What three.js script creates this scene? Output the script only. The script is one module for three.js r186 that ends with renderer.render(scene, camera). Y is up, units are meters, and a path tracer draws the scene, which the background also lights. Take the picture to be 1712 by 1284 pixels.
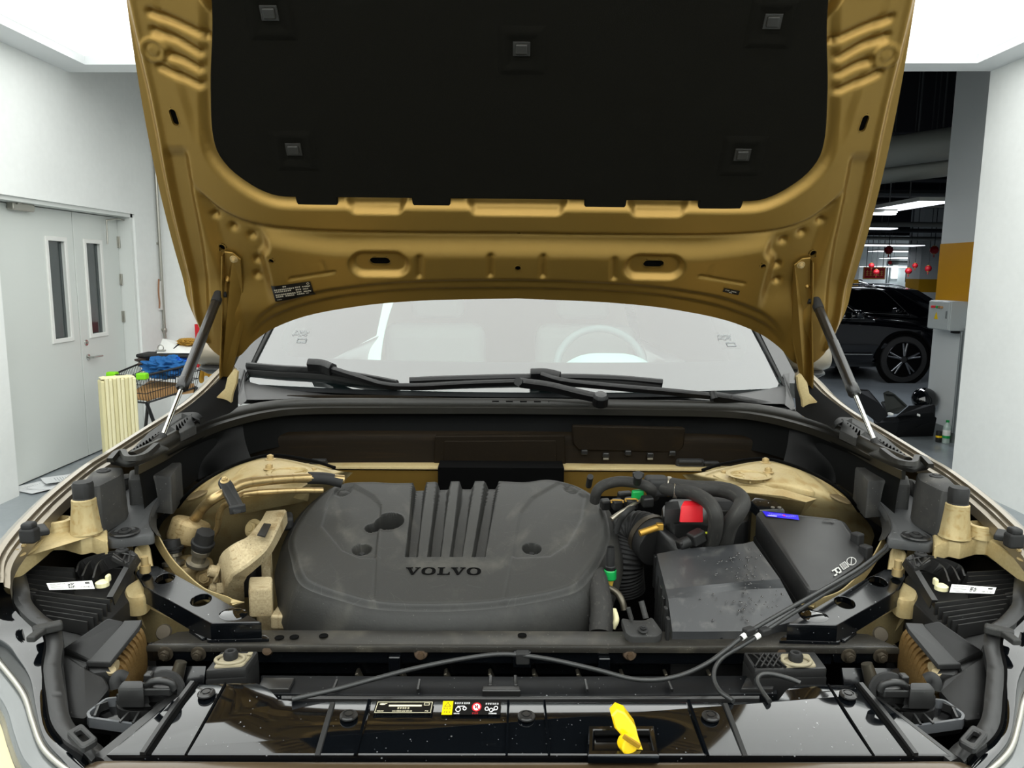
import * as THREE from 'three';
import { RoundedBoxGeometry } from 'three/addons/geometries/RoundedBoxGeometry.js';
import { mergeGeometries, mergeVertices, toCreasedNormals } from 'three/addons/utils/BufferGeometryUtils.js';
import { RectAreaLightUniformsLib } from 'three/addons/lights/RectAreaLightUniformsLib.js';
import { FontLoader } from 'three/addons/loaders/FontLoader.js';
import { TextGeometry } from 'three/addons/geometries/TextGeometry.js';
import { ImprovedNoise } from 'three/addons/math/ImprovedNoise.js';

// ---------- camera, light, exposure ----------
const scene = new THREE.Scene();
scene.background = new THREE.Color(0x05070b);
const F = 1270, PITCH = 8.4 * Math.PI / 180, ROLL = 0.6 * Math.PI / 180, EYE = 1.55;
const camera = new THREE.PerspectiveCamera(2 * Math.atan(642 / F) * 180 / Math.PI, 1712 / 1284, 0.05, 200);
camera.rotation.order = 'YXZ';
camera.position.set(0, EYE, 0);
camera.rotation.set(-PITCH, 0, ROLL);
const renderer = new THREE.WebGLRenderer({ antialias: true });
renderer.toneMapping = THREE.LinearToneMapping;
renderer.toneMappingExposure = 1.0;
renderer.shadowMap.enabled = true;
RectAreaLightUniformsLib.init();
const PANEL_GLOW = 1.15, PANEL_LIGHT = 1.42;     // the luminous ceiling: what the eye sees of it, and what it sheds
function areaLight(name, x, y, z, w, d, power, color = 0xffffff) {
  const l = new THREE.RectAreaLight(color, power, w, d);
  l.name = name; l.position.set(x, y, z); l.rotation.x = -Math.PI / 2; scene.add(l); return l;
}
areaLight('ceiling_panel_light', 0.03, 3.055, -1.2, 6.2, 8.8, PANEL_LIGHT, 0xfdfffb);

// ---------- small tools ----------
let seed = 7;
const rnd = () => { seed = (seed + 0x6d2b79f5) | 0; let t = Math.imul(seed ^ (seed >>> 15), 1 | seed); t = (t + Math.imul(t ^ (t >>> 7), 61 | t)) ^ t; return ((t ^ (t >>> 14)) >>> 0) / 4294967296; };
const R = (a, b) => a + (b - a) * rnd();
const V = (x, y, z) => new THREE.Vector3(x, y, z);
const A3 = (p) => Array.isArray(p) ? V(p[0], p[1], p[2]) : p;
const lerp = (a, b, t) => a + (b - a) * t, clamp = (x, a = 0, b = 1) => Math.min(b, Math.max(a, x));
const sst = (a, b, x) => { const t = clamp((x - a) / (b - a)); return t * t * (3 - 2 * t); };
const poly1 = (pts, x) => { if (x <= pts[0][0]) return pts[0][1]; for (let i = 1; i < pts.length; i++) if (x <= pts[i][0]) return lerp(pts[i - 1][1], pts[i][1], (x - pts[i - 1][0]) / (pts[i][0] - pts[i - 1][0])); return pts[pts.length - 1][1]; };
const noiseGen = new ImprovedNoise();
const fbm = (x, y, z = 0, o = 4) => { let s = 0, a = 0.5; for (let i = 0; i < o; i++) { s += a * noiseGen.noise(x, y, z + i * 7.3); x *= 2.03; y *= 2.03; a *= 0.5; } return s; };

// ---------- frames: pixels of the photograph to points ----------
function pixelRay(px, py) {
  const x = (px - 856) / F, y = (642 - py) / F, c = Math.cos(ROLL), s = Math.sin(ROLL);
  const u = x * c - y * s, w = x * s + y * c, cp = Math.cos(PITCH), sp = Math.sin(PITCH);
  return V(u, w * cp - sp, -cp - w * sp);
}
class Frame {
  constructor(pos, yaw) { this.m = new THREE.Matrix4().makeRotationY(yaw).setPosition(pos); this.inv = this.m.clone().invert(); this.yaw = yaw; this.o = V(0, EYE, 0).applyMatrix4(this.inv); }
  dir(px, py) { return pixelRay(px, py).transformDirection(this.inv).multiplyScalar(1); }
  hit(px, py, n, d) { const r = this.dir(px, py); const t = (d - this.o.dot(n)) / r.dot(n); return this.o.clone().addScaledVector(r, t); }
  Y(px, py, h) { return this.hit(px, py, V(0, 1, 0), h); }
  D(px, py, d) { return this.hit(px, py, V(0, 0, 1), -d); }
  X(px, py, x) { return this.hit(px, py, V(1, 0, 0), x); }
  P(px, py, plane) { return this.hit(px, py, plane.n, plane.d); }
}
const planeOf = (a, b, c) => { const n = A3(b).clone().sub(A3(a)).cross(A3(c).clone().sub(A3(a))).normalize(); return { n, d: n.dot(A3(a)) }; };
const WORLD = new Frame(V(0, 0, 0), 0);
const CAR = new Frame(V(0.0456, 0, 0), 0.866 * Math.PI / 180);
const mir = (p) => V(-p.x, p.y, p.z);
const mirAll = (ps) => ps.map(mir).reverse();

// ---------- things, parts, names ----------
const taken = {};
function numbered(n) { const k = taken[n] ?? 0; taken[n] = k + 1; return k ? n + '_' + String(k).padStart(3, '0') : n; }
const things = [];
function mark(o, label, category, group) { o.userData.label = label; if (category) o.userData.category = category; if (group) o.userData.group = group; return o; }
function thing(name, label, category, frame = CAR, group) {
  const g = new THREE.Group(); g.name = numbered(name); g.applyMatrix4(frame.m); mark(g, label, category, group);
  scene.add(g); things.push(g); return g;
}
function part(name, geo, mat, parent, label) {
  if (Array.isArray(geo)) geo = join(geo);
  const m = new THREE.Mesh(geo, mat); m.name = name; m.castShadow = m.receiveShadow = true; parent.add(m);
  if (label) m.userData.label = label; return m;
}
function struct(name, geo, mat, parent = scene) {
  if (Array.isArray(geo)) geo = join(geo);
  const m = new THREE.Mesh(geo, mat); m.name = parent === scene ? numbered(name) : name; m.castShadow = m.receiveShadow = true; if (parent === scene) m.userData.kind = 'structure'; parent.add(m); return m;
}
function join(list) {
  list = list.map((g) => { g = g.index ? g.toNonIndexed() : g.clone(); for (const k of Object.keys(g.attributes)) if (!['position', 'normal', 'uv'].includes(k)) g.deleteAttribute(k); if (!g.attributes.normal) g.computeVertexNormals(); if (!g.attributes.uv) boxUV(g); g.morphAttributes = {}; return g; });
  return list.length === 1 ? list[0] : mergeGeometries(list);
}
function boxUV(g) {   // uv in metres from the axis each face looks along
  const p = g.attributes.position, n = g.attributes.normal, uv = new Float32Array(p.count * 2);
  for (let i = 0; i < p.count; i++) {
    const ax = Math.abs(n.getX(i)), ay = Math.abs(n.getY(i)), az = Math.abs(n.getZ(i));
    if (ay >= ax && ay >= az) { uv[2 * i] = p.getX(i); uv[2 * i + 1] = -p.getZ(i); } else if (ax >= az) { uv[2 * i] = p.getZ(i); uv[2 * i + 1] = p.getY(i); } else { uv[2 * i] = p.getX(i); uv[2 * i + 1] = p.getY(i); }
  }
  g.setAttribute('uv', new THREE.BufferAttribute(uv, 2)); return g;
}
function settle() {   // every group's origin goes to the middle of its base
  for (const g of things) {
    const b = new THREE.Box3(), t = new THREE.Box3(); g.updateMatrixWorld(true);
    const inv = g.matrixWorld.clone().invert();
    g.traverse((o) => { if (o.isMesh) { o.geometry.computeBoundingBox(); t.copy(o.geometry.boundingBox).applyMatrix4(inv.clone().multiply(o.matrixWorld)); b.union(t); } });
    const c = V((b.min.x + b.max.x) / 2, b.min.y, (b.min.z + b.max.z) / 2);
    for (const k of g.children) k.position.sub(c);
    g.position.copy(c.applyMatrix4(g.matrixWorld));
  }
}

// ---------- shapes ----------
const at = (g, x, y, z, rx = 0, ry = 0, rz = 0) => g.applyMatrix4(new THREE.Matrix4().makeRotationFromEuler(new THREE.Euler(rx, ry, rz)).setPosition(x, y, z));
const box = (w, h, d, x = 0, y = 0, z = 0, r = 0.004, rx = 0, ry = 0, rz = 0) => at(new RoundedBoxGeometry(w, h, d, 2, Math.min(r, w / 2.01, h / 2.01, d / 2.01)), x, y, z, rx, ry, rz);
function tri(positions, index, crease = 0.6) {
  let g = new THREE.BufferGeometry(); g.setAttribute('position', new THREE.Float32BufferAttribute(positions, 3)); g.setIndex(index);
  g = crease ? toCreasedNormals(g, crease) : g; if (!crease) g.computeVertexNormals(); return boxUV(g);
}
function axisTo(g, a, b) {   // a shape along +y from 0 to 1 put between two points
  a = A3(a); b = A3(b); const d = b.clone().sub(a), q = new THREE.Quaternion().setFromUnitVectors(V(0, 1, 0), d.clone().normalize());
  return g.applyMatrix4(new THREE.Matrix4().compose(a, q, V(1, 1, 1)));
}
function rod(a, b, r, r2 = r, seg = 16) { a = A3(a); b = A3(b); const L = a.distanceTo(b); return axisTo(new THREE.CylinderGeometry(r2, r, L, seg).translate(0, L / 2, 0), a, b); }
function lathe(profile, p = [0, 0, 0], seg = 24, dir) {   // profile [r, h] pairs from the bottom up
  let g = new THREE.LatheGeometry(profile.map(([r, h]) => new THREE.Vector2(Math.max(r, 1e-5), h)), seg); g = toCreasedNormals(g.toNonIndexed(), 0.7);
  p = A3(p); return dir ? axisTo(g, p, p.clone().add(A3(dir))) : g.translate(p.x, p.y, p.z);
}
const curve = (pts, closed = false, k = 0.5) => new THREE.CatmullRomCurve3(pts.map(A3), closed, 'catmullrom', k);
const tube = (pts, r, seg = 60, rs = 12, closed = false, k = 0.5) => {
  const c = curve(pts, closed, k), g = new THREE.TubeGeometry(c, seg, r, rs, closed);
  if (closed) return g;
  const caps = [0, 1].map((t) => { const p = c.getPointAt(t), d = c.getTangentAt(t).multiplyScalar(t ? 1 : -1); return axisTo(new THREE.CircleGeometry(r, rs).rotateX(-Math.PI / 2), p, p.clone().add(d)); });
  return join([g, ...caps]);
};
function grid(fn, nu, nv, crease = 0, skip) {   // fn(s, t) -> Vector3, s and t in 0..1
  const p = [], uv = [], idx = [];
  for (let j = 0; j <= nv; j++) for (let i = 0; i <= nu; i++) { const q = fn(i / nu, j / nv); p.push(q.x, q.y, q.z); uv.push(i / nu, j / nv); }
  for (let j = 0; j < nv; j++) for (let i = 0; i < nu; i++) { const a = j * (nu + 1) + i, b = a + 1, c = a + nu + 1, d = c + 1; if (skip && skip((i + 0.5) / nu, (j + 0.5) / nv)) continue; idx.push(a, b, d, a, d, c); }
  let g = new THREE.BufferGeometry(); g.setAttribute('position', new THREE.Float32BufferAttribute(p, 3)); g.setAttribute('uv', new THREE.Float32BufferAttribute(uv, 2)); g.setIndex(idx);
  if (crease) return toCreasedNormals(g, crease); g.computeVertexNormals(); return g;
}
function loft(rings, closed = true, caps = true, crease = 0.6) {   // rings of equal length
  const n = rings[0].length, p = [], idx = []; rings.forEach((r) => r.forEach((q) => { q = A3(q); p.push(q.x, q.y, q.z); }));
  for (let k = 0; k + 1 < rings.length; k++) for (let i = 0; i < (closed ? n : n - 1); i++) { const a = k * n + i, b = k * n + (i + 1) % n, c = a + n, d = b + n; idx.push(a, b, d, a, d, c); }
  if (caps && closed) for (const [k, flip] of [[0, 1], [rings.length - 1, 0]]) {
    const ring = rings[k].map(A3), f = flat(ring), t = THREE.ShapeUtils.triangulateShape(f, []);
    t.forEach(([a, b, c]) => idx.push(...(flip ? [k * n + a, k * n + c, k * n + b] : [k * n + a, k * n + b, k * n + c])));
  }
  return tri(p, idx, crease);
}
function flat(ring) {   // a ring of points in its own plane
  const n = V(0, 0, 0), c = V(0, 0, 0); ring.forEach((a, i) => { const b = ring[(i + 1) % ring.length]; n.x += (a.y - b.y) * (a.z + b.z); n.y += (a.z - b.z) * (a.x + b.x); n.z += (a.x - b.x) * (a.y + b.y); c.add(a); });
  n.normalize(); const u = Math.abs(n.y) < 0.9 ? V(0, 1, 0).cross(n).normalize() : V(1, 0, 0).cross(n).normalize(), v = n.clone().cross(u);
  return ring.map((p) => new THREE.Vector2(p.dot(u), p.dot(v)));
}
function ringNormal(ring) { const n = V(0, 0, 0); ring.forEach((a, i) => { const b = ring[(i + 1) % ring.length]; n.x += (a.y - b.y) * (a.z + b.z); n.y += (a.z - b.z) * (a.x + b.x); n.z += (a.x - b.x) * (a.y + b.y); }); return n.normalize(); }
function inset(ring, d) {   // moves a ring inwards in its own plane
  const n = ringNormal(ring), N = ring.length;
  return ring.map((p, i) => {
    const a = ring[(i + N - 1) % N], b = ring[(i + 1) % N], e1 = p.clone().sub(a).normalize(), e2 = b.clone().sub(p).normalize();
    const n1 = n.clone().cross(e1), n2 = n.clone().cross(e2), m = n1.clone().add(n2), k = Math.max(0.35, m.length() / 2); m.normalize();
    return p.clone().addScaledVector(m, d / k);
  });
}
function roundRing(ring, r = 0.01, seg = 4, open = false) {   // rounds the corners of a polygon
  const out = [], N = ring.length;
  ring.map(A3).forEach((p, i, all) => {
    if (open && (i === 0 || i === N - 1)) { out.push(p.clone()); return; }
    const a = all[(i + N - 1) % N], b = all[(i + 1) % N], la = a.distanceTo(p), lb = b.distanceTo(p), k = Math.min(r, la * 0.45, lb * 0.45);
    const s = p.clone().lerp(a, k / la), e = p.clone().lerp(b, k / lb);
    for (let j = 0; j <= seg; j++) { const t = j / seg; out.push(s.clone().multiplyScalar((1 - t) ** 2).addScaledVector(p, 2 * t * (1 - t)).addScaledVector(e, t * t)); }
  });
  return out;
}
function upwards(ring) { return ringNormal(ring).y < 0 ? ring.slice().reverse() : ring; }
function slab(ring, drop, bevel = 0.003, o = {}) {   // a top polygon (points may differ in height) with walls going down; o.taper widens the foot
  ring = upwards(ring.map(A3)); if (o.round) ring = roundRing(ring, o.round, o.seg ?? 4);
  const dn = o.dir ? A3(o.dir).clone().normalize() : V(0, -1, 0), top = inset(ring, bevel), mid = ring.map((p) => p.clone().addScaledVector(dn, bevel)), q = inset(ring, bevel * 0.3).map((p) => p.clone().addScaledVector(dn, bevel * 0.3));
  const foot = inset(ring, -(o.taper ?? 0)).map((p, i) => { const f = p.clone().addScaledVector(dn, drop); if (o.floor !== undefined) f.y = o.floor; return f; });
  return loft([foot, mid, q, top], true, true, o.crease ?? 0.5);
}
// a plate with holes: outline and holes as 2D points [u, v], thickness along the frame's normal
function plate(outline, holes, depth, bevel, toPoint, seg = 1) {
  const s = new THREE.Shape(outline.map(([x, y]) => new THREE.Vector2(x, y))); (holes || []).forEach((h) => s.holes.push(new THREE.Path(h.map(([x, y]) => new THREE.Vector2(x, y)))));
  let g = new THREE.ExtrudeGeometry(s, { depth: depth - 2 * bevel, bevelEnabled: bevel > 0, bevelThickness: bevel, bevelSize: bevel, bevelOffset: -bevel, bevelSegments: seg, curveSegments: 12 });
  if (toPoint) { const p = g.attributes.position; for (let i = 0; i < p.count; i++) { const q = toPoint(p.getX(i), p.getY(i), p.getZ(i) + bevel); p.setXYZ(i, q.x, q.y, q.z); } g.computeVertexNormals(); g = toCreasedNormals(g, 0.5); }
  return boxUV(g);
}
const circle2 = (x, y, r, n = 20, ry = r) => Array.from({ length: n }, (_, i) => [x + r * Math.cos(i / n * 2 * Math.PI), y + ry * Math.sin(i / n * 2 * Math.PI)]);
const rrect2 = (x, y, w, h, r, n = 4) => { const o = []; [[1, 1, 0], [-1, 1, 1], [-1, -1, 2], [1, -1, 3]].forEach(([sx, sy, k]) => { for (let i = 0; i <= n; i++) { const a = (k + i / n) * Math.PI / 2; o.push([x + sx * (w / 2 - r) + r * Math.cos(a), y + sy * (h / 2 - r) + r * Math.sin(a)]); } }); return o; };
function sweep(path, profile, up = V(0, 1, 0), seg = 80, closed = false, smooth = true) {   // profile: [across, up] points, closed loop
  const c = smooth ? curve(path, closed) : new THREE.CurvePath(); if (!smooth) { const q = path.map(A3); for (let i = 0; i + 1 < q.length; i++) c.add(new THREE.LineCurve3(q[i], q[i + 1])); }
  const rings = []; const N = seg;
  for (let i = 0; i <= N; i++) {
    const p = c.getPointAt(i / N), t = c.getTangentAt(i / N), side = t.clone().cross(up).normalize(), u2 = side.clone().cross(t).normalize();
    const pr = typeof profile === 'function' ? profile(i / N) : profile;
    rings.push(pr.map(([a, b]) => p.clone().addScaledVector(side, a).addScaledVector(u2, b)));
  }
  return loft(rings, true, !closed, 0.7);
}
function hexBolt(p, dir, r = 0.007, h = 0.006, flange = true) {
  const g = [axisTo(new THREE.CylinderGeometry(r * 0.94, r, h, 6).translate(0, h / 2 + 0.002, 0), p, A3(p).clone().add(A3(dir)))];
  if (flange) g.push(lathe([[r * 1.5, 0], [r * 1.5, 0.0012], [r * 1.15, 0.0025], [0, 0.0025]], p, 20, dir));
  g.push(lathe([[r * 0.55, h + 0.002], [r * 0.5, h + 0.004], [0, h + 0.004]], p, 12, dir)); return join(g);
}
function pushPin(p, dir, r = 0.012) { return [lathe([[r, 0], [r * 0.98, 0.002], [r * 0.7, 0.0042], [r * 0.62, 0.0042], [r * 0.6, 0.0028], [r * 0.44, 0.0028], [r * 0.42, 0.0046], [0, 0.005]], p, 24, dir)]; }

const curves = new Map();
function curveCache(line) { if (!curves.has(line)) curves.set(line, curve(line)); return curves.get(line); }
// ---------- materials ----------
function dataTex(w, h, fn, srgb = true, rep) {
  const d = new Uint8Array(w * h * 4);
  for (let y = 0; y < h; y++) for (let x = 0; x < w; x++) { const c = fn(x / w, y / h), i = (y * w + x) * 4; d[i] = clamp(c[0], 0, 255); d[i + 1] = clamp(c[1], 0, 255); d[i + 2] = clamp(c[2], 0, 255); d[i + 3] = 255; }
  const t = new THREE.DataTexture(d, w, h); t.magFilter = THREE.LinearFilter; t.wrapS = t.wrapT = THREE.MirroredRepeatWrapping; if (srgb) t.colorSpace = THREE.SRGBColorSpace; if (rep) t.repeat.set(rep, rep); t.needsUpdate = true; return t;
}
function canvasTex(w, h, draw) {
  const c = document.createElement('canvas'); c.width = w; c.height = h; const x = c.getContext('2d'); draw(x, w, h);
  const t = new THREE.CanvasTexture(c); t.colorSpace = THREE.SRGBColorSpace; return t;
}
const again = (t, r) => { const c = t.clone(); c.repeat.set(r, r); c.needsUpdate = true; return c; };
const mix3 = (a, b, t) => [lerp(a[0], b[0], t), lerp(a[1], b[1], t), lerp(a[2], b[2], t)];
// dusty plastic: a dark ground with pale powder in patches and single grains
function dusty(base, dust, amount, grains, s = 512, f = 5) {
  const sp = new Float32Array(s * s); for (let i = 0; i < grains; i++) { const x = Math.floor(R(0, s - 2)), y = Math.floor(R(0, s - 2)), v = R(0.3, 1); sp[y * s + x] = v; if (rnd() < 0.25) { sp[y * s + x + 1] = v * 0.8; sp[(y + 1) * s + x] = v * 0.7; } }
  return dataTex(s, s, (u, v) => { const p = sst(0.02, 0.42, fbm(u * f, v * f, 3.1, 5)) * amount + (fbm(u * 40, v * 40, 9, 2)) * 0.12 * amount; const c = mix3(base, dust, clamp(p)); return mix3(c, [205, 202, 195], sp[Math.floor(v * s) * s + Math.floor(u * s)] * 0.6); });
}
const flake = dataTex(256, 256, (u, v) => { const n = 0.5 + 0.9 * fbm(u * 60, v * 60, 2, 3); const g = clamp(n) * 255; return [g, g, g]; }, false);
const fineBump = again(flake, 6);
const wallTex = dataTex(512, 512, (u, v) => { const n = fbm(u * 4, v * 4, 5, 5) * 9 + fbm(u * 50, v * 50, 1, 2) * 4; return [240 + n, 242 + n, 240 + n]; });
const floorTex = dataTex(512, 512, (u, v) => { const n = fbm(u * 5, v * 5, 8, 5) * 22 + fbm(u * 60, v * 60, 1, 2) * 8; return [138 + n, 145 + n, 150 + n]; });
const T_plastic = dusty([37, 37, 36], [112, 106, 94], 0.34, 900), T_plasticClean = dusty([31, 31, 31], [84, 82, 78], 0.16, 60), T_gloss = (() => {   // black gloss; pale specks are dust and painted droplet glints
  const n = 1024, sp = new Float32Array(n * n);
  for (let i = 0; i < 420; i++) { const cx = R(4, n - 4), cy = R(4, n - 4), r = rnd() < 0.8 ? R(0.7, 1.6) : R(1.6, 3), v = R(0.25, 1); for (let y = -4; y <= 4; y++) for (let x = -4; x <= 4; x++) { const d = Math.hypot(x, y); if (d < r + 0.5) { const q = Math.floor(cy + y) * n + Math.floor(cx + x); if (q >= 0 && q < n * n) sp[q] = Math.max(sp[q], v * clamp(r + 0.5 - d)); } } }
  return dataTex(n, n, (u, v) => { const p = sst(0.02, 0.42, fbm(u * 4, v * 4, 3.1, 5)) * 0.1; return mix3(mix3([7, 9, 12], [34, 34, 34], p), [196, 198, 196], sp[Math.floor(v * n) * n + Math.floor(u * n)] * 0.8); });
})();
const T_paintDust = dataTex(512, 512, (u, v) => { const p = sst(-0.1, 0.45, fbm(u * 4, v * 4, 6, 5)), g = fbm(u * 70, v * 70, 3, 2) * 14; const c = mix3([178, 160, 116], [162, 137, 88], p); return [c[0] + g, c[1] + g, c[2] + g]; });
const T_cast = dataTex(512, 512, (u, v) => { const g = fbm(u * 60, v * 60, 3, 3) * 34, p = sst(0, 0.5, fbm(u * 5, v * 5, 2, 4)); const c = mix3([176, 160, 126], [140, 120, 84], p), d = noiseGen.noise(u * 90, v * 90, 4) > 0.52 ? 0.6 : 1; return [(c[0] + g) * d, (c[1] + g) * d, (c[2] + g) * d]; });
const T_shroud = dusty([34, 30, 22], [74, 64, 42], 0.4, 500);
const T_cover = (() => {   // the engine cover: powdery patches, wiped streaks and scratches
  const n = 1024, scr = new Float32Array(n * n);
  for (let i = 0; i < 90; i++) { let x = R(0.1, 0.9) * n, y = R(0.1, 0.9) * n, a = R(0, 6.3); const L = R(20, 120), v = R(0.15, 0.5); for (let k = 0; k < L; k++) { const q = (Math.floor(y) % n) * n + (Math.floor(x) % n); if (q >= 0 && q < n * n) scr[q] = Math.max(scr[q], v); x += Math.cos(a); y += Math.sin(a); a += R(-0.06, 0.06); } }
  for (let i = 0; i < 900; i++) { const q = Math.floor(R(0, n - 1)) * n + Math.floor(R(0, n - 1)); scr[q] = R(0.4, 1); if (rnd() < 0.3) scr[q + 1] = 0.7; }
  return dataTex(n, n, (u, v) => { const p = sst(0.05, 0.5, fbm(u * 4, v * 4, 3.1, 5)) * 0.4 + sst(0.12, 0.5, fbm(u * 9 + v * 4, v * 3, 7, 4)) * 0.3, g = fbm(u * 90, v * 90, 9, 2) * 0.1; const c = mix3([36, 36, 34], [118, 113, 102], clamp(p + g)); return mix3(c, [190, 186, 176], scr[Math.floor(v * n) * n + Math.floor(u * n)] * 0.5); });
})();
const S = (o) => new THREE.MeshStandardMaterial(o), PH = (o) => new THREE.MeshPhysicalMaterial(o);
const M = {
  wall: S({ map: again(wallTex, 0.4), roughness: 0.55 }), ceiling: S({ color: 0xe6e9ea, roughness: 0.7 }),
  panel: S({ color: 0xffffff, roughness: 0.6, emissive: 0xfdfffb, emissiveIntensity: PANEL_GLOW }),
  floor: PH({ map: again(floorTex, 0.5), roughness: 0.3 }), parkFloor: PH({ map: again(floorTex, 0.3), roughness: 0.25 }), darkCeil: S({ color: 0x11141c, roughness: 0.9 }), duct: S({ color: 0x777a76, roughness: 0.6 }), ductDark: S({ color: 0x2d3134, roughness: 0.6 }),
  doorPaint: PH({ color: 0xd6dad6, roughness: 0.3, bumpMap: again(flake, 1), bumpScale: 0.0002 }), doorFrame: S({ color: 0xdcdfdc, roughness: 0.4 }), darkGlass: PH({ color: 0x2a3436, roughness: 0.08, clearcoat: 0.5 }),
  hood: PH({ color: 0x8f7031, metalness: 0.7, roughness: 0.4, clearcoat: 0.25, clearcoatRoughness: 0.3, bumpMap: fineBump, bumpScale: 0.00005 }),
  bayPaint: PH({ map: again(T_paintDust, 3), metalness: 0.25, roughness: 0.5 }),
  body: PH({ color: 0x7d7464, metalness: 0.6, roughness: 0.4, clearcoat: 0.6, clearcoatRoughness: 0.06 }),
  plastic: S({ map: again(T_plastic, 2.2), roughness: 0.62, bumpMap: fineBump, bumpScale: 0.00012 }), plasticClean: S({ map: again(T_plasticClean, 2.5), roughness: 0.45 }), coverBlack: S({ map: T_cover, roughness: 0.55, bumpMap: again(flake, 5), bumpScale: 0.00015 }),
  gloss: PH({ map: again(T_gloss, 2), roughness: 0.07, clearcoat: 0.6, clearcoatRoughness: 0.03 }), satin: S({ map: again(T_plasticClean, 3), roughness: 0.3 }),
  steelBlack: PH({ map: again(T_gloss, 2), roughness: 0.2, clearcoat: 0.3 }), beam: S({ map: again(dusty([38, 36, 32], [104, 98, 84], 0.55, 1500), 2), roughness: 0.4, metalness: 0.1 }),
  rubber: S({ color: 0x161616, roughness: 0.7 }), rubberSeal: S({ color: 0x17150f, roughness: 0.42 }), shroudShade: PH({ color: 0x060707, roughness: 0.6, specularIntensity: 0.2 }), shroud: PH({ map: again(T_shroud, 2.5), color: 0xb49c70, roughness: 0.7, specularIntensity: 0.25 }), deep: PH({ color: 0x040404, roughness: 0.9, specularIntensity: 0.15 }), felt: PH({ color: 0x12110d, roughness: 0.95, specularIntensity: 0.12, bumpMap: again(flake, 20), bumpScale: 0.0003 }),
  cast: S({ map: again(T_cast, 4), roughness: 0.6, metalness: 0.25 }), alu: S({ map: again(T_cast, 9), color: 0xfff4dd, roughness: 0.3, metalness: 0.75 }), steel: S({ color: 0xb8b8b4, roughness: 0.25, metalness: 1 }), boltDark: S({ color: 0x4a4338, roughness: 0.5, metalness: 0.6 }), brass: S({ color: 0xb58c3c, roughness: 0.4, metalness: 0.7 }), goldBolt: S({ color: 0xb9a273, roughness: 0.5, metalness: 0.5 }),
  glass: PH({ color: 0xcfe6e4, roughness: 0.02, transmission: 1, thickness: 0, ior: 2.3 }), clearPlastic: PH({ color: 0xf2f6f6, roughness: 0.03, transmission: 1, thickness: 0, ior: 1.7 }), lens: PH({ color: 0x1b1f22, roughness: 0.04, clearcoat: 1, clearcoatRoughness: 0.02 }), chrome: S({ color: 0xdcdcd8, roughness: 0.12, metalness: 1 }), silverTrim: S({ color: 0xa9a79f, roughness: 0.3, metalness: 0.8 }), cream: S({ color: 0xe6dfb2, roughness: 0.5 }), creamPlastic: S({ color: 0x8f866e, roughness: 0.55 }),
  strut: PH({ color: 0x161616, roughness: 0.35, clearcoat: 0.2 }), boltTan: S({ color: 0x8b7d64, roughness: 0.45, metalness: 0.6 }), rust: S({ map: again(T_cast, 12), color: 0x5c4a34, roughness: 0.7 }), braceBlack: PH({ map: again(T_gloss, 2), roughness: 0.18, clearcoat: 0.4, clearcoatRoughness: 0.08 }), water: PH({ color: 0x08090a, roughness: 0.01, clearcoat: 1 }), lensGloss: PH({ map: again(T_gloss, 1), color: 0xc8d0d4, roughness: 0.05, clearcoat: 1, clearcoatRoughness: 0.02 }), lensGrey: PH({ color: 0x5b5f5f, roughness: 0.12, clearcoat: 0.8 }), deepGloss: S({ color: 0x0a0a0b, roughness: 0.15 }), lip: PH({ color: 0x4c3e2c, metalness: 0.4, roughness: 0.3, clearcoat: 0.6, clearcoatRoughness: 0.1 }), cable: S({ color: 0x2a2b2b, roughness: 0.35 }), foam: S({ color: 0xded6ae, roughness: 0.85 }), foam2: S({ color: 0xd2c99c, roughness: 0.85 }), paper: S({ color: 0xe4e6e8, roughness: 0.7, side: THREE.DoubleSide }), darkPlastic: PH({ map: again(T_plasticClean, 2), color: 0x9a9a9a, roughness: 0.35, specularIntensity: 0.6 }), coverLit: S({ map: again(dusty([62, 63, 64], [120, 116, 108], 0.3, 250), 2), roughness: 0.5 }), castBrown: S({ map: again(T_cast, 6), color: 0xb09a78, roughness: 0.45, metalness: 0.5 }), rimLit: S({ color: 0x55575a, roughness: 0.3 }), wiperBlack: PH({ color: 0x0d0d0e, roughness: 0.32, specularIntensity: 0.7 }), lidSheen: S({ map: again(dusty([50, 51, 53], [116, 114, 108], 0.34, 120), 1.6), roughness: 0.4 }), speckBlack: PH({ map: again(T_gloss, 2), roughness: 0.45, specularIntensity: 0.4 }), litBumper: PH({ color: 0xb5a984, metalness: 0.4, roughness: 0.35, clearcoat: 0.5 }), castDark: S({ color: 0x4a443a, roughness: 0.6, metalness: 0.3 }), castAlu: S({ map: again(T_cast, 6), color: 0xf2ead8, roughness: 0.5, metalness: 0.4 }), steelDull: S({ color: 0x9c9688, roughness: 0.35, metalness: 0.8 }), steelDark: S({ color: 0x5c574c, roughness: 0.35, metalness: 0.7 }), rubberHose: S({ map: again(dusty([34, 33, 31], [92, 88, 80], 0.4, 300), 3), roughness: 0.75 }), deepPlastic: S({ color: 0x101010, roughness: 0.55 }), fuseLid: S({ map: again(T_plasticClean, 1.5), roughness: 0.4 }), castPlug: S({ color: 0x6b5b3c, roughness: 0.7 }), red: S({ color: 0xd8222c, roughness: 0.35 }), yellow: PH({ color: 0xf4cb00, roughness: 0.3, clearcoat: 0.4 }), green: S({ color: 0x129a4a, roughness: 0.4 }), white: S({ color: 0xe8e8e4, roughness: 0.6 }),
};
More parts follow.
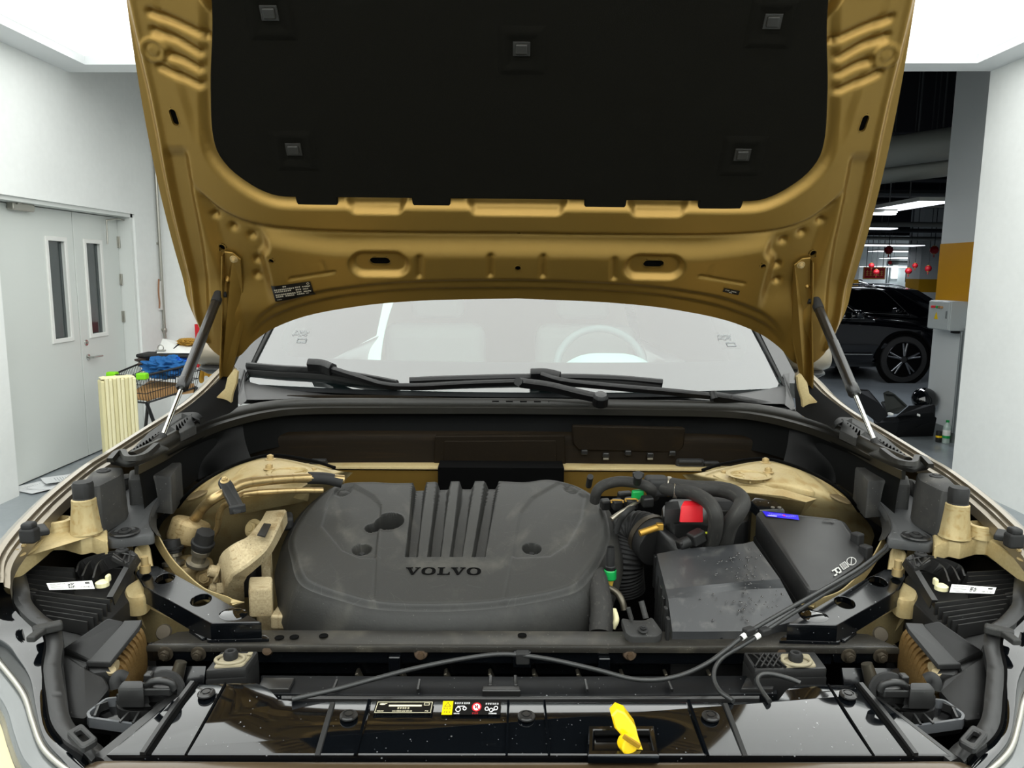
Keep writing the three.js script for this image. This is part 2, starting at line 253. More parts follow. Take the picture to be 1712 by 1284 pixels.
// ---------- the setting: wash bay, luminous ceiling, car park beyond ----------
const XL = -3.36, XR = 3.39, ZE = -5.85, HC = 3.0;
const slabBox = (x0, x1, y0, y1, z0, z1) => boxUV(new THREE.BoxGeometry(x1 - x0, y1 - y0, z1 - z0).translate((x0 + x1) / 2, (y0 + y1) / 2, (z0 + z1) / 2));
struct('floor', slabBox(-3.8, 3.6, -0.2, 0, ZE, 3.8), M.floor);
struct('floor_car_park', slabBox(-3.8, 45, -0.2, 0.0, -62, ZE), M.parkFloor);
const DZ0 = -5.02, DZ1 = -6.87, DH = 2.02;
struct('wall_left', [slabBox(XL - 0.3, XL, 0, 4.6, DZ0, 3.8), slabBox(XL - 0.3, XL, DH, 4.6, DZ1, DZ0), slabBox(XL - 0.3, XL, 0, 4.6, -7.4, DZ1)], M.wall);
struct('wall_back', slabBox(XL - 0.3, 0.6, 0, 4.6, -7.6, -7.38), M.wall);
struct('wall_right', slabBox(XR, XR + 0.2, 0, 3.35, -5.69, 3.8), M.wall);
struct('wall_front', slabBox(-3.66, 3.6, 0, 3.35, 3.6, 3.8), M.wall);
// ceiling: a flat rim round a recessed luminous panel
const zEnd = (x) => -5.99 + 0.3 * (x - XL) / (XR - XL), zPan = (x) => zEnd(x) + 0.215;   // the bay's far edge is a little out of square
const slant = (x0, x1, y0, y1, za, zb) => slab([[x0, y1, za(x0)], [x1, y1, za(x1)], [x1, y1, zb(x1)], [x0, y1, zb(x0)]], y1 - y0, 0.001);
struct('ceiling', [slant(XL, -3.11, HC, 3.12, zEnd, () => 3.6), slant(3.17, XR, HC, 3.12, zEnd, () => 3.6), slant(-3.11, 3.17, HC, 3.12, zEnd, zPan), slabBox(-3.11, 3.17, HC, 3.12, 3.2, 3.6), slant(XL, XR + 0.2, 3.12, 3.35, zEnd, () => 3.8)], M.ceiling);
struct('ceiling_light_panel', slant(-3.11, 3.17, 3.06, 3.1, zPan, () => 3.2), M.panel);
// the hall behind
struct('ceiling_car_park', slabBox(-3.8, 45, 4.6, 4.8, -62, -5.5), M.darkCeil);
struct('wall_far', slabBox(-3.8, 45, 0, 4.6, -62.2, -62), S({ color: 0x8e9492, roughness: 0.7 }));
struct('wall_far_side', slabBox(45, 45.2, 0, 4.6, -62, ZE), S({ color: 0x8e9492, roughness: 0.7 }));
struct('wall_hall_near', slabBox(XR + 0.2, 45, 0, 4.6, -5.69, -5.49), M.wall);
struct('wall_hall_side', slabBox(-3.8, -3.66, 0, 4.6, -62, -7.4), M.wall);

// column on the right: grey-white paint with a yellow band and a grey foot
{
  const yellowPaint = S({ color: 0xc98f00, roughness: 0.5 }), x0 = 4.15, x1 = 4.9, z0 = -7.5, z1 = -6.7;
  const c = struct('column_right', slabBox(x0, x1, 0.12, 4.6, z0, z1), S({ color: 0xd0d4d5, roughness: 0.6 }));
  struct('yellow_band', slabBox(x0 - 0.004, x1 + 0.004, 1.3, 1.86, z0 - 0.004, z1 + 0.004), yellowPaint, c);
  struct('grey_foot', slabBox(x0 - 0.008, x1 + 0.008, 0, 0.13, z0 - 0.008, z1 + 0.008), S({ color: 0x7b807f, roughness: 0.5 }), c);
  struct('conduit_pipe', [rod([x0 - 0.02, 0.1, -6.93], [x0 - 0.02, 1.08, -6.93], 0.014), rod([x0 - 0.02, 0.1, -6.98], [x0 - 0.02, 1.08, -6.98], 0.012)], S({ color: 0x8b9193, roughness: 0.4, metalness: 0.4 }), c);
  const b = thing('control_box', 'grey electrical control box with coloured buttons and yellow warning triangle on the column', 'control box', WORLD);
  part('case', box(0.15, 0.27, 0.36, x0 - 0.077, 1.19, -7.14, 0.006), S({ color: 0xaeb4b5, roughness: 0.45 }), b);
  const d = part('door', box(0.014, 0.255, 0.345, x0 - 0.158, 1.19, -7.14, 0.004), S({ color: 0xb6bcbd, roughness: 0.4 }), b);
  [[-7.24, M.red], [-7.2, M.red], [-7.16, M.green], [-7.12, S({ color: 0x9a6a4a })], [-7.08, S({ color: 0xb08a60 })]].forEach(([z, m]) => part('button', [lathe([[0.012, 0], [0.012, 0.014], [0.008, 0.018], [0, 0.018]], [x0 - 0.165, 1.265, z], 12, V(-1, 0, 0))], m, d));
  const tr = new THREE.Shape([new THREE.Vector2(-0.032, -0.028), new THREE.Vector2(0.032, -0.028), new THREE.Vector2(0, 0.04)]);
  part('warning_triangle', at(new THREE.ExtrudeGeometry(tr, { depth: 0.002, bevelEnabled: false }), x0 - 0.166, 1.18, -7.17, 0, -Math.PI / 2, 0), M.yellow, d);
  part('lock', box(0.012, 0.07, 0.016, x0 - 0.168, 1.2, -7.0, 0.004), S({ color: 0x6c7172, roughness: 0.4 }), d);
  part('cable_gland', box(0.05, 0.03, 0.07, x0 - 0.06, 1.045, -7.02, 0.004), M.rubber, b);
}
// overhead in the hall: beams, ducts, pipes
{
  const o = struct('ceiling_beam', slabBox(3.6, 44, 3.55, 4.6, -11.6, -11.1), M.darkCeil);
  for (const z of [-17, -23.5, -31, -40]) struct('ceiling_beam', slabBox(3.6, 44, 3.6, 4.6, z - 0.3, z + 0.3), M.darkCeil);
  const pipeLabels = ['upper pale pipe of the close pair across the dark ceiling near the air duct', 'lower pale pipe of the close pair across the dark ceiling near the air duct', 'dark pipe just beyond the square lamp across the car park ceiling', 'pale thin pipe just beyond the dark pipe past the square lamp', 'thick dark pipe over the first row of strip lamps', 'pale pipe over the second row of strip lamps', 'thick dark pipe above the red lanterns', 'thickest pale pipe, farthest across the car park ceiling'];
  for (const [y, z, r, m] of [[3.05, -8.6, 0.02, M.duct], [2.98, -8.7, 0.016, M.duct], [2.62, -10.3, 0.03, M.ductDark], [2.56, -11.4, 0.02, M.duct], [2.75, -13, 0.05, M.ductDark], [2.6, -16, 0.05, M.duct], [2.65, -19, 0.05, M.ductDark], [2.7, -24, 0.06, M.duct]]) {
    const t = thing('ceiling_pipe', pipeLabels.shift(), 'pipe', WORLD, 'pipes under the car park ceiling'); part('pipe_run', rod([3.7, y, z], [40, y, z], r, r, 10), m, t);
    for (let x = 4.6; x < 20; x += 3) part('hanger', rod([x, y, z], [x, 4.6, z], 0.006, 0.006, 6), M.ductDark, t);
  }
  const d = thing('air_duct', 'thick pale round duct slanting under the dark ceiling beside the column', 'duct', WORLD);
  part('duct_run', rod([1.2, 2.62, -10.6], [6.4, 3.05, -6.4], 0.16, 0.16, 24), M.duct, d); part('lower_duct', rod([1.4, 2.42, -10.6], [6.6, 2.86, -6.6], 0.1, 0.1, 20), M.duct, d);
  part('hanger_bracket', box(0.3, 0.12, 0.2, 4.3, 2.86, -8.2, 0.005), S({ color: 0x3a3130, roughness: 0.6 }), d); part('hanger_rod', [rod([4.2, 2.86, -8.2], [4.2, 4.6, -8.2], 0.01), rod([4.45, 2.86, -8.2], [4.45, 4.6, -8.2], 0.01)], M.ductDark, d);
  for (const [a, b, y] of [[-13.6, -13.2, 2.9], [-19.8, -19.4, 2.8]]) { const t = thing('cable_tray', a > -15 ? 'nearer dark flat cable tray across the car park ceiling' : 'farther dark flat cable tray across the car park ceiling', 'cable tray', WORLD); part('tray', [slabBox(3.7, 38, y, y + 0.015, a, b), slabBox(3.7, 38, y, y + 0.09, a, a + 0.01), slabBox(3.7, 38, y, y + 0.09, b - 0.01, b)], M.ductDark, t); for (let x = 5; x < 24; x += 4) part('hanger', rod([x, y, (a + b) / 2], [x, 4.6, (a + b) / 2], 0.008, 0.008, 6), M.ductDark, t); }
  const glow = S({ color: 0xffffff, emissive: 0xf2f8ff, emissiveIntensity: 2.2 });
  const lamps = [[WORLD.D(1503, 349, 8.5), 0.27, 1.35, 'square bright ceiling lamp nearest in the car park', 9], [WORLD.D(1452, 359, 8.6), 0.56, 0.1, 'long bright strip lamp beside the square ceiling lamp', 4], [WORLD.Y(1444, 383, 2.46), 1.2, 0.3, 'strip lamp half hidden by the edge of the raised hood', 4],
    [WORLD.Y(1475, 411, 2.44), 2.2, 0.7, 'strip lamp above and left of the red lanterns', 5], [WORLD.Y(1517, 421, 2.44), 2.6, 0.8, 'strip lamp above the middle of the row of lanterns', 5], [WORLD.Y(1521, 432, 2.44), 2.0, 2.4, 'square lamp far down the car park', 6], [WORLD.Y(1556, 443, 2.2), 4.2, 1.0, 'strip lamp beside the column, far down the car park', 5], [WORLD.Y(1510, 447, 2.0), 7, 0.6, 'longest thin strip lamp, farthest in the car park', 5], [V(8.2, 2.9, -8.8), 1.2, 0.3, 'added strip lamp out of view on the right, brightening the parked cars', 9], [V(2.4, 2.9, -12.5), 1.2, 0.3, 'added strip lamp out of view behind the raised hood, brightening the parked cars', 9], [V(11.5, 2.9, -13), 1.2, 0.3, 'added strip lamp out of view behind the column, brightening the car park', 9], [V(6.4, 2.9, -17), 1.2, 0.3, 'added strip lamp out of view behind the raised hood, brightening the deep car park', 9]];  // closing strip lamps are added out of view to brighten the hall
  for (const [p, w, dd, label, pow] of lamps) {
    const t = thing('ceiling_lamp', label, 'lamp', WORLD);
    part('diffuser', slabBox(p.x - w / 2, p.x + w / 2, p.y, p.y + 0.02, p.z - dd / 2, p.z + dd / 2), glow, t);
    part('housing', slabBox(p.x - w / 2 - 0.01, p.x + w / 2 + 0.01, p.y + 0.02, p.y + 0.06, p.z - dd / 2 - 0.01, p.z + dd / 2 + 0.01), M.duct, t);
    for (const s of [-1, 1]) part('hanger', rod([p.x + s * w * 0.4, p.y + 0.06, p.z], [p.x + s * w * 0.4, 4.6, p.z], 0.006, 0.006, 6), M.ductDark, t);
    areaLight('ceiling_lamp_light', p.x, p.y - 0.02, p.z, w, dd, pow * 3, 0xf2f8ff);
  }
  for (const [px, py] of [[1495, 455], [1530, 455]]) { const p = WORLD.D(px, py, 44); const t = thing('tube_lamp', px < 1500 ? 'upright looking tube lamp left below the farthest strip lamp' : 'upright looking tube lamp right below the farthest strip lamp', 'lamp', WORLD); part('tube', slabBox(p.x - 0.15, p.x + 0.15, p.y - 0.35, p.y + 0.35, p.z - 0.1, p.z + 0.1), glow, t); part('cap', slabBox(p.x - 0.17, p.x + 0.17, p.y + 0.35, p.y + 0.42, p.z - 0.12, p.z + 0.12), M.duct, t); const l = new THREE.PointLight(0xf2f8ff, 3); l.position.set(p.x, p.y, p.z + 0.4); scene.add(l); }
}
// red lanterns and banners
{
  const silk = S({ color: 0xb01020, roughness: 0.5 }), gold = S({ color: 0xc7a24c, roughness: 0.4, metalness: 0.4 });
  const spots = [[1486, 418, 20, 7, 'lantern left of the middle, highest in the open'], [1562, 418, 20, 7, 'lantern close beside the column'], [1439, 406, 17, 5, 'lantern cut by the edge of the raised hood'], [1488, 439, 26, 3.2, 'small far lantern below the strip lamps'], [1465, 455, 24, 5, 'lantern in front of the left banner'], [1530, 444, 24, 4.5, 'lantern above the far green sign'], [1519, 453, 24, 5.5, 'round lantern left of the green sign'], [1425, 455, 22, 3.2, 'small lantern in front of the pale column'], [1552, 449, 24, 5.5, 'lantern over the right banner'], [1457, 444, 24, 4.5, 'lantern above the left banner']];
  for (const [px, py, d, r, l] of spots) {
    const p = WORLD.D(px, py, d), rr = r * d / F; const t = thing('red_lantern', 'round red festival ' + l, 'lantern', WORLD);
    part('lantern_body', lathe([[rr * 0.45, -rr * 0.85], [rr * 0.8, -rr * 0.6], [rr, 0], [rr * 0.8, rr * 0.6], [rr * 0.45, rr * 0.85]], p, 18), silk, t);
    part('rim', lathe([[0, -rr * 0.98], [rr * 0.45, -rr * 0.98], [rr * 0.45, -rr * 0.84], [rr * 0.3, -rr * 0.8], [rr * 0.3, rr * 0.8], [rr * 0.45, rr * 0.84], [rr * 0.45, rr * 0.98], [0, rr * 0.98]], p, 14), gold, t);
    part('tassel', rod([p.x, p.y - rr * 1.7, p.z], [p.x, p.y - rr, p.z], rr * 0.16, rr * 0.1, 8), silk, t); part('cord', rod([p.x, p.y + rr, p.z], [p.x, 4.6, p.z], 0.01, 0.01, 6), M.ductDark, t);
  }
  const paint = canvasTex(512, 256, (x, w, h) => { x.fillStyle = '#a80f1a'; x.fillRect(0, 0, w, h); x.strokeStyle = '#d8b45a'; x.lineWidth = 12; x.strokeRect(14, 14, w - 28, h - 28); x.fillStyle = '#d8b45a'; for (let i = 0; i < 5; i++) { const q = 60 + i * 84; x.fillRect(q, 92, 60, 12); x.fillRect(q + 24, 70, 12, 110); x.fillRect(q, 130, 60, 12); x.fillRect(q + 2, 168, 56, 12); } });
  const face = S({ map: paint, roughness: 0.6 });
  for (const [x0, x1, y0, y1, d, l] of [[1444, 1479, 446, 467, 28, 'wide red festival banner with gold lettering left under the lamps'], [1549, 1572, 446, 465, 28, 'red festival banner with gold lettering half behind the column']]) {
    const a = WORLD.D(x0, y0, d), b = WORLD.D(x1, y1, d), t = thing('festival_banner', l, 'banner', WORLD);
    const g = new THREE.BoxGeometry(b.x - a.x, a.y - b.y, 0.03).translate((a.x + b.x) / 2, (a.y + b.y) / 2, a.z); part('banner_cloth', g, face, t); part('cord', [rod([a.x + 0.1, a.y, a.z], [a.x + 0.1, 4.6, a.z], 0.012, 0.012, 6), rod([b.x - 0.1, a.y, a.z], [b.x - 0.1, 4.6, a.z], 0.012, 0.012, 6)], M.ductDark, t);
  }
  const e = WORLD.D(1543, 461, 40), s = thing('exit_sign', 'small green lit exit sign far down the car park', 'sign', WORLD);
  part('sign_face', slabBox(e.x - 0.3, e.x + 0.3, e.y - 0.13, e.y + 0.13, e.z, e.z + 0.04), S({ color: 0x0c5, emissive: 0x10d060, emissiveIntensity: 0.8 }), s); part('hanger', rod([e.x, e.y + 0.15, e.z], [e.x, 4.6, e.z], 0.01, 0.01, 6), M.ductDark, s); part('sign_case', slabBox(e.x - 0.34, e.x + 0.34, e.y - 0.17, e.y + 0.17, e.z - 0.05, e.z), M.ductDark, s);
  const el = new THREE.PointLight(0x10d060, 0.5); el.position.set(e.x, e.y, e.z + 0.3); scene.add(el);
  for (const [x, z, l] of [[7.9, -19, 1], [14.5, -27, 2], [12.4, -19, 3], [19, -27, 4]]) { const c = struct('column', slabBox(x - 0.45, x + 0.45, 0, 4.6, z - 0.45, z + 0.45), S({ color: 0xc9cecd, roughness: 0.6 })); struct('yellow_band', slabBox(x - 0.455, x + 0.455, 1.0, 1.45, z - 0.455, z + 0.455), S({ color: 0xb98a10, roughness: 0.5 }), c); }
  const fd = struct('door_2', slabBox(21.5, 24.5, 0, 2.3, -44.2, -44.1), S({ color: 0x6d7473, roughness: 0.5 })); struct('door_leaf', [slabBox(21.6, 22.95, 0, 2.2, -44.1, -44.05), slabBox(23.05, 24.4, 0, 2.2, -44.1, -44.05)], S({ color: 0x7d8583, roughness: 0.5 }), fd); struct('window_pane', [slabBox(22.5, 22.75, 1.2, 1.9, -44.05, -44.04), slabBox(23.3, 23.55, 1.2, 1.9, -44.05, -44.04)], M.deep, fd);
  struct('wall_partition', slabBox(15, 40, 0, 4.6, -44.6, -44.2), S({ color: 0x9aa09e, roughness: 0.7 }));
}
// double door in the left wall
{
  const xd = -3.5, d1 = struct('door_1', [slabBox(xd - 0.05, XL - 0.02, DH - 0.03, DH, DZ1, DZ0), slabBox(xd - 0.05, XL - 0.02, 0, DH, DZ1, DZ1 + 0.035), slabBox(xd - 0.05, XL - 0.02, 0, DH, DZ0 - 0.035, DZ0), slabBox(xd - 0.2, xd - 0.1, 0, DH, DZ1, DZ0)], M.doorFrame); struct('dark_gap_backing', slabBox(xd - 0.09, xd - 0.06, 0.01, DH - 0.04, DZ1 + 0.04, DZ0 - 0.04), M.deep, d1);  // black sheet behind the leaves, put in to darken their gap
  const mid = -6.14, h = DH - 0.035;
  const leaf = (z0, z1, w0, w1, name) => {   // a slab with a window hole
    const o = [[z0, 0.01], [z1, 0.01], [z1, h], [z0, h]], y0 = 1.0, y1 = 1.75;
    const l = struct(name, plate(o, [[[w0, y0], [w1, y0], [w1, y1], [w0, y1]]], 0.045, 0.003, (a, b, c) => V(xd - 0.045 + c, b, a)), M.doorPaint, d1);
    struct('window_frame', plate([[w0 - 0.03, y0 - 0.03], [w1 + 0.03, y0 - 0.03], [w1 + 0.03, y1 + 0.03], [w0 - 0.03, y1 + 0.03]], [[[w0 + 0.004, y0 + 0.004], [w1 - 0.004, y0 + 0.004], [w1 - 0.004, y1 - 0.004], [w0 + 0.004, y1 - 0.004]]], 0.014, 0.003, (a, b, c) => V(xd - 0.002 + c, b, a)), M.white, l);
    struct('window_pane', slabBox(xd - 0.03, xd - 0.022, y0, y1, w0, w1), M.darkGlass, l); return l;
  };
  const X = (px, py) => WORLD.X(px, py, xd).z;
  const l1 = leaf(DZ0 - 0.04, mid + 0.005, X(112, 480), X(84, 480), 'door_leaf'), l2 = leaf(mid - 0.005, DZ1 + 0.04, X(171, 480), X(147, 480), 'door_leaf');
  const hp = WORLD.X(147, 597, xd), lk = WORLD.X(144, 573, xd);
  struct('lever_handle', [lathe([[0.026, 0], [0.026, 0.008], [0.02, 0.01], [0, 0.01]], hp, 20, V(1, 0, 0)), rod(hp, [hp.x + 0.05, hp.y, hp.z], 0.009), tube([[hp.x + 0.05, hp.y, hp.z + 0.008], [hp.x + 0.052, hp.y, hp.z - 0.03], [hp.x + 0.052, hp.y - 0.002, hp.z - 0.125]], 0.009, 20, 10)], M.steel, l2);
  struct('lock', [lathe([[0.026, 0], [0.024, 0.006], [0, 0.008]], lk, 20, V(1, 0, 0)), box(0.012, 0.02, 0.006, lk.x + 0.01, lk.y, lk.z, 0.002)], M.steel, l2);
  for (const py of [407, 467, 527]) { const p = WORLD.X(224, py, xd); struct('hinge', [box(0.012, 0.1, 0.03, p.x + 0.004, p.y, DZ1 + 0.045, 0.002), rod([p.x + 0.012, p.y - 0.05, DZ1 + 0.04], [p.x + 0.012, p.y + 0.05, DZ1 + 0.04], 0.008)], M.silverTrim, l2); }
  for (const [px, py, arm, l] of [[28, 346, [[40, 338], [62, 333]], l1], [208, 374, [[196, 366], [178, 368], [180, 408]], l2]]) {
    const c = struct('door_closer', box(0.05, 0.055, 0.24, xd + 0.03, WORLD.X(px, py, xd).y, X(px, py), 0.01), M.silverTrim, l); const q = [[px, py - 6], ...arm].map(([a, b]) => WORLD.X(a, b, xd + 0.06));
    struct('closer_arm', q.slice(1).map((e, i) => rod(q[i], e, 0.007)), M.silverTrim, l);
  }
  const st = WORLD.X(216, 407, xd + 0.002); struct('red_sticker', slabBox(st.x, st.x + 0.001, st.y - 0.025, st.y + 0.025, st.z - 0.02, st.z + 0.02), S({ color: 0xa03040, roughness: 0.5 }), l2);
  const pipe = thing('wall_conduit', 'thin vertical grey metal conduit beside the double door', 'conduit', WORLD), pb = WORLD.X(276, 566, XL + 0.02), pt = [XL + 0.02, 2.95, pb.z];
  part('conduit_tube', rod([pb.x, pb.y, pb.z], pt, 0.014), M.silverTrim, pipe); part('coupling', lathe([[0.02, -0.02], [0.024, 0], [0.02, 0.02]], [pb.x, pb.y + 0.08, pb.z], 16), M.silverTrim, pipe); part('saddle_clip', [box(0.012, 0.02, 0.06, XL + 0.006, pb.y + 0.9, pb.z), box(0.012, 0.02, 0.06, XL + 0.006, pb.y + 0.09, pb.z)], M.silverTrim, pipe);
  const sw = thing('wall_plate', 'narrow white trunking plate with a brown cord beside the conduit', 'wall plate', WORLD), a = WORLD.X(266, 470, XL), b = WORLD.X(272, 518, XL);
  part('plate', box(0.02, a.y - b.y, 0.09, XL + 0.01, (a.y + b.y) / 2, a.z + 0.0, 0.004), M.white, sw); part('cord', tube([[XL + 0.03, a.y + 0.02, a.z + 0.07], [XL + 0.035, a.y - 0.1, a.z + 0.1], [XL + 0.03, a.y - 0.2, a.z + 0.08], [XL + 0.03, b.y + 0.02, a.z + 0.09]], 0.008, 30, 8), S({ color: 0x9a6f52, roughness: 0.7 }), sw);
}
// ---------- the raised hood ----------
const AL = 55 * Math.PI / 180;
const HOOD = new Frame(V(0.0095, 0, 0).add(V(0, 0, 0)), 0);
HOOD.m = new THREE.Matrix4().makeTranslation(0.0095, 1.325, -2.05).multiply(new THREE.Matrix4().makeRotationY(-0.464 * Math.PI / 180)).multiply(new THREE.Matrix4().makeRotationX(-AL + Math.PI / 2)).multiply(new THREE.Matrix4().makeRotationX(-Math.PI / 2 + 0));
// hood axes: u across, v up the hood, w out of its inner face towards the camera
HOOD.m = new THREE.Matrix4().makeBasis(V(1, 0, 0), V(0, Math.sin(AL), Math.cos(AL)), V(0, -Math.cos(AL), Math.sin(AL)));
HOOD.m.premultiply(new THREE.Matrix4().makeRotationY(-0.464 * Math.PI / 180)).setPosition(0.0095, 1.325, -2.05);
HOOD.inv = HOOD.m.clone().invert(); HOOD.o = V(0, EYE, 0).applyMatrix4(HOOD.inv);
const hp = (px, py, w = 0) => HOOD.hit(px, py, V(0, 0, 1), w);
const hq = (list) => list.map(([x, y]) => { const p = hp(x, y); return [p.x, p.y]; });
const half = (list) => hq(list).map(([u, v]) => [Math.abs(u), v]);   // a feature measured on the left half
function segDist(p, line) {   // distance to a polyline, sign of the side
  let best = 1e9, side = 1, tt = 0;
  for (let i = 0; i + 1 < line.length; i++) { const [ax, ay] = line[i], [bx, by] = line[i + 1], dx = bx - ax, dy = by - ay, t = clamp(((p[0] - ax) * dx + (p[1] - ay) * dy) / (dx * dx + dy * dy)), ex = p[0] - ax - dx * t, ey = p[1] - ay - dy * t, d = Math.hypot(ex, ey); if (d < best) { best = d; side = dx * ey - dy * ex >= 0 ? 1 : -1; tt = i + t; } }
  return { d: best, s: best * side, t: tt };
}
function smoothLine(pts, n = 60) { return new THREE.CatmullRomCurve3(pts.map(([x, y]) => V(x, y, 0)), false, 'centripetal').getSpacedPoints(n).map((p) => [p.x, p.y]); }
const L_flange = smoothLine([[0.69, 1.2], ...half([[225, 0], [262, 170], [290, 320], [318, 440], [338, 520], [352, 556]])]);
const L_rear1 = smoothLine([...half([[420, 545], [450, 512], [520, 485], [600, 472], [700, 464]]), [0, 0.262], [-0.1, 0.262]]);
const L_rear2 = smoothLine([...half([[408, 568], [450, 530], [520, 503], [600, 488], [700, 480]]), [0, 0.232], [-0.1, 0.232]]);
const padHalf = half([[355, 0], [353, 140], [357, 225], [366, 255], [385, 280], [410, 300], [435, 315], [462, 325], [500, 328]]);
const L_pad = smoothLine([[0.56, 1.12], ...padHalf, [0.25, 0.478], [0, 0.478], [-0.1, 0.478]], 90);
const L_chan = smoothLine([...half([[321, 300], [345, 328], [372, 350], [400, 364], [440, 375], [520, 383], [700, 387]]), [0, 0.388], [-0.1, 0.388]], 80);
const L_ledge = smoothLine([[0.74, 0.42], [0.66, 0.388], ...half([[452, 405], [500, 415], [560, 423], [640, 424], [700, 424]]), [0, 0.327], [-0.1, 0.327]], 60);
const L_flank = smoothLine([[0.615, 0.5], [0.605, 0.43], ...half([[447, 408], [436, 418], [431, 440], [430, 480], [436, 510]])], 40);
const L_trough = smoothLine(half([[316, 240], [328, 320], [343, 400], [352, 470], [360, 530]]), 40);
const slits = [[[256, 17], [300, 36], [346, 58]], [[262, 47], [300, 64], [336, 86]], [[288, 89], [310, 98], [336, 113]], [[273, 108], [300, 122], [336, 140]]].map(half);
const vribs = [[702, 424, 702, 453], [820, 422, 820, 452]].map(([a, b, c, d]) => half([[a, b], [c, d]]));
const bossLine = half([[488, 458], [560, 447]]), bossLine2 = half([[540, 430], [548, 452]]);
const dimples = half([[361, 357], [391, 378], [422, 392], [431, 432], [431, 458]]);
const slotC = [half([[610, 435]])[0], half([[662, 435]])[0]], ringDot = half([[262, 79]])[0];
const pocketsTop = [[hp(630, 342).x, 0.045], [0, 0.09]];
const inner = (line, p) => segDist(p, line);
function relief(u, v) {   // height of the stamped inner panel; a signed distance is positive on the outer or rear side of its line
  const a = Math.abs(u), p = [a, v]; let h = 0;
  const fl = segDist(p, L_flange).s, r1 = segDist(p, L_rear1).s, r2 = segDist(p, L_rear2).s, ch = segDist(p, L_chan).s, ld = segDist(p, L_ledge).s, fk = segDist(p, L_flank).s, out = segDist(p, L_pad).s, tr = segDist(p, L_trough).s;
  h += -0.013 * sst(-0.002, 0.016, fl) + 0.006 * Math.exp(-((fl / 0.007) ** 2));
  const rearOn = sst(0.72, 0.64, a);
  h -= rearOn * (0.009 * sst(-0.009, 0.007, r1) + 0.008 * sst(-0.008, 0.006, r2));
  const chanOn = (a > 0.66 ? sst(0.5, 0.47, v) : 1) * sst(0.735, 0.71, a);
  const pan = sst(-0.052, 0.002, ld) * (a > 0.575 ? lerp(1, sst(0.012, -0.016, fk) * sst(0.63, 0.6, a), sst(0.15, 0.26, v)) : 1);   // the raised field with the slots
  const ring = lerp(sst(0.004, -0.01, ch), 1, sst(0.7, 0.74, a));
  h += 0.02 * pan + 0.002 + 0.013 * ring - 0.004 * Math.exp(-((ch / 0.007) ** 2)) * chanOn;
  h -= 0.016 * sst(0.028, 0.006, out);
  h -= 0.012 * sst(-0.004, 0.012, tr) * sst(0.004, -0.012, fl) * sst(0.61, 0.57, v) * sst(0.08, 0.2, v);
  h -= 0.006 * sst(0.7, 0.68, a) * sst(0.008, 0.03, out) * sst(0.6, 0.68, v);
  for (const s of slits) h -= 0.012 * Math.exp(-((segDist(p, s).d / 0.0075) ** 2));
  for (const s of vribs) h -= 0.009 * Math.exp(-((segDist(p, s).d / 0.0065) ** 2));
  h -= 0.004 * Math.exp(-((segDist(p, bossLine).d / 0.004) ** 2)) + 0.0014 * Math.exp(-((segDist(p, bossLine2).d / 0.004) ** 2));
  for (const [x, y] of dimples) h -= 0.011 * Math.exp(-(((p[0] - x) ** 2 + (p[1] - y) ** 2) / 0.0085 ** 2));
  const so = segDist(p, slotC).d; h -= 0.016 * sst(0.038, 0.022, so);
  const rd = Math.hypot(p[0] - ringDot[0], p[1] - ringDot[1]); h += 0.004 * sst(0.028, 0.022, rd) - 0.0025 * Math.exp(-(((rd - 0.013) / 0.003) ** 2));
  for (const [c, w] of pocketsTop) h -= 0.014 * sst(0.014, -0.002, Math.abs(a - Math.abs(c)) - w - (v - 0.44) * 0.5) * sst(0.438, 0.452, v) * sst(-0.004, 0.0, out);
  return h;
}
const rearHalf = smoothLine([[0, 0.197], ...half([[700, 501], [600, 510], [500, 530], [430, 562], [408, 580], [390, 586], [372, 580], [352, 560], [340, 540], [327, 515]]), [0.834, 0.2]], 60);
function hoodPoint(s, t) {
  const k = Math.abs(s), i = k * 60, i0 = Math.min(59, Math.floor(i)), f = i - i0, r = [lerp(rearHalf[i0][0], rearHalf[i0 + 1][0], f), lerp(rearHalf[i0][1], rearHalf[i0 + 1][1], f)];
  const top = [k * 0.69, 1.15 + 0.03 * (1 - k * k)]; let u = lerp(r[0], top[0], t), v = lerp(r[1], top[1], t); u *= 1 + 0.036 * 4 * t * (1 - t) * k;
  return [u * Math.sign(s || 1), v];
}
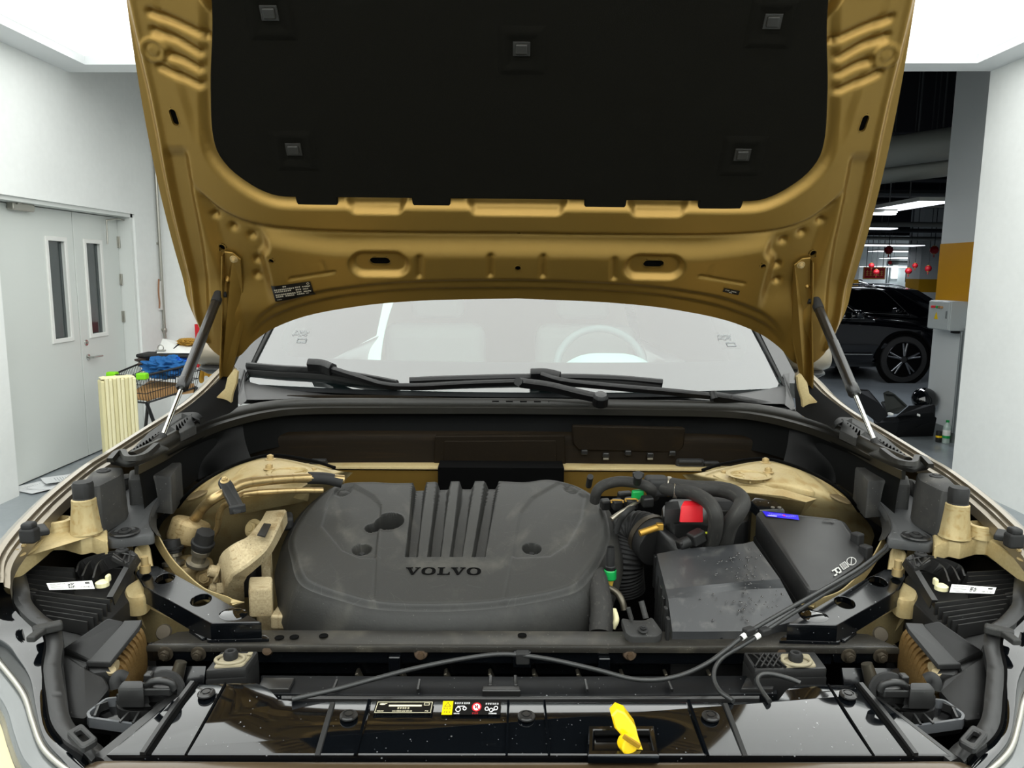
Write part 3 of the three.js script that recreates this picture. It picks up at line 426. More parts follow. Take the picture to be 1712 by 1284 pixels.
{
  const hood = thing('car_hood', 'raised gold painted car hood seen from its ribbed inner side', 'car hood', HOOD);
  const holes = [...[1, -1].flatMap((s) => [
    { c: [s * (slotC[0][0] + slotC[1][0]) / 2, slotC[0][1] + 0.002], w: 0.05, h: 0.022, r: 0.011, a: 0 }, { c: [s * half([[457, 428]])[0][0], half([[457, 428]])[0][1]], w: 0.0125, h: 0.0125, r: 0.0062, a: 0 },
    { c: [s * half([[372, 412]])[0][0], half([[372, 412]])[0][1]], w: 0.014, h: 0.017, r: 0.007, a: 0 }, { c: [s * half([[295, 191]])[0][0], half([[295, 191]])[0][1]], w: 0.014, h: 0.036, r: 0.007, a: s * -0.0 }]),
  { c: [hp(866, 440).x, hp(866, 440).y], w: 0.015, h: 0.015, r: 0.0075, a: 0 }, { c: [hp(867, 388).x, hp(867, 388).y], w: 0.008, h: 0.005, r: 0.002, a: 0 }];
  const inHole = (u, v) => holes.some((q) => { const dx = Math.max(0, Math.abs(u - q.c[0]) - q.w / 2 + q.r), dy = Math.max(0, Math.abs(v - q.c[1]) - q.h / 2 + q.r); return Math.hypot(dx, dy) < q.r + 0.0015; });
  const warp = (s) => s * 2 - 1;
  const P = (s, t) => { const [u, v] = hoodPoint(warp(s), t); return V(u, v, relief(u, v)); };
  part('inner_panel', grid(P, 420, 260, 0, (s, t) => { const [u, v] = hoodPoint(warp(s), t); return inHole(u, v); }), M.hood, hood);
  const outer = (s, t) => { const [u, v] = hoodPoint(warp(s), t); return V(u * 1.003, v - 0.001, -0.036 - 0.04 * (1 - (u / 0.84) ** 2) * sst(0, 0.2, t) * (1 - 0.4 * t)); };
  part('outer_skin', grid(outer, 40, 30), M.body, hood);
  const edge = []; for (let i = 0; i <= 120; i++) edge.push([i / 120, 0]); const sideL = [], sideR = []; for (let i = 0; i <= 60; i++) { sideL.push([0, 1 - i / 60]); sideR.push([1, i / 60]); }
  const loop = [...sideL, ...edge, ...sideR];
  part('hem_edge', loft([loop.map(([s, t]) => P(s, t)), loop.map(([s, t]) => { const p = P(s, t), q = outer(s, t); return V(q.x, q.y, p.z * 0.5 + q.z * 0.5); }), loop.map(([s, t]) => outer(s, t))], false, false, 0.9), M.hood, hood);
  for (const q of holes) {   // turned-in edge of each stamped hole
    const o = rrect2(0, 0, q.w + 0.005, q.h + 0.005, q.r + 0.0025), i = rrect2(0, 0, q.w, q.h, q.r), f = ([x, y], w) => V(q.c[0] + x, q.c[1] + y, relief(q.c[0], q.c[1]) + w);
    part('hole_rim', loft([o.map((e) => f(e, 0.0006)), i.map((e) => f(e, 0.001)), i.map((e) => f(e, -0.006))], true, false, 0.9), M.hood, hood);
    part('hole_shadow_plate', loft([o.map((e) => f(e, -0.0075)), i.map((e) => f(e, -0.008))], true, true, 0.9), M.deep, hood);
  }
  // insulation pad with four tabs and five clips
  const full = [...L_pad.filter(([u]) => u > 0.001)].map(([u, v]) => [-u, v]); const right = full.map(([u, v]) => [-u, v]).reverse();
  const tabs = [[-0.458, 0.048], [-0.196, 0.044], [0.201, 0.048], [0.463, 0.05]];
  const rim = []; const base = [...full, ...right];
  for (let i = 0; i < base.length; i++) {
    rim.push(base[i]);
  }
  const bottom = []; tabs.forEach(([c, w], k) => { const y = 0.478 - (k % 3 === 0 ? 0.0 : 0), d = 0.0225; bottom.push([c - w, y], [c - w + 0.001, y - d], [c + w - 0.001, y - d], [c + w, y]); });
  const outl = [...full.filter(([u, v]) => v > 0.4785 || Math.abs(u) > 0.508), ...bottom, ...right.filter(([u, v]) => v > 0.4785 || Math.abs(u) > 0.508)];
  const padGeo = plate(outl, [], 0.012, 0.003, (x, y, z) => V(x, y, z - 0.005));
  const padPart = part('insulation_pad', padGeo, M.felt, hood);
  for (const [px, py] of [[450, 22], [872, 82], [1292, 36], [491, 250], [1241, 259]]) {
    const c = hp(px, py, 0.008), k = part('clip', [box(0.024, 0.02, 0.008, c.x, c.y, 0.01, 0.003), box(0.034, 0.028, 0.003, c.x, c.y, 0.0075, 0.001)], S({ color: 0x1c1a14, roughness: 0.5 }), padPart);
    part('clip_pocket', grid((s, t) => { const x = (s - 0.5) * 0.1, y = (t - 0.5) * 0.1, e = Math.max(Math.abs(x), Math.abs(y)); return V(c.x + x, c.y - 0.004 + y, 0.0065 + 0.004 * Math.exp(-(((e - 0.034) / 0.01) ** 2)) * sst(0.05, 0.044, e)); }, 24, 24), M.felt, padPart);
  }
  // hinge arms on both sides: flat flange, upright web, bolts, cones, hook tab
  for (const s of [1, -1]) {
    const mu = (px, py, w = 0) => { const p = hp(px, py, w); return V(s * p.x, p.y, p.z); };
    const ol = [[376, 419], [390, 421], [403, 432], [408, 500], [409, 540], [400, 590], [393, 618], [381, 616], [377, 560], [374, 500]].map(([x, y]) => { const p = mu(x, y, 0.006); return [p.x, p.y]; });
    const hinge = part('hinge_arm', plate(ol, [], 0.005, 0.0012, (x, y, z) => V(x, y, 0.006 + z + (y < 0.16 ? (0.16 - y) * 0.3 : 0))), M.hood, hood);
    const web = [[371, 418], [377, 418], [380, 500], [381, 570], [385, 620], [378, 618], [377, 560], [372, 500]].map(([x, y]) => mu(x, y));
    part('hinge_web', loft([[0, 0.008], [1, 0.008], [1, 0.036], [0, 0.036]].map(([k, w]) => [[374, 420], [376, 460], [377, 500], [379, 550], [381, 585], [385, 622]].map(([x, y], i) => { const p = mu(x + (k ? 2 : 0), y); p.z = w * (i === 0 ? 0.6 : i > 4 ? 0.8 : 1) + (p.y < 0.16 ? (0.16 - p.y) * 0.3 : 0); return p; })), false, false, 0.5), M.hood, hinge);
    for (const [px, py] of [[391, 433], [395, 519]]) part('bolt', hexBolt(mu(px, py, 0.011), V(0, 0, 1), 0.0065, 0.006), M.goldBolt, hinge);
    for (const [px, py] of [[381, 466], [386, 537]]) part('cone_boss', [lathe([[0.009, 0], [0.007, 0.006], [0.003, 0.013], [0, 0.014]], mu(px, py, 0.011), 16, V(0, 0, 1))], M.hood, hinge);
    part('key_slot', tube(circle2(mu(393, 503).x, mu(393, 503).y, 0.0085, 16).map(([x, y]) => V(x, y, 0.0115)), 0.0007, 40, 6, true), M.boltDark, hinge);
    const tb = [[352, 540], [374, 540], [374, 562], [366, 566], [365, 553], [361, 553], [361, 563], [353, 563]].map(([x, y]) => { const p = mu(x, y); return [p.x, p.y]; });
    part('hook_tab', plate(tb, [], 0.003, 0.0006, (x, y, z) => V(x, y, z + 0.014)), M.hood, hood);
  }
  // printed labels
  const han = (x, px, py, n, s, col) => { x.fillStyle = col; for (let i = 0; i < n; i++) { const q = px + i * s * 1.08; for (let k = 0; k < 3; k++) x.fillRect(q, py + k * s * 0.36, s * R(0.6, 0.95), s * 0.13); x.fillRect(q + s * R(0.1, 0.7), py, s * 0.13, s * 0.85); x.fillRect(q + s * R(0.2, 0.8), py, s * 0.1, s * 0.85); } };
  const tex1 = canvasTex(512, 256, (x, w, h) => { x.fillStyle = '#0a0808'; x.fillRect(0, 0, w, h); const c = '#e8ddc4'; han(x, 150, 20, 2, 22, c); han(x, 30, 60, 11, 22, c); han(x, 30, 92, 9, 22, c); han(x, 30, 142, 11, 22, c); han(x, 30, 174, 4, 22, c); han(x, 150, 174, 5, 22, c); han(x, 300, 56, 3, 22, c); han(x, 300, 96, 3, 22, c); han(x, 300, 136, 3, 22, c); han(x, 300, 172, 4, 22, c); x.font = 'bold 24px sans-serif'; x.fillText('R-1234yf', 392, 78); x.fillText('PAG 8', 392, 118); x.fillText('550±20g', 392, 158); x.fillText('12V', 410, 192); x.font = '14px sans-serif'; x.fillText('32342176', 30, 236); x.fillText('P10', 452, 240); x.strokeStyle = c; x.lineWidth = 4; x.beginPath(); x.arc(474, 28, 14, 0, 7); x.stroke(); });
  const tex2 = canvasTex(256, 96, (x, w, h) => { x.fillStyle = '#0a0908'; x.fillRect(0, 0, w, h); x.fillStyle = '#a8a294'; x.font = 'bold 34px sans-serif'; x.fillText('C/W', 30, 56); x.fillText('31698', 116, 56); x.fillStyle = '#d8d4c8'; x.fillRect(100, 72, 50, 10); });
  for (const [q, tex, l] of [[[[464, 495], [530, 486], [522, 461], [456, 470]], tex1, 'black label with pale lettering'], [[[1205, 478], [1231, 484], [1234, 477], [1208, 472]], tex2, 'small black label']]) {
    const c = q.map(([x, y]) => { const p = hp(x, y); p.z = relief(p.x, p.y) + 0.002; return p; });
    const g = grid((s, t) => { const p = c[0].clone().lerp(c[1], s).lerp(c[3].clone().lerp(c[2], s), t); p.z = relief(p.x, p.y) + 0.002; return p; }, 16, 10);
    const m = part('printed_label', g, S({ map: tex, roughness: 0.35 }), hood, l);
  }
}
// ---------- the car body round the engine bay ----------
const c3 = ([x, y, h]) => CAR.Y(x, y, h), cp = (l) => l.map(c3);
const both = (fn) => { fn((p) => p, 1); fn(mir, -1); };
function net(rows, nu = 40, nv = 40, crease = 0) {   // a smooth skin through rows of points
  const cs = rows.map((r) => curve(r, false, 0.5));
  return grid((s, t) => { const col = new THREE.CatmullRomCurve3(cs.map((c) => c.getPoint(s)), false, 'catmullrom', 0.5); return col.getPoint(t); }, nu, nv, crease);
}
function ribbon(a, b, n = 40, crease = 0) { return net([a, b], n, 2, crease); }
{
  const car = thing('car', 'champagne gold car with open engine bay, fenders and strut towers', 'car');
  const edge = [[0, 918, -0.86], [68, 840, -0.88], [140, 780, -0.88], [178, 756, -0.88], [236, 719, -0.87], [302, 678, -0.855], [337, 650, -0.84], [362, 624, -0.82], [383, 606, -0.79]].map(([x, y, X]) => CAR.X(x, y, X));
  edge.unshift(V(-0.84, edge[0].y - 0.03, edge[0].z + 0.05));
  both((m, s) => {
    const prof = [[0.075, -0.035], [0.07, -0.016], [0.045, -0.013], [0.042, -0.006], [0.014, -0.006], [0.006, 0.0], [-0.004, 0.0], [-0.02, -0.01], [-0.045, -0.05], [-0.075, -0.2], [-0.08, -0.45], [-0.05, -0.75]];
    const wid = (i) => lerp(0.34, 0.28, sst(1, 5, i)); const lines = prof.map(([dx, dy]) => edge.map((e, i) => m(V(e.x + (dx > 0.01 ? dx * wid(i) : dx), e.y + dy * (dy < -0.1 && i === 0 ? 0.9 : 1), e.z))));
    part('front_fender', grid((u, t) => { const k = Math.min(lines.length - 2, Math.floor(t * (lines.length - 1))), f = t * (lines.length - 1) - k; return curveCache(lines[k]).getPoint(u).lerp(curveCache(lines[k + 1]).getPoint(u), f); }, 60, prof.length * 3 - 3, 0.5), M.body, car);
    // apron with its arch, cone mount and socket
    const ap = cp([[0, 944, 1.06], [20, 912, 1.078], [72, 878, 1.085], [84, 872, 1.085], [108, 878, 1.08], [113, 888, 1.075], [123, 892, 1.072], [163, 892, 1.07], [161, 859, 1.08], [179, 858, 1.078], [180, 908, 1.058], [153, 897, 1.066], [135, 901, 1.066], [106, 893, 1.07], [87, 893, 1.073], [60, 915, 1.07], [30, 938, 1.06]]);
    part('apron', slab(ap.map(m), 0.03, 0.004, { round: 0.004 }), M.bayPaint, car);
    part('dark_gap_panel', slab(cp([[66, 884, 1.04], [121, 832, 1.06], [165, 796, 1.08], [182, 858, 1.05], [162, 895, 1.03], [108, 892, 1.03]]).map(m), 0.02, 0.001), M.deep, car);  // black panel put in so the gap beside the flange looks dark
    part('apron_wall', net([cp([[0, 946, 1.055], [30, 940, 1.056], [60, 917, 1.064], [87, 895, 1.067], [106, 895, 1.064], [135, 903, 1.06], [153, 899, 1.06], [181, 910, 1.052]]).map(m), cp([[0, 951, 1.02], [30, 948, 1.02], [57, 939, 1.025], [78, 927, 1.025], [97, 917, 1.02], [121, 911, 1.02], [150, 914, 1.02], [184, 934, 1.01]]).map(m)], 40, 6), M.bayPaint, car);
    part('wheel_arch', net([cp([[45, 945, 0.99], [95, 918, 1.0], [130, 908, 1.0], [170, 912, 1.0], [200, 945, 0.98]]).map((p) => m(p.add(V(0, 0, -0.02)))), cp([[45, 965, 0.85], [95, 958, 0.85], [130, 955, 0.85], [170, 955, 0.85], [200, 965, 0.85]]).map((p) => m(p.add(V(0, 0, -0.1))))], 20, 6), M.deep, car);
    const b0 = c3([144, 889, 1.07]); b0.y = 1.07; part('buffer_cone', [lathe([[0.028, 0], [0.026, 0.004], [0.021, 0.05], [0.0205, 0.062], [0.018, 0.064], [0.017, 0.05]], m(b0), 28)], M.bayPaint, car);
    const s0 = c3([97, 888, 1.07]); part('socket', [lathe([[0.03, 0], [0.026, 0.012], [0.024, 0.022], [0.019, 0.024], [0.018, 0.004], [0, 0.003]], m(s0), 28)], M.bayPaint, car);
    part('bolt', hexBolt(m(c3([28, 928, 1.075])), V(0, 1, 0), 0.009, 0.007), M.goldBolt, car); part('bolt', hexBolt(m(c3([40, 915, 1.085])), V(0, 1, 0), 0.004, 0.003, false), M.goldBolt, car); part('bolt', hexBolt(m(c3([105, 848, 1.1])), V(0, 1, 0), 0.005, 0.003, false), M.goldBolt, car);
    const plq = cp([[10, 920, 1.078], [60, 880, 1.097], [84, 858, 1.1], [86, 866, 1.096], [62, 892, 1.09], [44, 916, 1.08], [34, 930, 1.072], [16, 934, 1.07]]); part('mount_plate', slab(plq.map((p) => m(p.add(V(0, 0.006, 0)))), 0.006, 0.0015, { round: 0.01 }), M.bayPaint, car);
    // gold face and strut under the black cover
    part('inner_brace', slab(cp([[250, 905, 1.03], [222, 912, 1.03], [232, 955, 0.985], [258, 952, 0.985]]).map(m), 0.12, 0.006, { round: 0.01 }), M.bayPaint, car);
    part('inner_face', ribbon(cp([[180, 905, 1.04], [222, 908, 1.04]]).map(m), cp([[184, 935, 0.98], [226, 945, 0.97]]).map(m), 6), M.bayPaint, car);
    // strut tower
    const rows = [[[330, 812, 1.08], [385, 780, 1.1], [455, 765, 1.1], [560, 786, 1.08], [590, 790, 1.05]], [[298, 848, 1.03], [352, 822, 1.07], [425, 806, 1.09], [520, 803, 1.08], [575, 806, 1.03]], [[268, 880, 0.96], [322, 872, 0.985], [400, 866, 1.0], [482, 850, 1.0], [540, 852, 0.95]], [[258, 935, 0.86], [300, 960, 0.82], [380, 960, 0.82], [470, 935, 0.82], [520, 935, 0.8]], [[262, 1010, 0.7], [320, 1040, 0.66], [400, 1040, 0.66], [480, 1020, 0.66], [520, 1020, 0.62]]].map(cp);
    const tower = part('strut_tower', net(rows.map((r) => r.map(m)), 50, 50), M.bayPaint, car);
    for (const [x, y, h] of [[452, 768, 1.104], [450, 784, 1.102], [524, 790, 1.085]]) part('bolt', hexBolt(m(c3([x, y, h])), V(0, 1, 0), 0.0085, 0.008), M.goldBolt, tower);
    const cc = c3([484, 789, 1.1]); part('tower_recess', lathe([[0.05, 0.0015], [0.045, 0.003], [0.04, 0.001], [0.036, -0.01], [0.02, -0.012], [0, -0.012]], m(cc), 32), M.bayPaint, tower); for (let k = 0; k < 7; k++) { const a = k / 7 * Math.PI * 2; part('recess_rib', box(0.004, 0.006, 0.03, m(cc).x + Math.cos(a) * 0.028, cc.y - 0.006, cc.z + Math.sin(a) * 0.028, 0.001, 0, -a + Math.PI / 2, 0), M.bayPaint, tower); }
    part('stamped_cap', slab(cp([[404, 777, 1.106], [455, 767, 1.108], [548, 787, 1.09], [520, 800, 1.087], [430, 803, 1.096], [368, 818, 1.082]]).map(m), 0.012, 0.006, { round: 0.02 }), M.bayPaint, tower);
    part('stamped_gusset', loft([cp([[372, 828, 1.08], [430, 812, 1.095], [520, 806, 1.085], [515, 838, 1.03], [440, 852, 1.03], [400, 862, 1.02]]).map(m), cp([[392, 834, 1.085], [430, 824, 1.09], [500, 818, 1.08], [490, 832, 1.055], [436, 842, 1.05], [412, 848, 1.045]]).map(m)], true, true, 0.3), M.bayPaint, tower);
    part('rubber_plug', lathe([[0.03, 0], [0.028, 0.003], [0, 0.004]], m(c3([330, 825, 1.062])), 24, V(0.3 * s * -1, 0.95, 0.15)), M.castPlug, tower);
    part('seam_sealer', tube(cp([[296, 848, 1.035], [318, 822, 1.075], [352, 797, 1.095], [400, 774, 1.104], [455, 761, 1.106], [520, 770, 1.1], [560, 782, 1.09]]).map(m), 0.004, 50, 8), M.deep, tower);
    // side rail in front of the tower, and its cap
    part('side_rail', loft([[[205, 1000], [262, 985], [250, 1060], [205, 1050]], [[245, 1015], [300, 1005], [300, 1065], [248, 1075]], [[330, 1056], [378, 1048], [380, 1090], [330, 1100]]].map((q, i) => q.map(([x, y], k) => m(c3([x, y, (k < 2 ? 0.955 : 0.88) - i * 0.018])))), true, true, 0.8), M.bayPaint, car);
    part('rail_cap', slab(cp([[206, 980, 0.985], [238, 960, 0.995], [252, 985, 0.98], [240, 998, 0.975], [212, 1000, 0.975]]).map(m), 0.035, 0.008, { round: 0.012 }), M.bayPaint, car);
    part('rail_hole', lathe([[0.014, 0], [0.012, 0.003], [0.009, 0.003], [0, 0.001]], m(CAR.Y(274, 1057, 0.925)), 20, V(0, 0.5, 0.85)), M.boltDark, car);
    // flange lip between cover and bay wall
    part('bay_lip', sweep(cp([[262, 893, 1.04], [280, 925, 1.01], [300, 950, 0.995], [340, 985, 0.98], [384, 1002, 0.97], [388, 1012, 0.96]]).map(m), [[-0.0012, -0.02], [0.0012, -0.02], [0.0012, 0.003], [-0.0012, 0.003]], V(0, 1, 0), 50), M.bayPaint, car);
    // A-pillar side, channel behind the hinge
    part('hinge_channel', net([[[302, 690], [345, 655], [372, 630], [392, 612]].map(([x, y]) => m(CAR.X(x, y, -0.79))), [[330, 690], [362, 672], [380, 655], [398, 640]].map(([x, y]) => m(CAR.X(x, y, -0.74))), [[345, 705], [372, 695], [385, 690], [398, 680]].map(([x, y]) => m(CAR.X(x, y, -0.7)))], 20, 14), M.deep, car);
    const pil = [[376, 650], [380, 632], [391, 617], [397, 622], [395, 640], [388, 660], [384, 690], [376, 692], [374, 676], [362, 664]].map(([x, y]) => m(CAR.D(x, y, 1.87))); part('hinge_bracket', slab(pil, 0.012, 0.001, { dir: V(0, 0, -1) }), M.bayPaint, car);
  });
  // firewall ledge with its black middle, and the dark foot of the bay
  part('firewall_ledge', slab([[-0.62, 1.012, -2.052], [0.62, 1.012, -2.052], [0.62, 1.012, -2.16], [-0.62, 1.012, -2.16]], 0.006, 0.002), M.bayPaint, car);
  part('firewall', slabBox(-0.8, 0.8, 0.93, 1.0, -2.12, -2.06), M.hood, car); part('firewall_lower', slabBox(-0.8, 0.8, 0.3, 0.93, -2.12, -2.06), M.deep, car);  // upper strip takes the hood gold: bounced light put into the colour
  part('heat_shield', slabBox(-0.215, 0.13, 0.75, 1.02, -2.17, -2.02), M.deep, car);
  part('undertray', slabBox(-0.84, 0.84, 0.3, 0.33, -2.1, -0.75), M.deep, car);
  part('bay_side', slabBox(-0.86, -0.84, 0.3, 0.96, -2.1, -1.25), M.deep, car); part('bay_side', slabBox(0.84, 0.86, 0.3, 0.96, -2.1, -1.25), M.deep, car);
  // cabin: dashboard, roof, pillars, sides
  part('roof', grid((s, t) => { const x = (s - 0.5) * 1.48; return V(x, 1.665 + 0.06 * Math.sin(Math.PI * Math.min(1, t * 0.8 + 0.15)) - 0.03 * (x / 0.6) ** 2, -lerp(2.95, 4.6, t) - 0.05 * (x / 0.6) ** 2); }, 24, 24), M.body, car);
  both((m, s) => {
    part('pillar', loft([[-0.835, 1.2, -2.3], [-0.825, 1.34, -2.53], [-0.8, 1.52, -2.8], [-0.765, 1.66, -3.02], [-0.72, 1.7, -3.4], [-0.68, 1.68, -4.2], [-0.66, 1.5, -4.75]].map(([x, y, z]) => [[-0.028, -0.03], [0.028, -0.02], [0.026, 0.02], [-0.02, 0.02]].map(([a, b]) => m(V(x + a - 0.02, y + b, z))))), M.gloss, car);
    part('body_side', net([[[-0.8, 1.12, -2.1], [-0.86, 1.11, -2.9], [-0.86, 1.13, -3.8], [-0.8, 1.15, -4.7]], [[-0.93, 0.95, -2.1], [-0.95, 0.95, -2.9], [-0.95, 0.97, -3.8], [-0.88, 1.0, -4.75]], [[-0.93, 0.6, -2.1], [-0.95, 0.6, -2.9], [-0.95, 0.6, -3.8], [-0.88, 0.6, -4.75]], [[-0.88, 0.25, -2.1], [-0.9, 0.25, -2.9], [-0.9, 0.25, -3.8], [-0.84, 0.3, -4.75]]].map((r) => r.map((p) => m(A3(p)))), 30, 24), M.body, car);
    part('side_window', net([[[-0.82, 1.16, -2.28], [-0.83, 1.14, -3.2], [-0.8, 1.16, -4.6]], [[-0.765, 1.66, -2.98], [-0.71, 1.67, -3.5], [-0.68, 1.62, -4.5]]].map((r) => r.map((p) => m(A3(p)))), 20, 10), M.darkGlass, car);
    const mirror = part('door_mirror', loft([[0, 0.3], [0.08, 0.8], [0.3, 1], [0.75, 0.95], [0.95, 0.75], [1, 0.35]].map(([t, k]) => { const c = V(-lerp(0.93, 1.095, t), 1.262, -2.62); return Array.from({ length: 20 }, (_, i) => { const a = i / 20 * 2 * Math.PI; return m(V(c.x, c.y + Math.sin(a) * 0.06 * k * (Math.sin(a) > 0 ? 1 : 0.8), c.z + Math.cos(a) * 0.07 * k)); }); }), true, true, 0.9), M.body, car);
    part('mirror_foot', loft([[0.08, 0], [0.3, 0], [0.78, 0], [0.97, 0]].map(([t]) => { const c = V(-lerp(0.9, 1.085, t), 1.212, -2.62), k = t > 0.9 ? 0.4 : 1; return Array.from({ length: 12 }, (_, i) => { const a = i / 12 * 2 * Math.PI; return m(V(c.x, c.y + Math.sin(a) * 0.022 * k, c.z + Math.cos(a) * 0.055 * k)); }); }), true, true, 0.9), M.satin, mirror);
  });
  part('tailgate', net([[[-0.62, 1.6, -4.72], [0, 1.68, -4.78], [0.62, 1.6, -4.72]], [[-0.8, 1.1, -4.85], [0, 1.1, -4.95], [0.8, 1.1, -4.85]], [[-0.84, 0.4, -4.8], [0, 0.4, -4.95], [0.84, 0.4, -4.8]]].map((r) => r.map(A3)), 16, 16), M.body, car);
  for (const [x, z] of [[-0.82, -1.72], [0.82, -1.72], [-0.82, -4.2], [0.82, -4.2]]) { const w = part('wheel', lathe([[0.2, -0.11], [0.34, -0.1], [0.36, -0.05], [0.36, 0.05], [0.34, 0.1], [0.2, 0.11], [0.2, 0.05], [0.05, 0.06], [0, 0.06]], [x, 0.36, z], 36, V(Math.sign(x), 0, 0)), M.rubber, car); }
  // dashboard behind the windscreen, light grey, with an instrument hump on the right of the picture
  const dashMat = S({ color: 0xd8dbd9, roughness: 0.6 });
  part('dashboard', grid((s, t) => { const x = (s - 0.5) * 1.42, hump = Math.exp(-(((x - 0.36) / 0.17) ** 4)) * sst(0.25, 0.6, t); return V(x, 1.13 + 0.05 * t + 0.07 * hump, -lerp(2.32, 2.85, t) - 0.06 * (x / 0.7) ** 2 * (1 - t)); }, 50, 24), dashMat, car);
  part('steering_wheel', [new THREE.TorusGeometry(0.18, 0.016, 12, 48).rotateX(-0.45).translate(0.36, 1.16, -3.05), rod([0.36, 1.16, -3.05], [0.36, 1.05, -2.8], 0.03), box(0.3, 0.05, 0.03, 0.36, 1.15, -3.06, 0.01, -0.45), box(0.11, 0.09, 0.05, 0.36, 1.15, -3.05, 0.015, -0.45)], S({ color: 0x8d918f, roughness: 0.6 }), car);
  for (const x of [-0.36, 0.36]) part('seat', [box(0.5, 0.16, 0.5, x, 0.62, -3.4, 0.05), box(0.48, 0.62, 0.14, x, 1.0, -3.68, 0.06, 0.2), box(0.26, 0.16, 0.1, x, 1.4, -3.78, 0.04, 0.2)], S({ color: 0xb5b2aa, roughness: 0.7 }), car);
  part('cabin_floor', slabBox(-0.84, 0.84, 0.28, 0.34, -4.8, -2.12), M.deep, car);
  part('front_bumper', grid((s, t) => { const a = (s - 0.5) * 2, x = 0.95 * Math.sin(a * 1.35) / Math.sin(1.35); const z = -0.74 - 0.5 * Math.pow(Math.abs(x / 0.96), 3.0); return V(x * lerp(0.985, 1, t), lerp(0.885, 0.3, t) + (t < 0.2 ? -0.0 : 0), z + 0.05 * Math.sin(Math.PI * t) - 0.08 * (1 - t) ** 4); }, 60, 20), M.body, car);
}
// ---------- windscreen, wipers, cowl and the bulkhead behind the engine ----------
const wsPoint = (x, t, lift = 0) => V(x * lerp(0.825, 0.77, t), lerp(1.205, 1.66, t) + lift * 0.86, -(2.17 + 0.78 * t) - 0.13 * Math.abs(x) ** 2.2 * (1 - 0.3 * t) + lift * 0.5);
{
  const w = thing('windscreen', 'sloping car windscreen mirroring the white luminous ceiling', 'windscreen');
  part('glass_pane', grid((s, t) => wsPoint(s * 2 - 1, t), 40, 24), M.glass, w);
  const frit = PH({ color: 0x0a0c0e, roughness: 0.6, specularIntensity: 0.2 });
  const inX = (t) => 0.945, tb = 0.165;
  const outlineIn = []; for (let i = 0; i <= 60; i++) outlineIn.push([-0.945 + 1.89 * i / 60, tb + 0.1 * Math.max(0, (Math.abs(-0.945 + 1.89 * i / 60) - 0.84) / 0.105) ** 2.5]);
  part('printed_border', grid((s, t) => { const x = s * 2 - 1, i = clamp((x + 0.945) / 1.89) * 60, i0 = Math.min(59, Math.floor(i)), top = Math.abs(x) > 0.945 ? 0.3 : lerp(outlineIn[i0][1], outlineIn[i0 + 1][1], i - i0); return wsPoint(x, lerp(-0.02, top, t), -0.003); }, 120, 8), frit, w);
  for (const s of [-1, 1]) part('printed_border', grid((a, b) => wsPoint(s * lerp(0.945, 1.0, a), lerp(0.26, 1, b), -0.003), 4, 30), frit, w);
  for (const s of [-1, 1]) part('edge_seal', tube(Array.from({ length: 12 }, (_, i) => wsPoint(s * 1.008, i / 11, 0.004)), 0.006, 40, 8), M.rubber, w);
  const mk = canvasTex(128, 128, (x) => { x.clearRect(0, 0, 128, 128); x.fillStyle = 'rgba(90,100,105,0.8)'; for (let r = 0; r < 5; r++) for (let i = 0; i < 12; i++) if (rnd() < 0.6) x.fillRect(14 + i * 8 - r * 3, 14 + r * 9, R(3, 7), 5); x.strokeStyle = 'rgba(90,100,105,0.8)'; x.lineWidth = 4; x.strokeRect(50, 78, 60, 26); });
  for (const s of [-1, 1]) part('printed_mark', grid((a, b) => wsPoint(s * 0.86 + (a - 0.5) * 0.08, 0.28 + (b - 0.5) * 0.1, 0.002), 4, 4), S({ map: mk, transparent: true, roughness: 0.2 }), w);
}
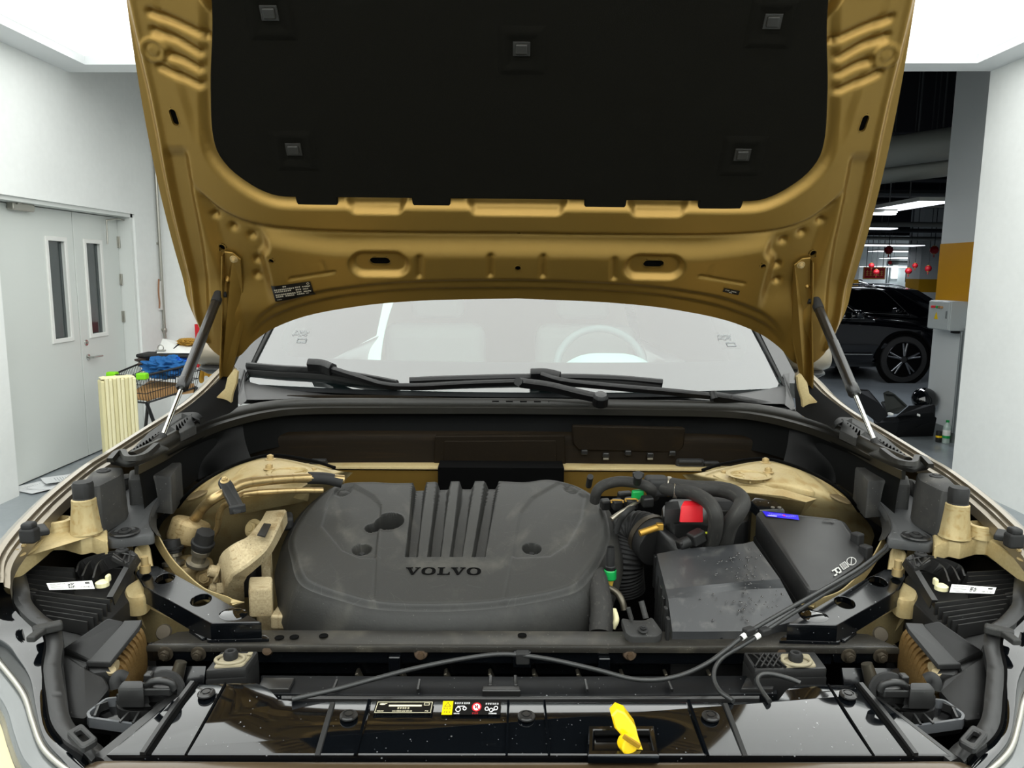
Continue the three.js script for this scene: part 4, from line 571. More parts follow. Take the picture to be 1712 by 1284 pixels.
// wipers: pixels on a surface a little above the glass
const onGlass = (px, py, lift = 0.02) => { let p = CAR.D(px, py, 2.2); for (let i = 0; i < 12; i++) { const t = clamp((p.y - 1.205 - lift * 0.86) / 0.455, -0.2, 1), x = p.x / lerp(0.825, 0.77, t), z = wsPoint(x, t, lift).z; p = CAR.D(px, py, lerp(-p.z, -z, 0.6)); } return p; };
{
  const strip = (list, w, h, lift) => { const ps = list.map(([x, y, k]) => onGlass(x, y, k ?? lift)); return sweep(ps, [[-w, -h], [w, -h], [w * 0.8, h * 0.5], [w * 0.2, h], [-w * 0.3, h], [-w, h * 0.2]], V(0, 0.87, 0.5), 40); };
  const a = thing('wiper', 'black wiper lying on the left of the windscreen, its arm knuckle in mid picture', 'wiper');
  part('blade', strip([[414, 612], [470, 617], [536, 621], [600, 630], [664, 642]], 0.011, 0.013, 0.016), M.wiperBlack, a);
  part('rubber_lip', strip([[414, 622], [470, 626], [536, 630], [600, 638], [660, 648]], 0.004, 0.009, 0.006), M.rubber, a);
  part('connector', strip([[517, 608], [540, 610], [556, 616]], 0.017, 0.016, 0.036), M.wiperBlack, a);
  part('arm', strip([[545, 613, 0.036], [600, 630, 0.04], [645, 643, 0.04], [700, 645, 0.04], [780, 641, 0.045], [866, 638, 0.05]], 0.009, 0.008, 0.04), M.wiperBlack, a);
  part('arm_root', strip([[870, 638], [920, 645], [965, 656], [1006, 665]], 0.014, 0.011, 0.05), M.wiperBlack, a);
  part('knuckle', rod(onGlass(866, 638, 0.065), onGlass(872, 640, 0.035), 0.012), M.wiperBlack, a);
  part('pivot_cap', lathe([[0.022, -0.02], [0.022, 0.006], [0.016, 0.014], [0, 0.016]], onGlass(1004, 666, 0.05), 20, V(0, 0.9, 0.4)), M.wiperBlack, a);
  const b = thing('wiper', 'black wiper lying on the right half of the windscreen with a long arm', 'wiper');
  part('blade', strip([[685, 637], [760, 634], [900, 631], [1020, 633], [1107, 640]], 0.011, 0.012, 0.012), M.wiperBlack, b);
  part('rubber_lip', strip([[690, 643], [760, 641], [900, 638], [1020, 640], [1104, 646]], 0.004, 0.008, 0.004), M.rubber, b);
  part('connector', strip([[887, 624], [912, 624], [936, 629]], 0.016, 0.014, 0.034), M.wiperBlack, b);
  part('arm', strip([[905, 626, 0.036], [945, 637, 0.04], [1030, 646, 0.045], [1110, 653, 0.05], [1192, 661, 0.055]], 0.01, 0.008, 0.04), M.wiperBlack, b);
  part('arm_root', strip([[1194, 661], [1235, 668], [1275, 676], [1312, 684]], 0.014, 0.011, 0.055), M.wiperBlack, b);
  part('knuckle', rod(onGlass(1190, 656, 0.06), onGlass(1194, 668, 0.05), 0.012), M.wiperBlack, b);
  part('pivot_cap', lathe([[0.022, -0.02], [0.022, 0.006], [0.016, 0.014], [0, 0.016]], onGlass(1318, 687, 0.05), 20, V(0, 0.9, 0.4)), M.wiperBlack, b);
}
{
  const c = thing('cowl_cover', 'black plastic cowl cover at the foot of the windscreen under both wipers', 'cowl cover');
  part('panel', grid((s, t) => { const x = (s * 2 - 1) * 0.8; const f = V(x, 1.168, -2.145 - 0.02 * x * x); const g = wsPoint(x / 0.82, 0.015, -0.008); return f.lerp(g, t).add(V(0, -0.012 * Math.sin(Math.PI * t), 0)); }, 60, 10), M.satin, c);
  both((m) => {
    part('side_panel', net([cp([[400, 622, 1.225], [450, 632, 1.21], [540, 645, 1.195], [640, 655, 1.185]]).map(m), cp([[398, 668, 1.19], [450, 668, 1.19], [540, 664, 1.187], [640, 660, 1.183]]).map(m)], 30, 8), M.plasticClean, c);
    part('corner_trim', net([cp([[398, 612, 1.25], [402, 640, 1.23], [396, 668, 1.2], [402, 678, 1.19]]).map(m), cp([[428, 570, 1.28], [414, 606, 1.25], [408, 640, 1.225], [412, 670, 1.195]]).map(m)], 24, 8), M.plasticClean, c);
  });
  for (let i = 0; i < 26; i++) { const x = -0.5 + i * 0.04; part('grille_slat', box(0.02, 0.004, 0.05, x, 1.176, -2.165, 0.001, -0.3), M.deep, c); }
}
const sealPath = [[220, 764], [246, 752], [271, 740], [323, 712], [371, 694], [439, 678.5], [515, 672], [690, 671.5], [868, 672]].map(([x, y]) => CAR.Y(x, y, 1.18));
const sealAll = [...sealPath, ...mirAll(sealPath).slice(1)];
{
  const b = thing('bulkhead_cover', 'dark brown black bulkhead cover with access flap behind the engine', 'bulkhead cover');
  part('rubber_seal', sweep(sealAll, [[-0.012, -0.014], [0.012, -0.014], [0.014, -0.004], [0.011, 0.006], [0.004, 0.011], [-0.005, 0.01], [-0.012, 0.004]], V(0, 1, 0), 160), M.rubberSeal, b);
  part('seal_lip', sweep(sealAll.map((p) => V(p.x * 0.982, p.y - 0.02, p.z + 0.014)), [[-0.003, -0.012], [0.004, -0.012], [0.006, 0.006], [-0.003, 0.01]], V(0, 1, 0), 160), M.rubberSeal, b);
  const inn = (k, dy, dz) => sealAll.map((p) => V(p.x * k, p.y + dy, p.z + dz * (0.3 + 0.7 * sst(-1.5, -2.0, p.z))));
  part('upper_trough', net([inn(0.985, -0.014, 0.006), inn(0.985, -0.04, -0.01), inn(0.98, -0.075, -0.01), inn(0.975, -0.12, 0.0)], 100, 14), M.shroudShade, b);  // near-black colour carries the shade under the seal
  const low = [[330, 742], [400, 736], [520, 733], [700, 730], [868, 729]].map(([x, y], i) => V(CAR.D(x, y, [1.96, 2.05, 2.1, 2.115, 2.12][i]).x, 1.085, -[1.96, 2.05, 2.1, 2.115, 2.12][i])), lows = [...low, ...mirAll(low).slice(1)];
  part('lower_panel', net([lows.map((p) => V(p.x, p.y + 0.012, p.z - 0.02)), lows.map((p) => V(p.x, p.y, p.z)), lows.map((p) => V(p.x, 1.05, p.z + 0.006)), lows.map((p) => V(p.x, 1.005, p.z + 0.012))], 100, 14), M.shroud, b);
  part('lower_edge', sweep(lows.map((p) => V(p.x, 1.003, p.z + 0.02)), [[-0.012, -0.004], [0.02, -0.004], [0.02, 0.003], [-0.012, 0.003]], V(0, 1, 0), 80), M.rubberSeal, b);
  const onP = (px, py, out = 0) => CAR.D(px, py, 2.112 - out);
  const pnl = (list, th, name, mat, o) => part(name, slab(list.map(([x, y]) => onP(x, y, th)), th + 0.01, 0.003, { dir: V(0, 0, -1), ...o }), mat, b);
  const face = (list, th, name, mat, rr = 0.006) => { let r = list.map(([x, y]) => onP(x, y, th)); if (ringNormal(r).z < 0) r.reverse(); r = roundRing(r, rr); const e = 0.003; return part(name, loft([r.map((p) => p.clone().add(V(0, 0, -th - 0.01))), r.map((p) => p.clone().add(V(0, 0, -e))), inset(r, e)], true, true, 0.5), mat, b); };
  face([[727, 729], [944, 728], [946, 783], [725, 783]], 0.012, 'raised_panel', M.shroud);
  face([[742, 737], [930, 736], [932, 776], [740, 776]], 0.0145, 'raised_panel_field', M.shroud);
  const fl = face([[957, 712], [1146, 716], [1143, 748], [1134, 757], [968, 753], [958, 742]], 0.01, 'access_flap', M.shroud);
  for (const [x, y] of [[977, 756], [1013, 761], [1050, 757], [1087, 761], [1124, 758]]) { const p = onP(x, y, 0.014); part('flap_clip', box(0.018, 0.014, 0.012, p.x, p.y, p.z, 0.003), M.satin, fl); if (y > 759) { const q = onP(x, y + 6, 0.016); part('clip_end', box(0.016, 0.006, 0.006, q.x, q.y, q.z, 0.002), S({ color: 0x6f6b60, roughness: 0.5 }), fl); } }
  face([[1142, 733], [1225, 738], [1225, 752], [1143, 750]], 0.004, 'stepped_panel', M.shroud);
  for (const [x, y, w, h] of [[1154, 776, 0.042, 0.016], [1189, 778, 0.026, 0.011], [533, 774, 0.026, 0.011]]) { const p = onP(x, y, 0.02); part('grommet', box(w * 2, h * 2, 0.03, p.x, p.y, p.z, 0.012), M.rubber, b); const q = onP(x, y - 4, 0.03); part('grommet_rim', box(w * 1.7, h * 0.9, 0.02, q.x, q.y, q.z, 0.008), M.rubber, b); }
  // brown flap standing behind the seal on the left
  part('standing_flap', slab([[371, 692], [424, 676], [470, 667], [480, 661], [640, 661], [826, 668], [840, 672], [500, 673], [430, 681]].map(([x, y]) => CAR.D(x, y, 2.16)).map((p) => p), 0.006, 0.001, { dir: V(0, 0, -1) }), M.shroud, b);
  // moulded corner horns where the seal ends
  both((m, s) => {
    const horn = part('seal_corner', net([cp([[186, 762, 1.185], [200, 757, 1.19], [214, 765, 1.19], [236, 758, 1.19], [262, 742, 1.188], [285, 738, 1.17]]).map(m), cp([[184, 772, 1.17], [198, 772, 1.17], [216, 776, 1.18], [244, 766, 1.182], [275, 752, 1.175], [292, 752, 1.15]]).map(m), cp([[186, 777, 1.155], [200, 779, 1.15], [218, 781, 1.165], [246, 772, 1.168], [277, 758, 1.16], [296, 758, 1.13]]).map(m)], 40, 16), M.plastic, b);
    part('corner_rim', sweep(cp([[184, 770, 1.185], [195, 758, 1.192], [206, 756, 1.194], [214, 766, 1.192], [240, 762, 1.19], [262, 744, 1.189]]).map(m), [[-0.007, -0.004], [0.007, -0.004], [0.005, 0.005], [-0.005, 0.005]], V(0, 1, 0), 40), M.rubberSeal, b);
    part('side_wall', net([cp([[262, 745, 1.18], [300, 727, 1.175], [345, 707, 1.17], [390, 692, 1.17]]).map((p) => V(p.x * 0.97, p.y - 0.02, p.z)).map(m), cp([[285, 775, 1.12], [320, 760, 1.115], [360, 748, 1.11], [410, 738, 1.11]]).map(m), cp([[300, 815, 1.05], [335, 800, 1.06], [370, 785, 1.08], [420, 768, 1.09]]).map(m)], 30, 16), M.shroudShade, b);
  });
  // louvred side covers between seal and fender
  both((m, s) => {
    const k = thing('side_vent_cover', s > 0 ? 'black louvred plastic cover along the left fender under the gas strut' : 'black louvred plastic cover along the right fender under the gas strut', 'vent cover');
    part('base', slab(cp([[204, 766, 1.172], [248, 722, 1.182], [294, 690, 1.194], [334, 676, 1.2], [354, 690, 1.19], [330, 706, 1.18], [290, 728, 1.172], [246, 756, 1.168]]).map(m), 0.02, 0.004, { round: 0.008 }), M.plastic, k);
    part('vent_box', slab(cp([[284, 712, 1.196], [319, 691, 1.204], [328, 711, 1.194], [301, 724, 1.187]]).map(m), 0.02, 0.004), M.plastic, k);
    part('end_block', slab(cp([[303, 690, 1.205], [331, 681, 1.21], [350, 690, 1.2], [334, 702, 1.193]]).map(m), 0.02, 0.004), M.plastic, k);
    for (const [a, b2, n, h] of [[[[224, 752], [270, 721]], [[234, 760], [276, 734]], 9, 1.181], [[[295, 713], [321, 694]], [[301, 724], [328, 711]], 6, 1.199]]) for (let i = 0; i <= n; i++) { const t = i / n, p = c3([lerp(a[0][0], a[1][0], t), lerp(a[0][1], a[1][1], t), h]), q = c3([lerp(b2[0][0], b2[1][0], t), lerp(b2[0][1], b2[1][1], t), h - 0.016]); part('louvre', loft([p, q].map((c) => [[-0.0025, -0.008], [0.0025, -0.008], [0.0025, 0.003], [-0.0025, 0.003]].map(([dz, dy]) => m(V(c.x, c.y + dy, c.z + dz)))), true, true, 0.5), M.deep, k); }
  });
}
// ---------- the engine and what stands round it ----------
const font = await new FontLoader().loadAsync('fonts/droid/droid_serif_bold.typeface.json');
const fontSans = await new FontLoader().loadAsync('fonts/droid/droid_sans_bold.typeface.json');
{
  const t = thing('engine_block', 'dark engine hidden below its plastic cover, only its edges showing', 'engine');
  part('block', [box(0.6, 0.35, 0.42, -0.1, 0.66, -1.55, 0.03)], M.deep, t); part('gearbox', [box(0.3, 0.3, 0.36, 0.34, 0.6, -1.5, 0.06)], M.deep, t);
  part('timing_cover', [box(0.1, 0.3, 0.36, -0.42, 0.7, -1.52, 0.03)], M.castDark, t);
  part('ledge', [box(0.12, 0.03, 0.05, ...c3([510, 1032, 0.885]).toArray(), 0.006)], M.cast, t);
}
{
  const o0 = V(0, 0.951, -1.28), sl = 15.1 * Math.PI / 180, n = V(0, Math.cos(sl), Math.sin(sl)), vd = V(0, Math.sin(sl), -Math.cos(sl)), pl = { n, d: n.dot(o0) };
  const uv = (x, y) => { const p = CAR.P(x, y, pl).sub(o0); return [p.x, p.dot(vd)]; }, P = (u, v, h) => o0.clone().addScaledVector(vd, v).addScaledVector(n, h).add(V(u, 0, 0));
  const us = (l) => l.map(([x, y]) => uv(x, y));
  const cov = thing('engine_cover', 'large dark grey plastic engine cover with four recessed bars', 'engine cover');
  const raw = us([[562, 808], [614, 805], [659, 808], [740, 806], [835, 805], [883, 806], [921, 801], [955, 806], [983, 818], [1006, 836], [1020, 884], [1016, 912], [981, 972], [962, 987], [869, 1010], [756, 1021], [629, 1017], [570, 1002], [510, 979], [496, 965], [486, 930], [482, 897], [518, 838]]);
  const ol = new THREE.CatmullRomCurve3(raw.map(([a, b]) => V(a, b, 0)), true, 'centripetal').getSpacedPoints(360).slice(0, 360).map((p) => [p.x, p.y]);
  const slots = [[[678, 936], [698, 936], [713, 803], [692, 803]], [[715, 936], [737, 936], [753, 803], [732, 803]], [[752, 936], [773, 936], [793, 803], [771, 803]], [[789, 936], [811, 936], [834, 803], [813, 803]]].map(us);
  const podL = us([[566, 812], [548, 840], [538, 880], [572, 922], [600, 935], [628, 937], [633, 893], [636, 866], [637, 848], [624, 832], [590, 812]]), podR = us([[938, 806], [978, 832], [972, 870], [950, 912], [920, 933], [858, 937], [862, 900], [870, 860], [890, 835]]);
  const inPoly = (p, q) => { let c = false; for (let i = 0, j = q.length - 1; i < q.length; j = i++) if ((q[i][1] > p[1]) !== (q[j][1] > p[1]) && p[0] < (q[j][0] - q[i][0]) * (p[1] - q[i][1]) / (q[j][1] - q[i][1]) + q[i][0]) c = !c; return c; };
  const sd = (p, q) => { const d = segDist(p, [...q, q[0]]).d; return inPoly(p, q) ? d : -d; };
  const cap = [uv(651, 876), uv(622, 884)], holes = [[uv(605, 919), 0.0185], [uv(889, 919), 0.0185]], plugs = [uv(573, 821), uv(957, 818)];
  const creases = [us([[633, 893], [626, 1014]]), us([[858, 937], [843, 1010]])];
  const mid = uv(756, 905);
  const relief2 = (u, v, r) => {
    const p = [u, v]; let h = 0.012 * (1 - ((u - mid[0]) / 0.33) ** 2) * 0.6;
    for (const s of slots) h -= 0.022 * sst(-0.0005, 0.0035, sd(p, s));
    h -= 0.005 * sst(-0.003, 0.003, sd(p, podL)) + 0.003 * sst(-0.003, 0.004, sd(p, podR));
    const dc = Math.min(Math.hypot(u - cap[0][0], v - cap[0][1]) - 0.03, segDist(p, cap).d - 0.014); h -= 0.05 * sst(0.001, -0.003, dc) - 0.0015 * Math.exp(-((dc / 0.004) ** 2));
    for (const [c, q] of holes) { const d = Math.hypot(u - c[0], v - c[1]) - q; h -= 0.022 * sst(0.001, -0.003, d); }
    for (const c of plugs) { const d = Math.hypot(u - c[0], (v - c[1])); h -= 0.004 * sst(0.019, 0.016, d) - 0.003 * sst(0.011, 0.009, d); }
    for (const c of creases) h += 0.0022 * Math.exp(-((segDist(p, c).d / 0.0035) ** 2));
    h += 0.0008 * Math.exp(-(((r - 0.955) / 0.02) ** 2)) - 0.009 * sst(0.94, 1, r) ** 1.5;
    return h;
  };
  const N = 360; const top = grid((s, t) => { const [x, y] = ol[Math.round(s * N) % N], r = t, u = lerp(mid[0], x, r), v = lerp(mid[1], y, r); return P(u, v, relief2(u, v, r)); }, N, 200);
  const uva = top.attributes.uv, pos = top.attributes.position; for (let i = 0; i < pos.count; i++) uva.setXY(i, pos.getX(i) * 2.4 + 0.3, pos.getZ(i) * 2.4);
  part('cover_top', top, M.coverBlack, cov);
  const ring = (k, dy, grow) => ol.map(([x, y]) => { const p = P(x, y, relief2(x, y, 1)), d = [x - mid[0], y - mid[1]], L = Math.hypot(...d), fr = sst(0.2, -0.15, d[1]); p.x += d[0] / L * grow; p.z -= d[1] / L * grow * 0.9; p.y -= dy * (0.45 + 0.55 * fr); return p; });
  part('skirt', loft([ring(1, 0.115, 0.022), ring(1, 0.085, 0.03), ring(1, 0.03, 0.018), ring(1, 0.008, 0.004), ring(1, 0, 0)].map((r) => r.reverse()), true, false, 0), M.coverBlack, cov);
  for (const [c] of holes) { part('mount_stud', [lathe([[0.0125, 0], [0.012, 0.003], [0.006, 0.005], [0.005, 0.011], [0, 0.012]], P(c[0], c[1], -0.02), 20, n)], M.rubber, cov); }
  part('filler_cap', [lathe([[0.025, 0], [0.024, 0.012], [0.02, 0.014], [0, 0.014]], P(cap[0][0], cap[0][1], -0.042), 28, n), at(box(0.012, 0.01, 0.04), ...P(cap[0][0], cap[0][1], -0.026).toArray())], M.rubber, cov);
  const tx = new TextGeometry('VOLVO', { font, size: 0.0135, depth: 0.0012, curveSegments: 4 }); tx.computeBoundingBox(); const tb = tx.boundingBox, a = uv(677, 966), b = uv(804, 966), k = (b[0] - a[0]) / (tb.max.x - tb.min.x), hgt = uv(740, 955)[1] - uv(740, 967)[1];
  const pp = tx.attributes.position; for (let i = 0; i < pp.count; i++) { const u = a[0] + (pp.getX(i) - tb.min.x) * k, v = a[1] + (pp.getY(i) - tb.min.y) / (tb.max.y - tb.min.y) * hgt, q = P(u, v, relief2(u, v, 0.5) + 0.0001 + pp.getZ(i)); pp.setXYZ(i, q.x, q.y, q.z); } tx.computeVertexNormals();
  part('raised_lettering', boxUV(tx), M.deep, cov, 'dark lettering on the engine cover');
}
// cast engine mount on the left
{
  const t = thing('engine_mount', 'tan cast metal engine mount arching beside the engine cover', 'engine mount');
  const path = cp([[462, 862, 1.035], [450, 884, 1.03], [430, 912, 1.018], [405, 931, 1.006], [389, 944, 0.99], [383, 962, 0.96], [384, 1018, 0.85]]);
  part('cast_arm', sweep(path, (q) => { const w = lerp(0.022, 0.037, sst(0.1, 0.8, q)), h = lerp(0.012, 0.016, sst(0.3, 0.8, q)); return [[-w, -h * 1.4], [w, -h * 1.4], [w, h * 0.7], [w * 0.85, h], [-w * 0.85, h], [-w, h * 0.7]]; }, V(0, 0.7, 0.7), 60), M.cast, t);
  part('cast_foot', loft([cp([[362, 975, 0.95], [396, 972, 0.95], [398, 990, 0.93], [362, 992, 0.93]]), cp([[362, 1010, 0.83], [394, 1012, 0.83], [394, 1016, 0.8], [362, 1018, 0.8]])], true, true, 0.6), M.cast, t);
  part('end_boss', box(0.05, 0.03, 0.05, ...c3([470, 872, 1.015]).toArray(), 0.008, 0, 0.3), M.rubber, t);
  part('side_block', slab(cp([[416, 962, 0.965], [456, 961, 0.965], [455, 988, 0.94], [415, 990, 0.94]]), 0.05, 0.006, { round: 0.006 }), M.cast, t);
  part('web', slab(cp([[436, 925, 0.985], [454, 912, 1.0], [452, 950, 0.955], [438, 956, 0.95]]), 0.08, 0.003), M.cast, t);
  part('lower_block', slab(cp([[430, 1012, 0.87], [480, 1022, 0.87], [478, 1042, 0.85], [428, 1040, 0.85]]), 0.06, 0.006), M.cast, t);
  part('rubber_core', box(0.06, 0.07, 0.06, ...c3([412, 965, 0.92]).toArray(), 0.012), M.rubber, t);
  part('mount_bolt', hexBolt(c3([362, 957, 0.965]), V(-0.8, 0.4, 0.4), 0.013, 0.012), M.cast, t); part('mount_bolt', hexBolt(c3([362, 985, 0.93]), V(-0.8, 0.4, 0.4), 0.012, 0.01), M.cast, t);
  const q = cp([[430, 895, 1.0415], [441, 876, 1.047], [453, 877, 1.047], [443, 898, 1.0415]]); part('black_plate', slab(q.map((p) => p.add(V(0, 0.002, 0))), 0.003, 0.0008), S({ map: canvasTex(64, 128, (x) => { x.fillStyle = '#111'; x.fillRect(0, 0, 64, 128); x.fillStyle = '#9a927c'; for (let i = 0; i < 8; i++) x.fillRect(12, 16 + i * 13, R(20, 42), 5); }), roughness: 0.5 }), t);
  part('tower_bolt', hexBolt(c3([424, 884, 1.0]), V(-0.3, 0.4, 0.8), 0.014, 0.01), M.bayPaint, t);
}
// air conditioning pipes
{
  const t = thing('refrigerant_pipes', 'pair of bare aluminium air conditioning pipes with a round muffler', 'pipes');
  part('wide_pipe', tube(cp([[575, 802, 1.09], [521, 799, 1.1], [460, 802, 1.11], [412, 808, 1.115], [388, 818, 1.11], [357, 834, 1.1], [341, 847, 1.075], [331, 860, 1.05], [325, 868, 1.033]]), 0.0105, 70, 14), M.alu, t);
  part('narrow_pipe', tube(cp([[540, 820, 1.08], [501, 820, 1.085], [453, 822, 1.09], [408, 826, 1.09], [393, 836, 1.085], [373, 847, 1.07], [366, 862, 1.05], [364, 882, 1.02], [352, 904, 0.99], [346, 925, 0.96]]), 0.0062, 70, 12), M.alu, t);
  const c0 = c3([322, 869, 1.03]), c1 = c0.clone().add(V(-0.014, -0.046, 0.012)); const ax = c1.clone().sub(c0).normalize(); const L = c0.distanceTo(c1);
  part('muffler', lathe([[0.008, -0.003], [0.034, 0.0], [0.0385, 0.004], [0.0395, 0.009], [0.0395, L - 0.01], [0.037, L - 0.003], [0.03, L], [0.008, L + 0.002]], c0, 30, ax), M.castAlu, t);
  part('lower_pipe', tube([c1, c3([304, 912, 0.965]), c3([297, 932, 0.94])], 0.0095, 20, 12), M.alu, t);
  part('foam_sleeve', tube(cp([[515, 799, 1.1], [545, 800, 1.095], [572, 806, 1.085]]), 0.0135, 20, 12), M.rubber, t);
  const s = thing('pipe_strap', 'black rubber strap holding the two aluminium pipes together', 'strap'); const u0 = c3([372, 800, 1.135]), u1 = c3([398, 850, 1.09]);
  part('band', slab(cp([[364, 805, 1.125], [369, 797, 1.13], [382, 798, 1.13], [389, 806, 1.128], [408, 844, 1.1], [405, 852, 1.095], [391, 855, 1.095], [385, 846, 1.1]]), 0.006, 0.002, { round: 0.004 }), M.rubber, s); part('bolt', hexBolt(c3([376, 804, 1.133]), V(0, 0.9, 0.4), 0.006, 0.005), M.goldBolt, s); part('buckle', box(0.03, 0.016, 0.012, ...c3([397, 851, 1.095]).toArray(), 0.003, 0, 0.3, 0.1), M.rubber, s);
  for (const [x0, y0, h0, x1, y1, h1, r, l] of [[290, 944, 0.955, 287, 902, 1.005, 0.018, 'black capped service valve nearest the fender'], [330, 943, 0.96, 344, 890, 1.03, 0.019, 'larger black capped service valve beside the round muffler']]) {
    const v = thing('service_valve', l, 'valve'), a = c3([x0, y0, h0]), b = c3([x1, y1, h1]), d = b.clone().sub(a).normalize(), H = a.distanceTo(b);
    part('stem', lathe([[r * 1.2, 0], [r * 1.2, 0.006], [r * 0.72, 0.008], [r * 0.72, H * 0.3], [r * 0.95, H * 0.34], [r * 0.95, H * 0.46], [r * 0.8, H * 0.5]], a, 20, d), M.steelDull, v);
    part('cap', [lathe([[r * 0.9, H * 0.48], [r * 1.05, H * 0.5], [r * 1.05, H * 0.6], [r * 1.2, H * 0.62], [r * 1.2, H * 0.7], [r * 1.0, H * 0.72]], a, 20, d), axisTo(new THREE.CylinderGeometry(r * 0.95, r * 1.02, H * 0.3, 8).translate(0, H * 0.86, 0), a, a.clone().add(d))], M.rubber, v);
  }
  const f = thing('compressor_fitting', 'pale cast compressor fitting with bolts beneath the capped valves', 'fitting');
  part('casting', [box(0.075, 0.05, 0.06, ...c3([325, 958, 0.925]).toArray(), 0.014, 0, 0.4), box(0.06, 0.05, 0.05, ...c3([302, 952, 0.935]).toArray(), 0.014, 0.2, 0.2), box(0.1, 0.05, 0.06, ...c3([340, 985, 0.87]).toArray(), 0.016, 0, 0.5)], M.castAlu, f);
  part('bolt', hexBolt(c3([343, 965, 0.93]), V(0.2, 0.2, 0.9), 0.012, 0.01), M.castAlu, f);
}
// air filter box with its duct
{
  const t = thing('air_filter_box', 'black air filter box with wet lid right of the engine cover', 'air filter box');
  const back = [[1098, 926, 1.0], [1139, 918, 1.01], [1242, 909, 1.025], [1259, 905, 1.028]], m1 = [[1113, 985, 0.985], [1160, 980, 0.99], [1250, 972, 1.0], [1304, 968, 1.0]], m2 = [[1117, 1001, 0.978], [1165, 994, 0.982], [1256, 985, 0.985], [1312, 983, 0.985]], fr = [[1124, 1056, 0.945], [1170, 1056, 0.945], [1262, 1055, 0.945], [1340, 1036, 0.945]];
  const rows = [back, m1, m2, fr].map(cp); const all = [...rows[0], rows[1][3], rows[2][3], ...rows[3].slice().reverse(), rows[2][0], rows[1][0]];
  part('lid', [grid((s, q) => { const k = Math.min(2, Math.floor(q * 3)), f = q * 3 - k, i = Math.min(2, Math.floor(s * 3)), g = s * 3 - i; return rows[k][i].clone().lerp(rows[k][i + 1], g).lerp(rows[k + 1][i].clone().lerp(rows[k + 1][i + 1], g), f); }, 30, 30, 0.2)], M.lidSheen, t);  // grey base colour carries the sheen lying on the black lid
  part('lid_wall', loft([all.map((p) => V(p.x, p.y - 0.06, p.z)), all.map((p) => V(p.x, p.y - 0.004, p.z)), all.map((p) => V(p.x * 0.999, p.y, p.z))], true, false, 0.5), M.lidSheen, t);
  part('base', loft([all.map((p) => V(p.x, 0.7, p.z - 0.005)), all.map((p) => V(p.x, p.y - 0.055, p.z))], true, false, 0.4), M.deepPlastic, t);
  for (let i = 0; i < 7; i++) { const q = i / 6, p = c3([lerp(1100, 1122, q), lerp(940, 1046, q), 0.955]); part('side_rib', box(0.006, 0.07, 0.012, p.x - 0.006, p.y - 0.02, p.z, 0.002), M.deepPlastic, t); }
  const e0 = c3([1088, 902, 0.985]), e1 = c3([1112, 935, 0.965]);
  part('elbow', loft([0, 0.33, 0.66, 1].map((q) => { const c = e0.clone().lerp(c3([1150, 950, 0.95]), q); return Array.from({ length: 24 }, (_, i) => { const a = i / 24 * 2 * Math.PI; return V(c.x + 0.012 * Math.cos(a), c.y + 0.047 * Math.sin(a), c.z + lerp(0.047, 0.07, q) * Math.cos(a)); }); }), true, true, 0.8), M.satin, t);
  const hose = thing('intake_hose', 'wide black corrugated intake hose with a brass clamp', 'hose'), hpth = curve(cp([[1042, 985, 0.86], [1040, 940, 0.925], [1052, 895, 0.98], [1078, 893, 0.99], [1100, 912, 0.98]]));
  const rg = []; for (let i = 0; i <= 120; i++) { const q = i / 120, c = hpth.getPointAt(q), d = hpth.getTangentAt(q), sx = d.clone().cross(V(0, 0, 1)).normalize(), sy = sx.clone().cross(d), r = 0.046 + (q < 0.86 ? 0.0025 * Math.sin(i * 1.6) : 0.002); rg.push(Array.from({ length: 28 }, (_, k) => { const a = k / 28 * 2 * Math.PI; return c.clone().addScaledVector(sx, r * Math.cos(a)).addScaledVector(sy, r * Math.sin(a)); })); }
  part('corrugated_tube', loft(rg, true, true, 0), M.rubber, hose);
  const cq = 0.84, cc = hpth.getPointAt(cq), cd = hpth.getTangentAt(cq); part('clamp_band', lathe([[0.049, -0.006], [0.051, -0.006], [0.051, 0.006], [0.049, 0.006]], cc, 40, cd), M.boltDark, hose);
  const sc = c3([1087, 886, 1.035]); part('clamp_screw', [rod([sc.x - 0.022, sc.y - 0.006, sc.z + 0.004], [sc.x + 0.022, sc.y + 0.006, sc.z - 0.006], 0.007), box(0.014, 0.014, 0.012, sc.x + 0.02, sc.y + 0.006, sc.z - 0.004, 0.002)], M.brass, hose);
}
// battery with a red terminal cap
{
  const t = thing('battery', 'black car battery with a bright red terminal cap behind the hoses', 'battery');
  part('case', slab(cp([[1106, 846, 1.05], [1122, 832, 1.055], [1250, 834, 1.055], [1258, 848, 1.05], [1252, 872, 1.035], [1126, 875, 1.035], [1108, 864, 1.04]]), 0.18, 0.006, { round: 0.01 }), M.darkPlastic, t);
  part('lid_lip', slab(cp([[1104, 858, 1.035], [1256, 858, 1.04], [1254, 876, 1.028], [1126, 880, 1.028], [1106, 870, 1.03]]), 0.018, 0.004, { round: 0.01 }), M.plastic, t);
  part('terminal_block', slab(cp([[1112, 838, 1.075], [1134, 836, 1.075], [1138, 850, 1.07], [1112, 852, 1.07]]), 0.03, 0.004), M.rubber, t);
  part('terminal_cap', slab(cp([[1138, 845, 1.087], [1143, 836, 1.092], [1168, 835, 1.092], [1176, 845, 1.087]]), 0.034, 0.004, { round: 0.004, taper: 0.002 }), M.red, t, 'bright red terminal cap');
  part('cell_cover', slab(cp([[1184, 828, 1.075], [1222, 829, 1.075], [1226, 838, 1.07], [1186, 838, 1.07]]), 0.02, 0.003), M.rubber, t);
}
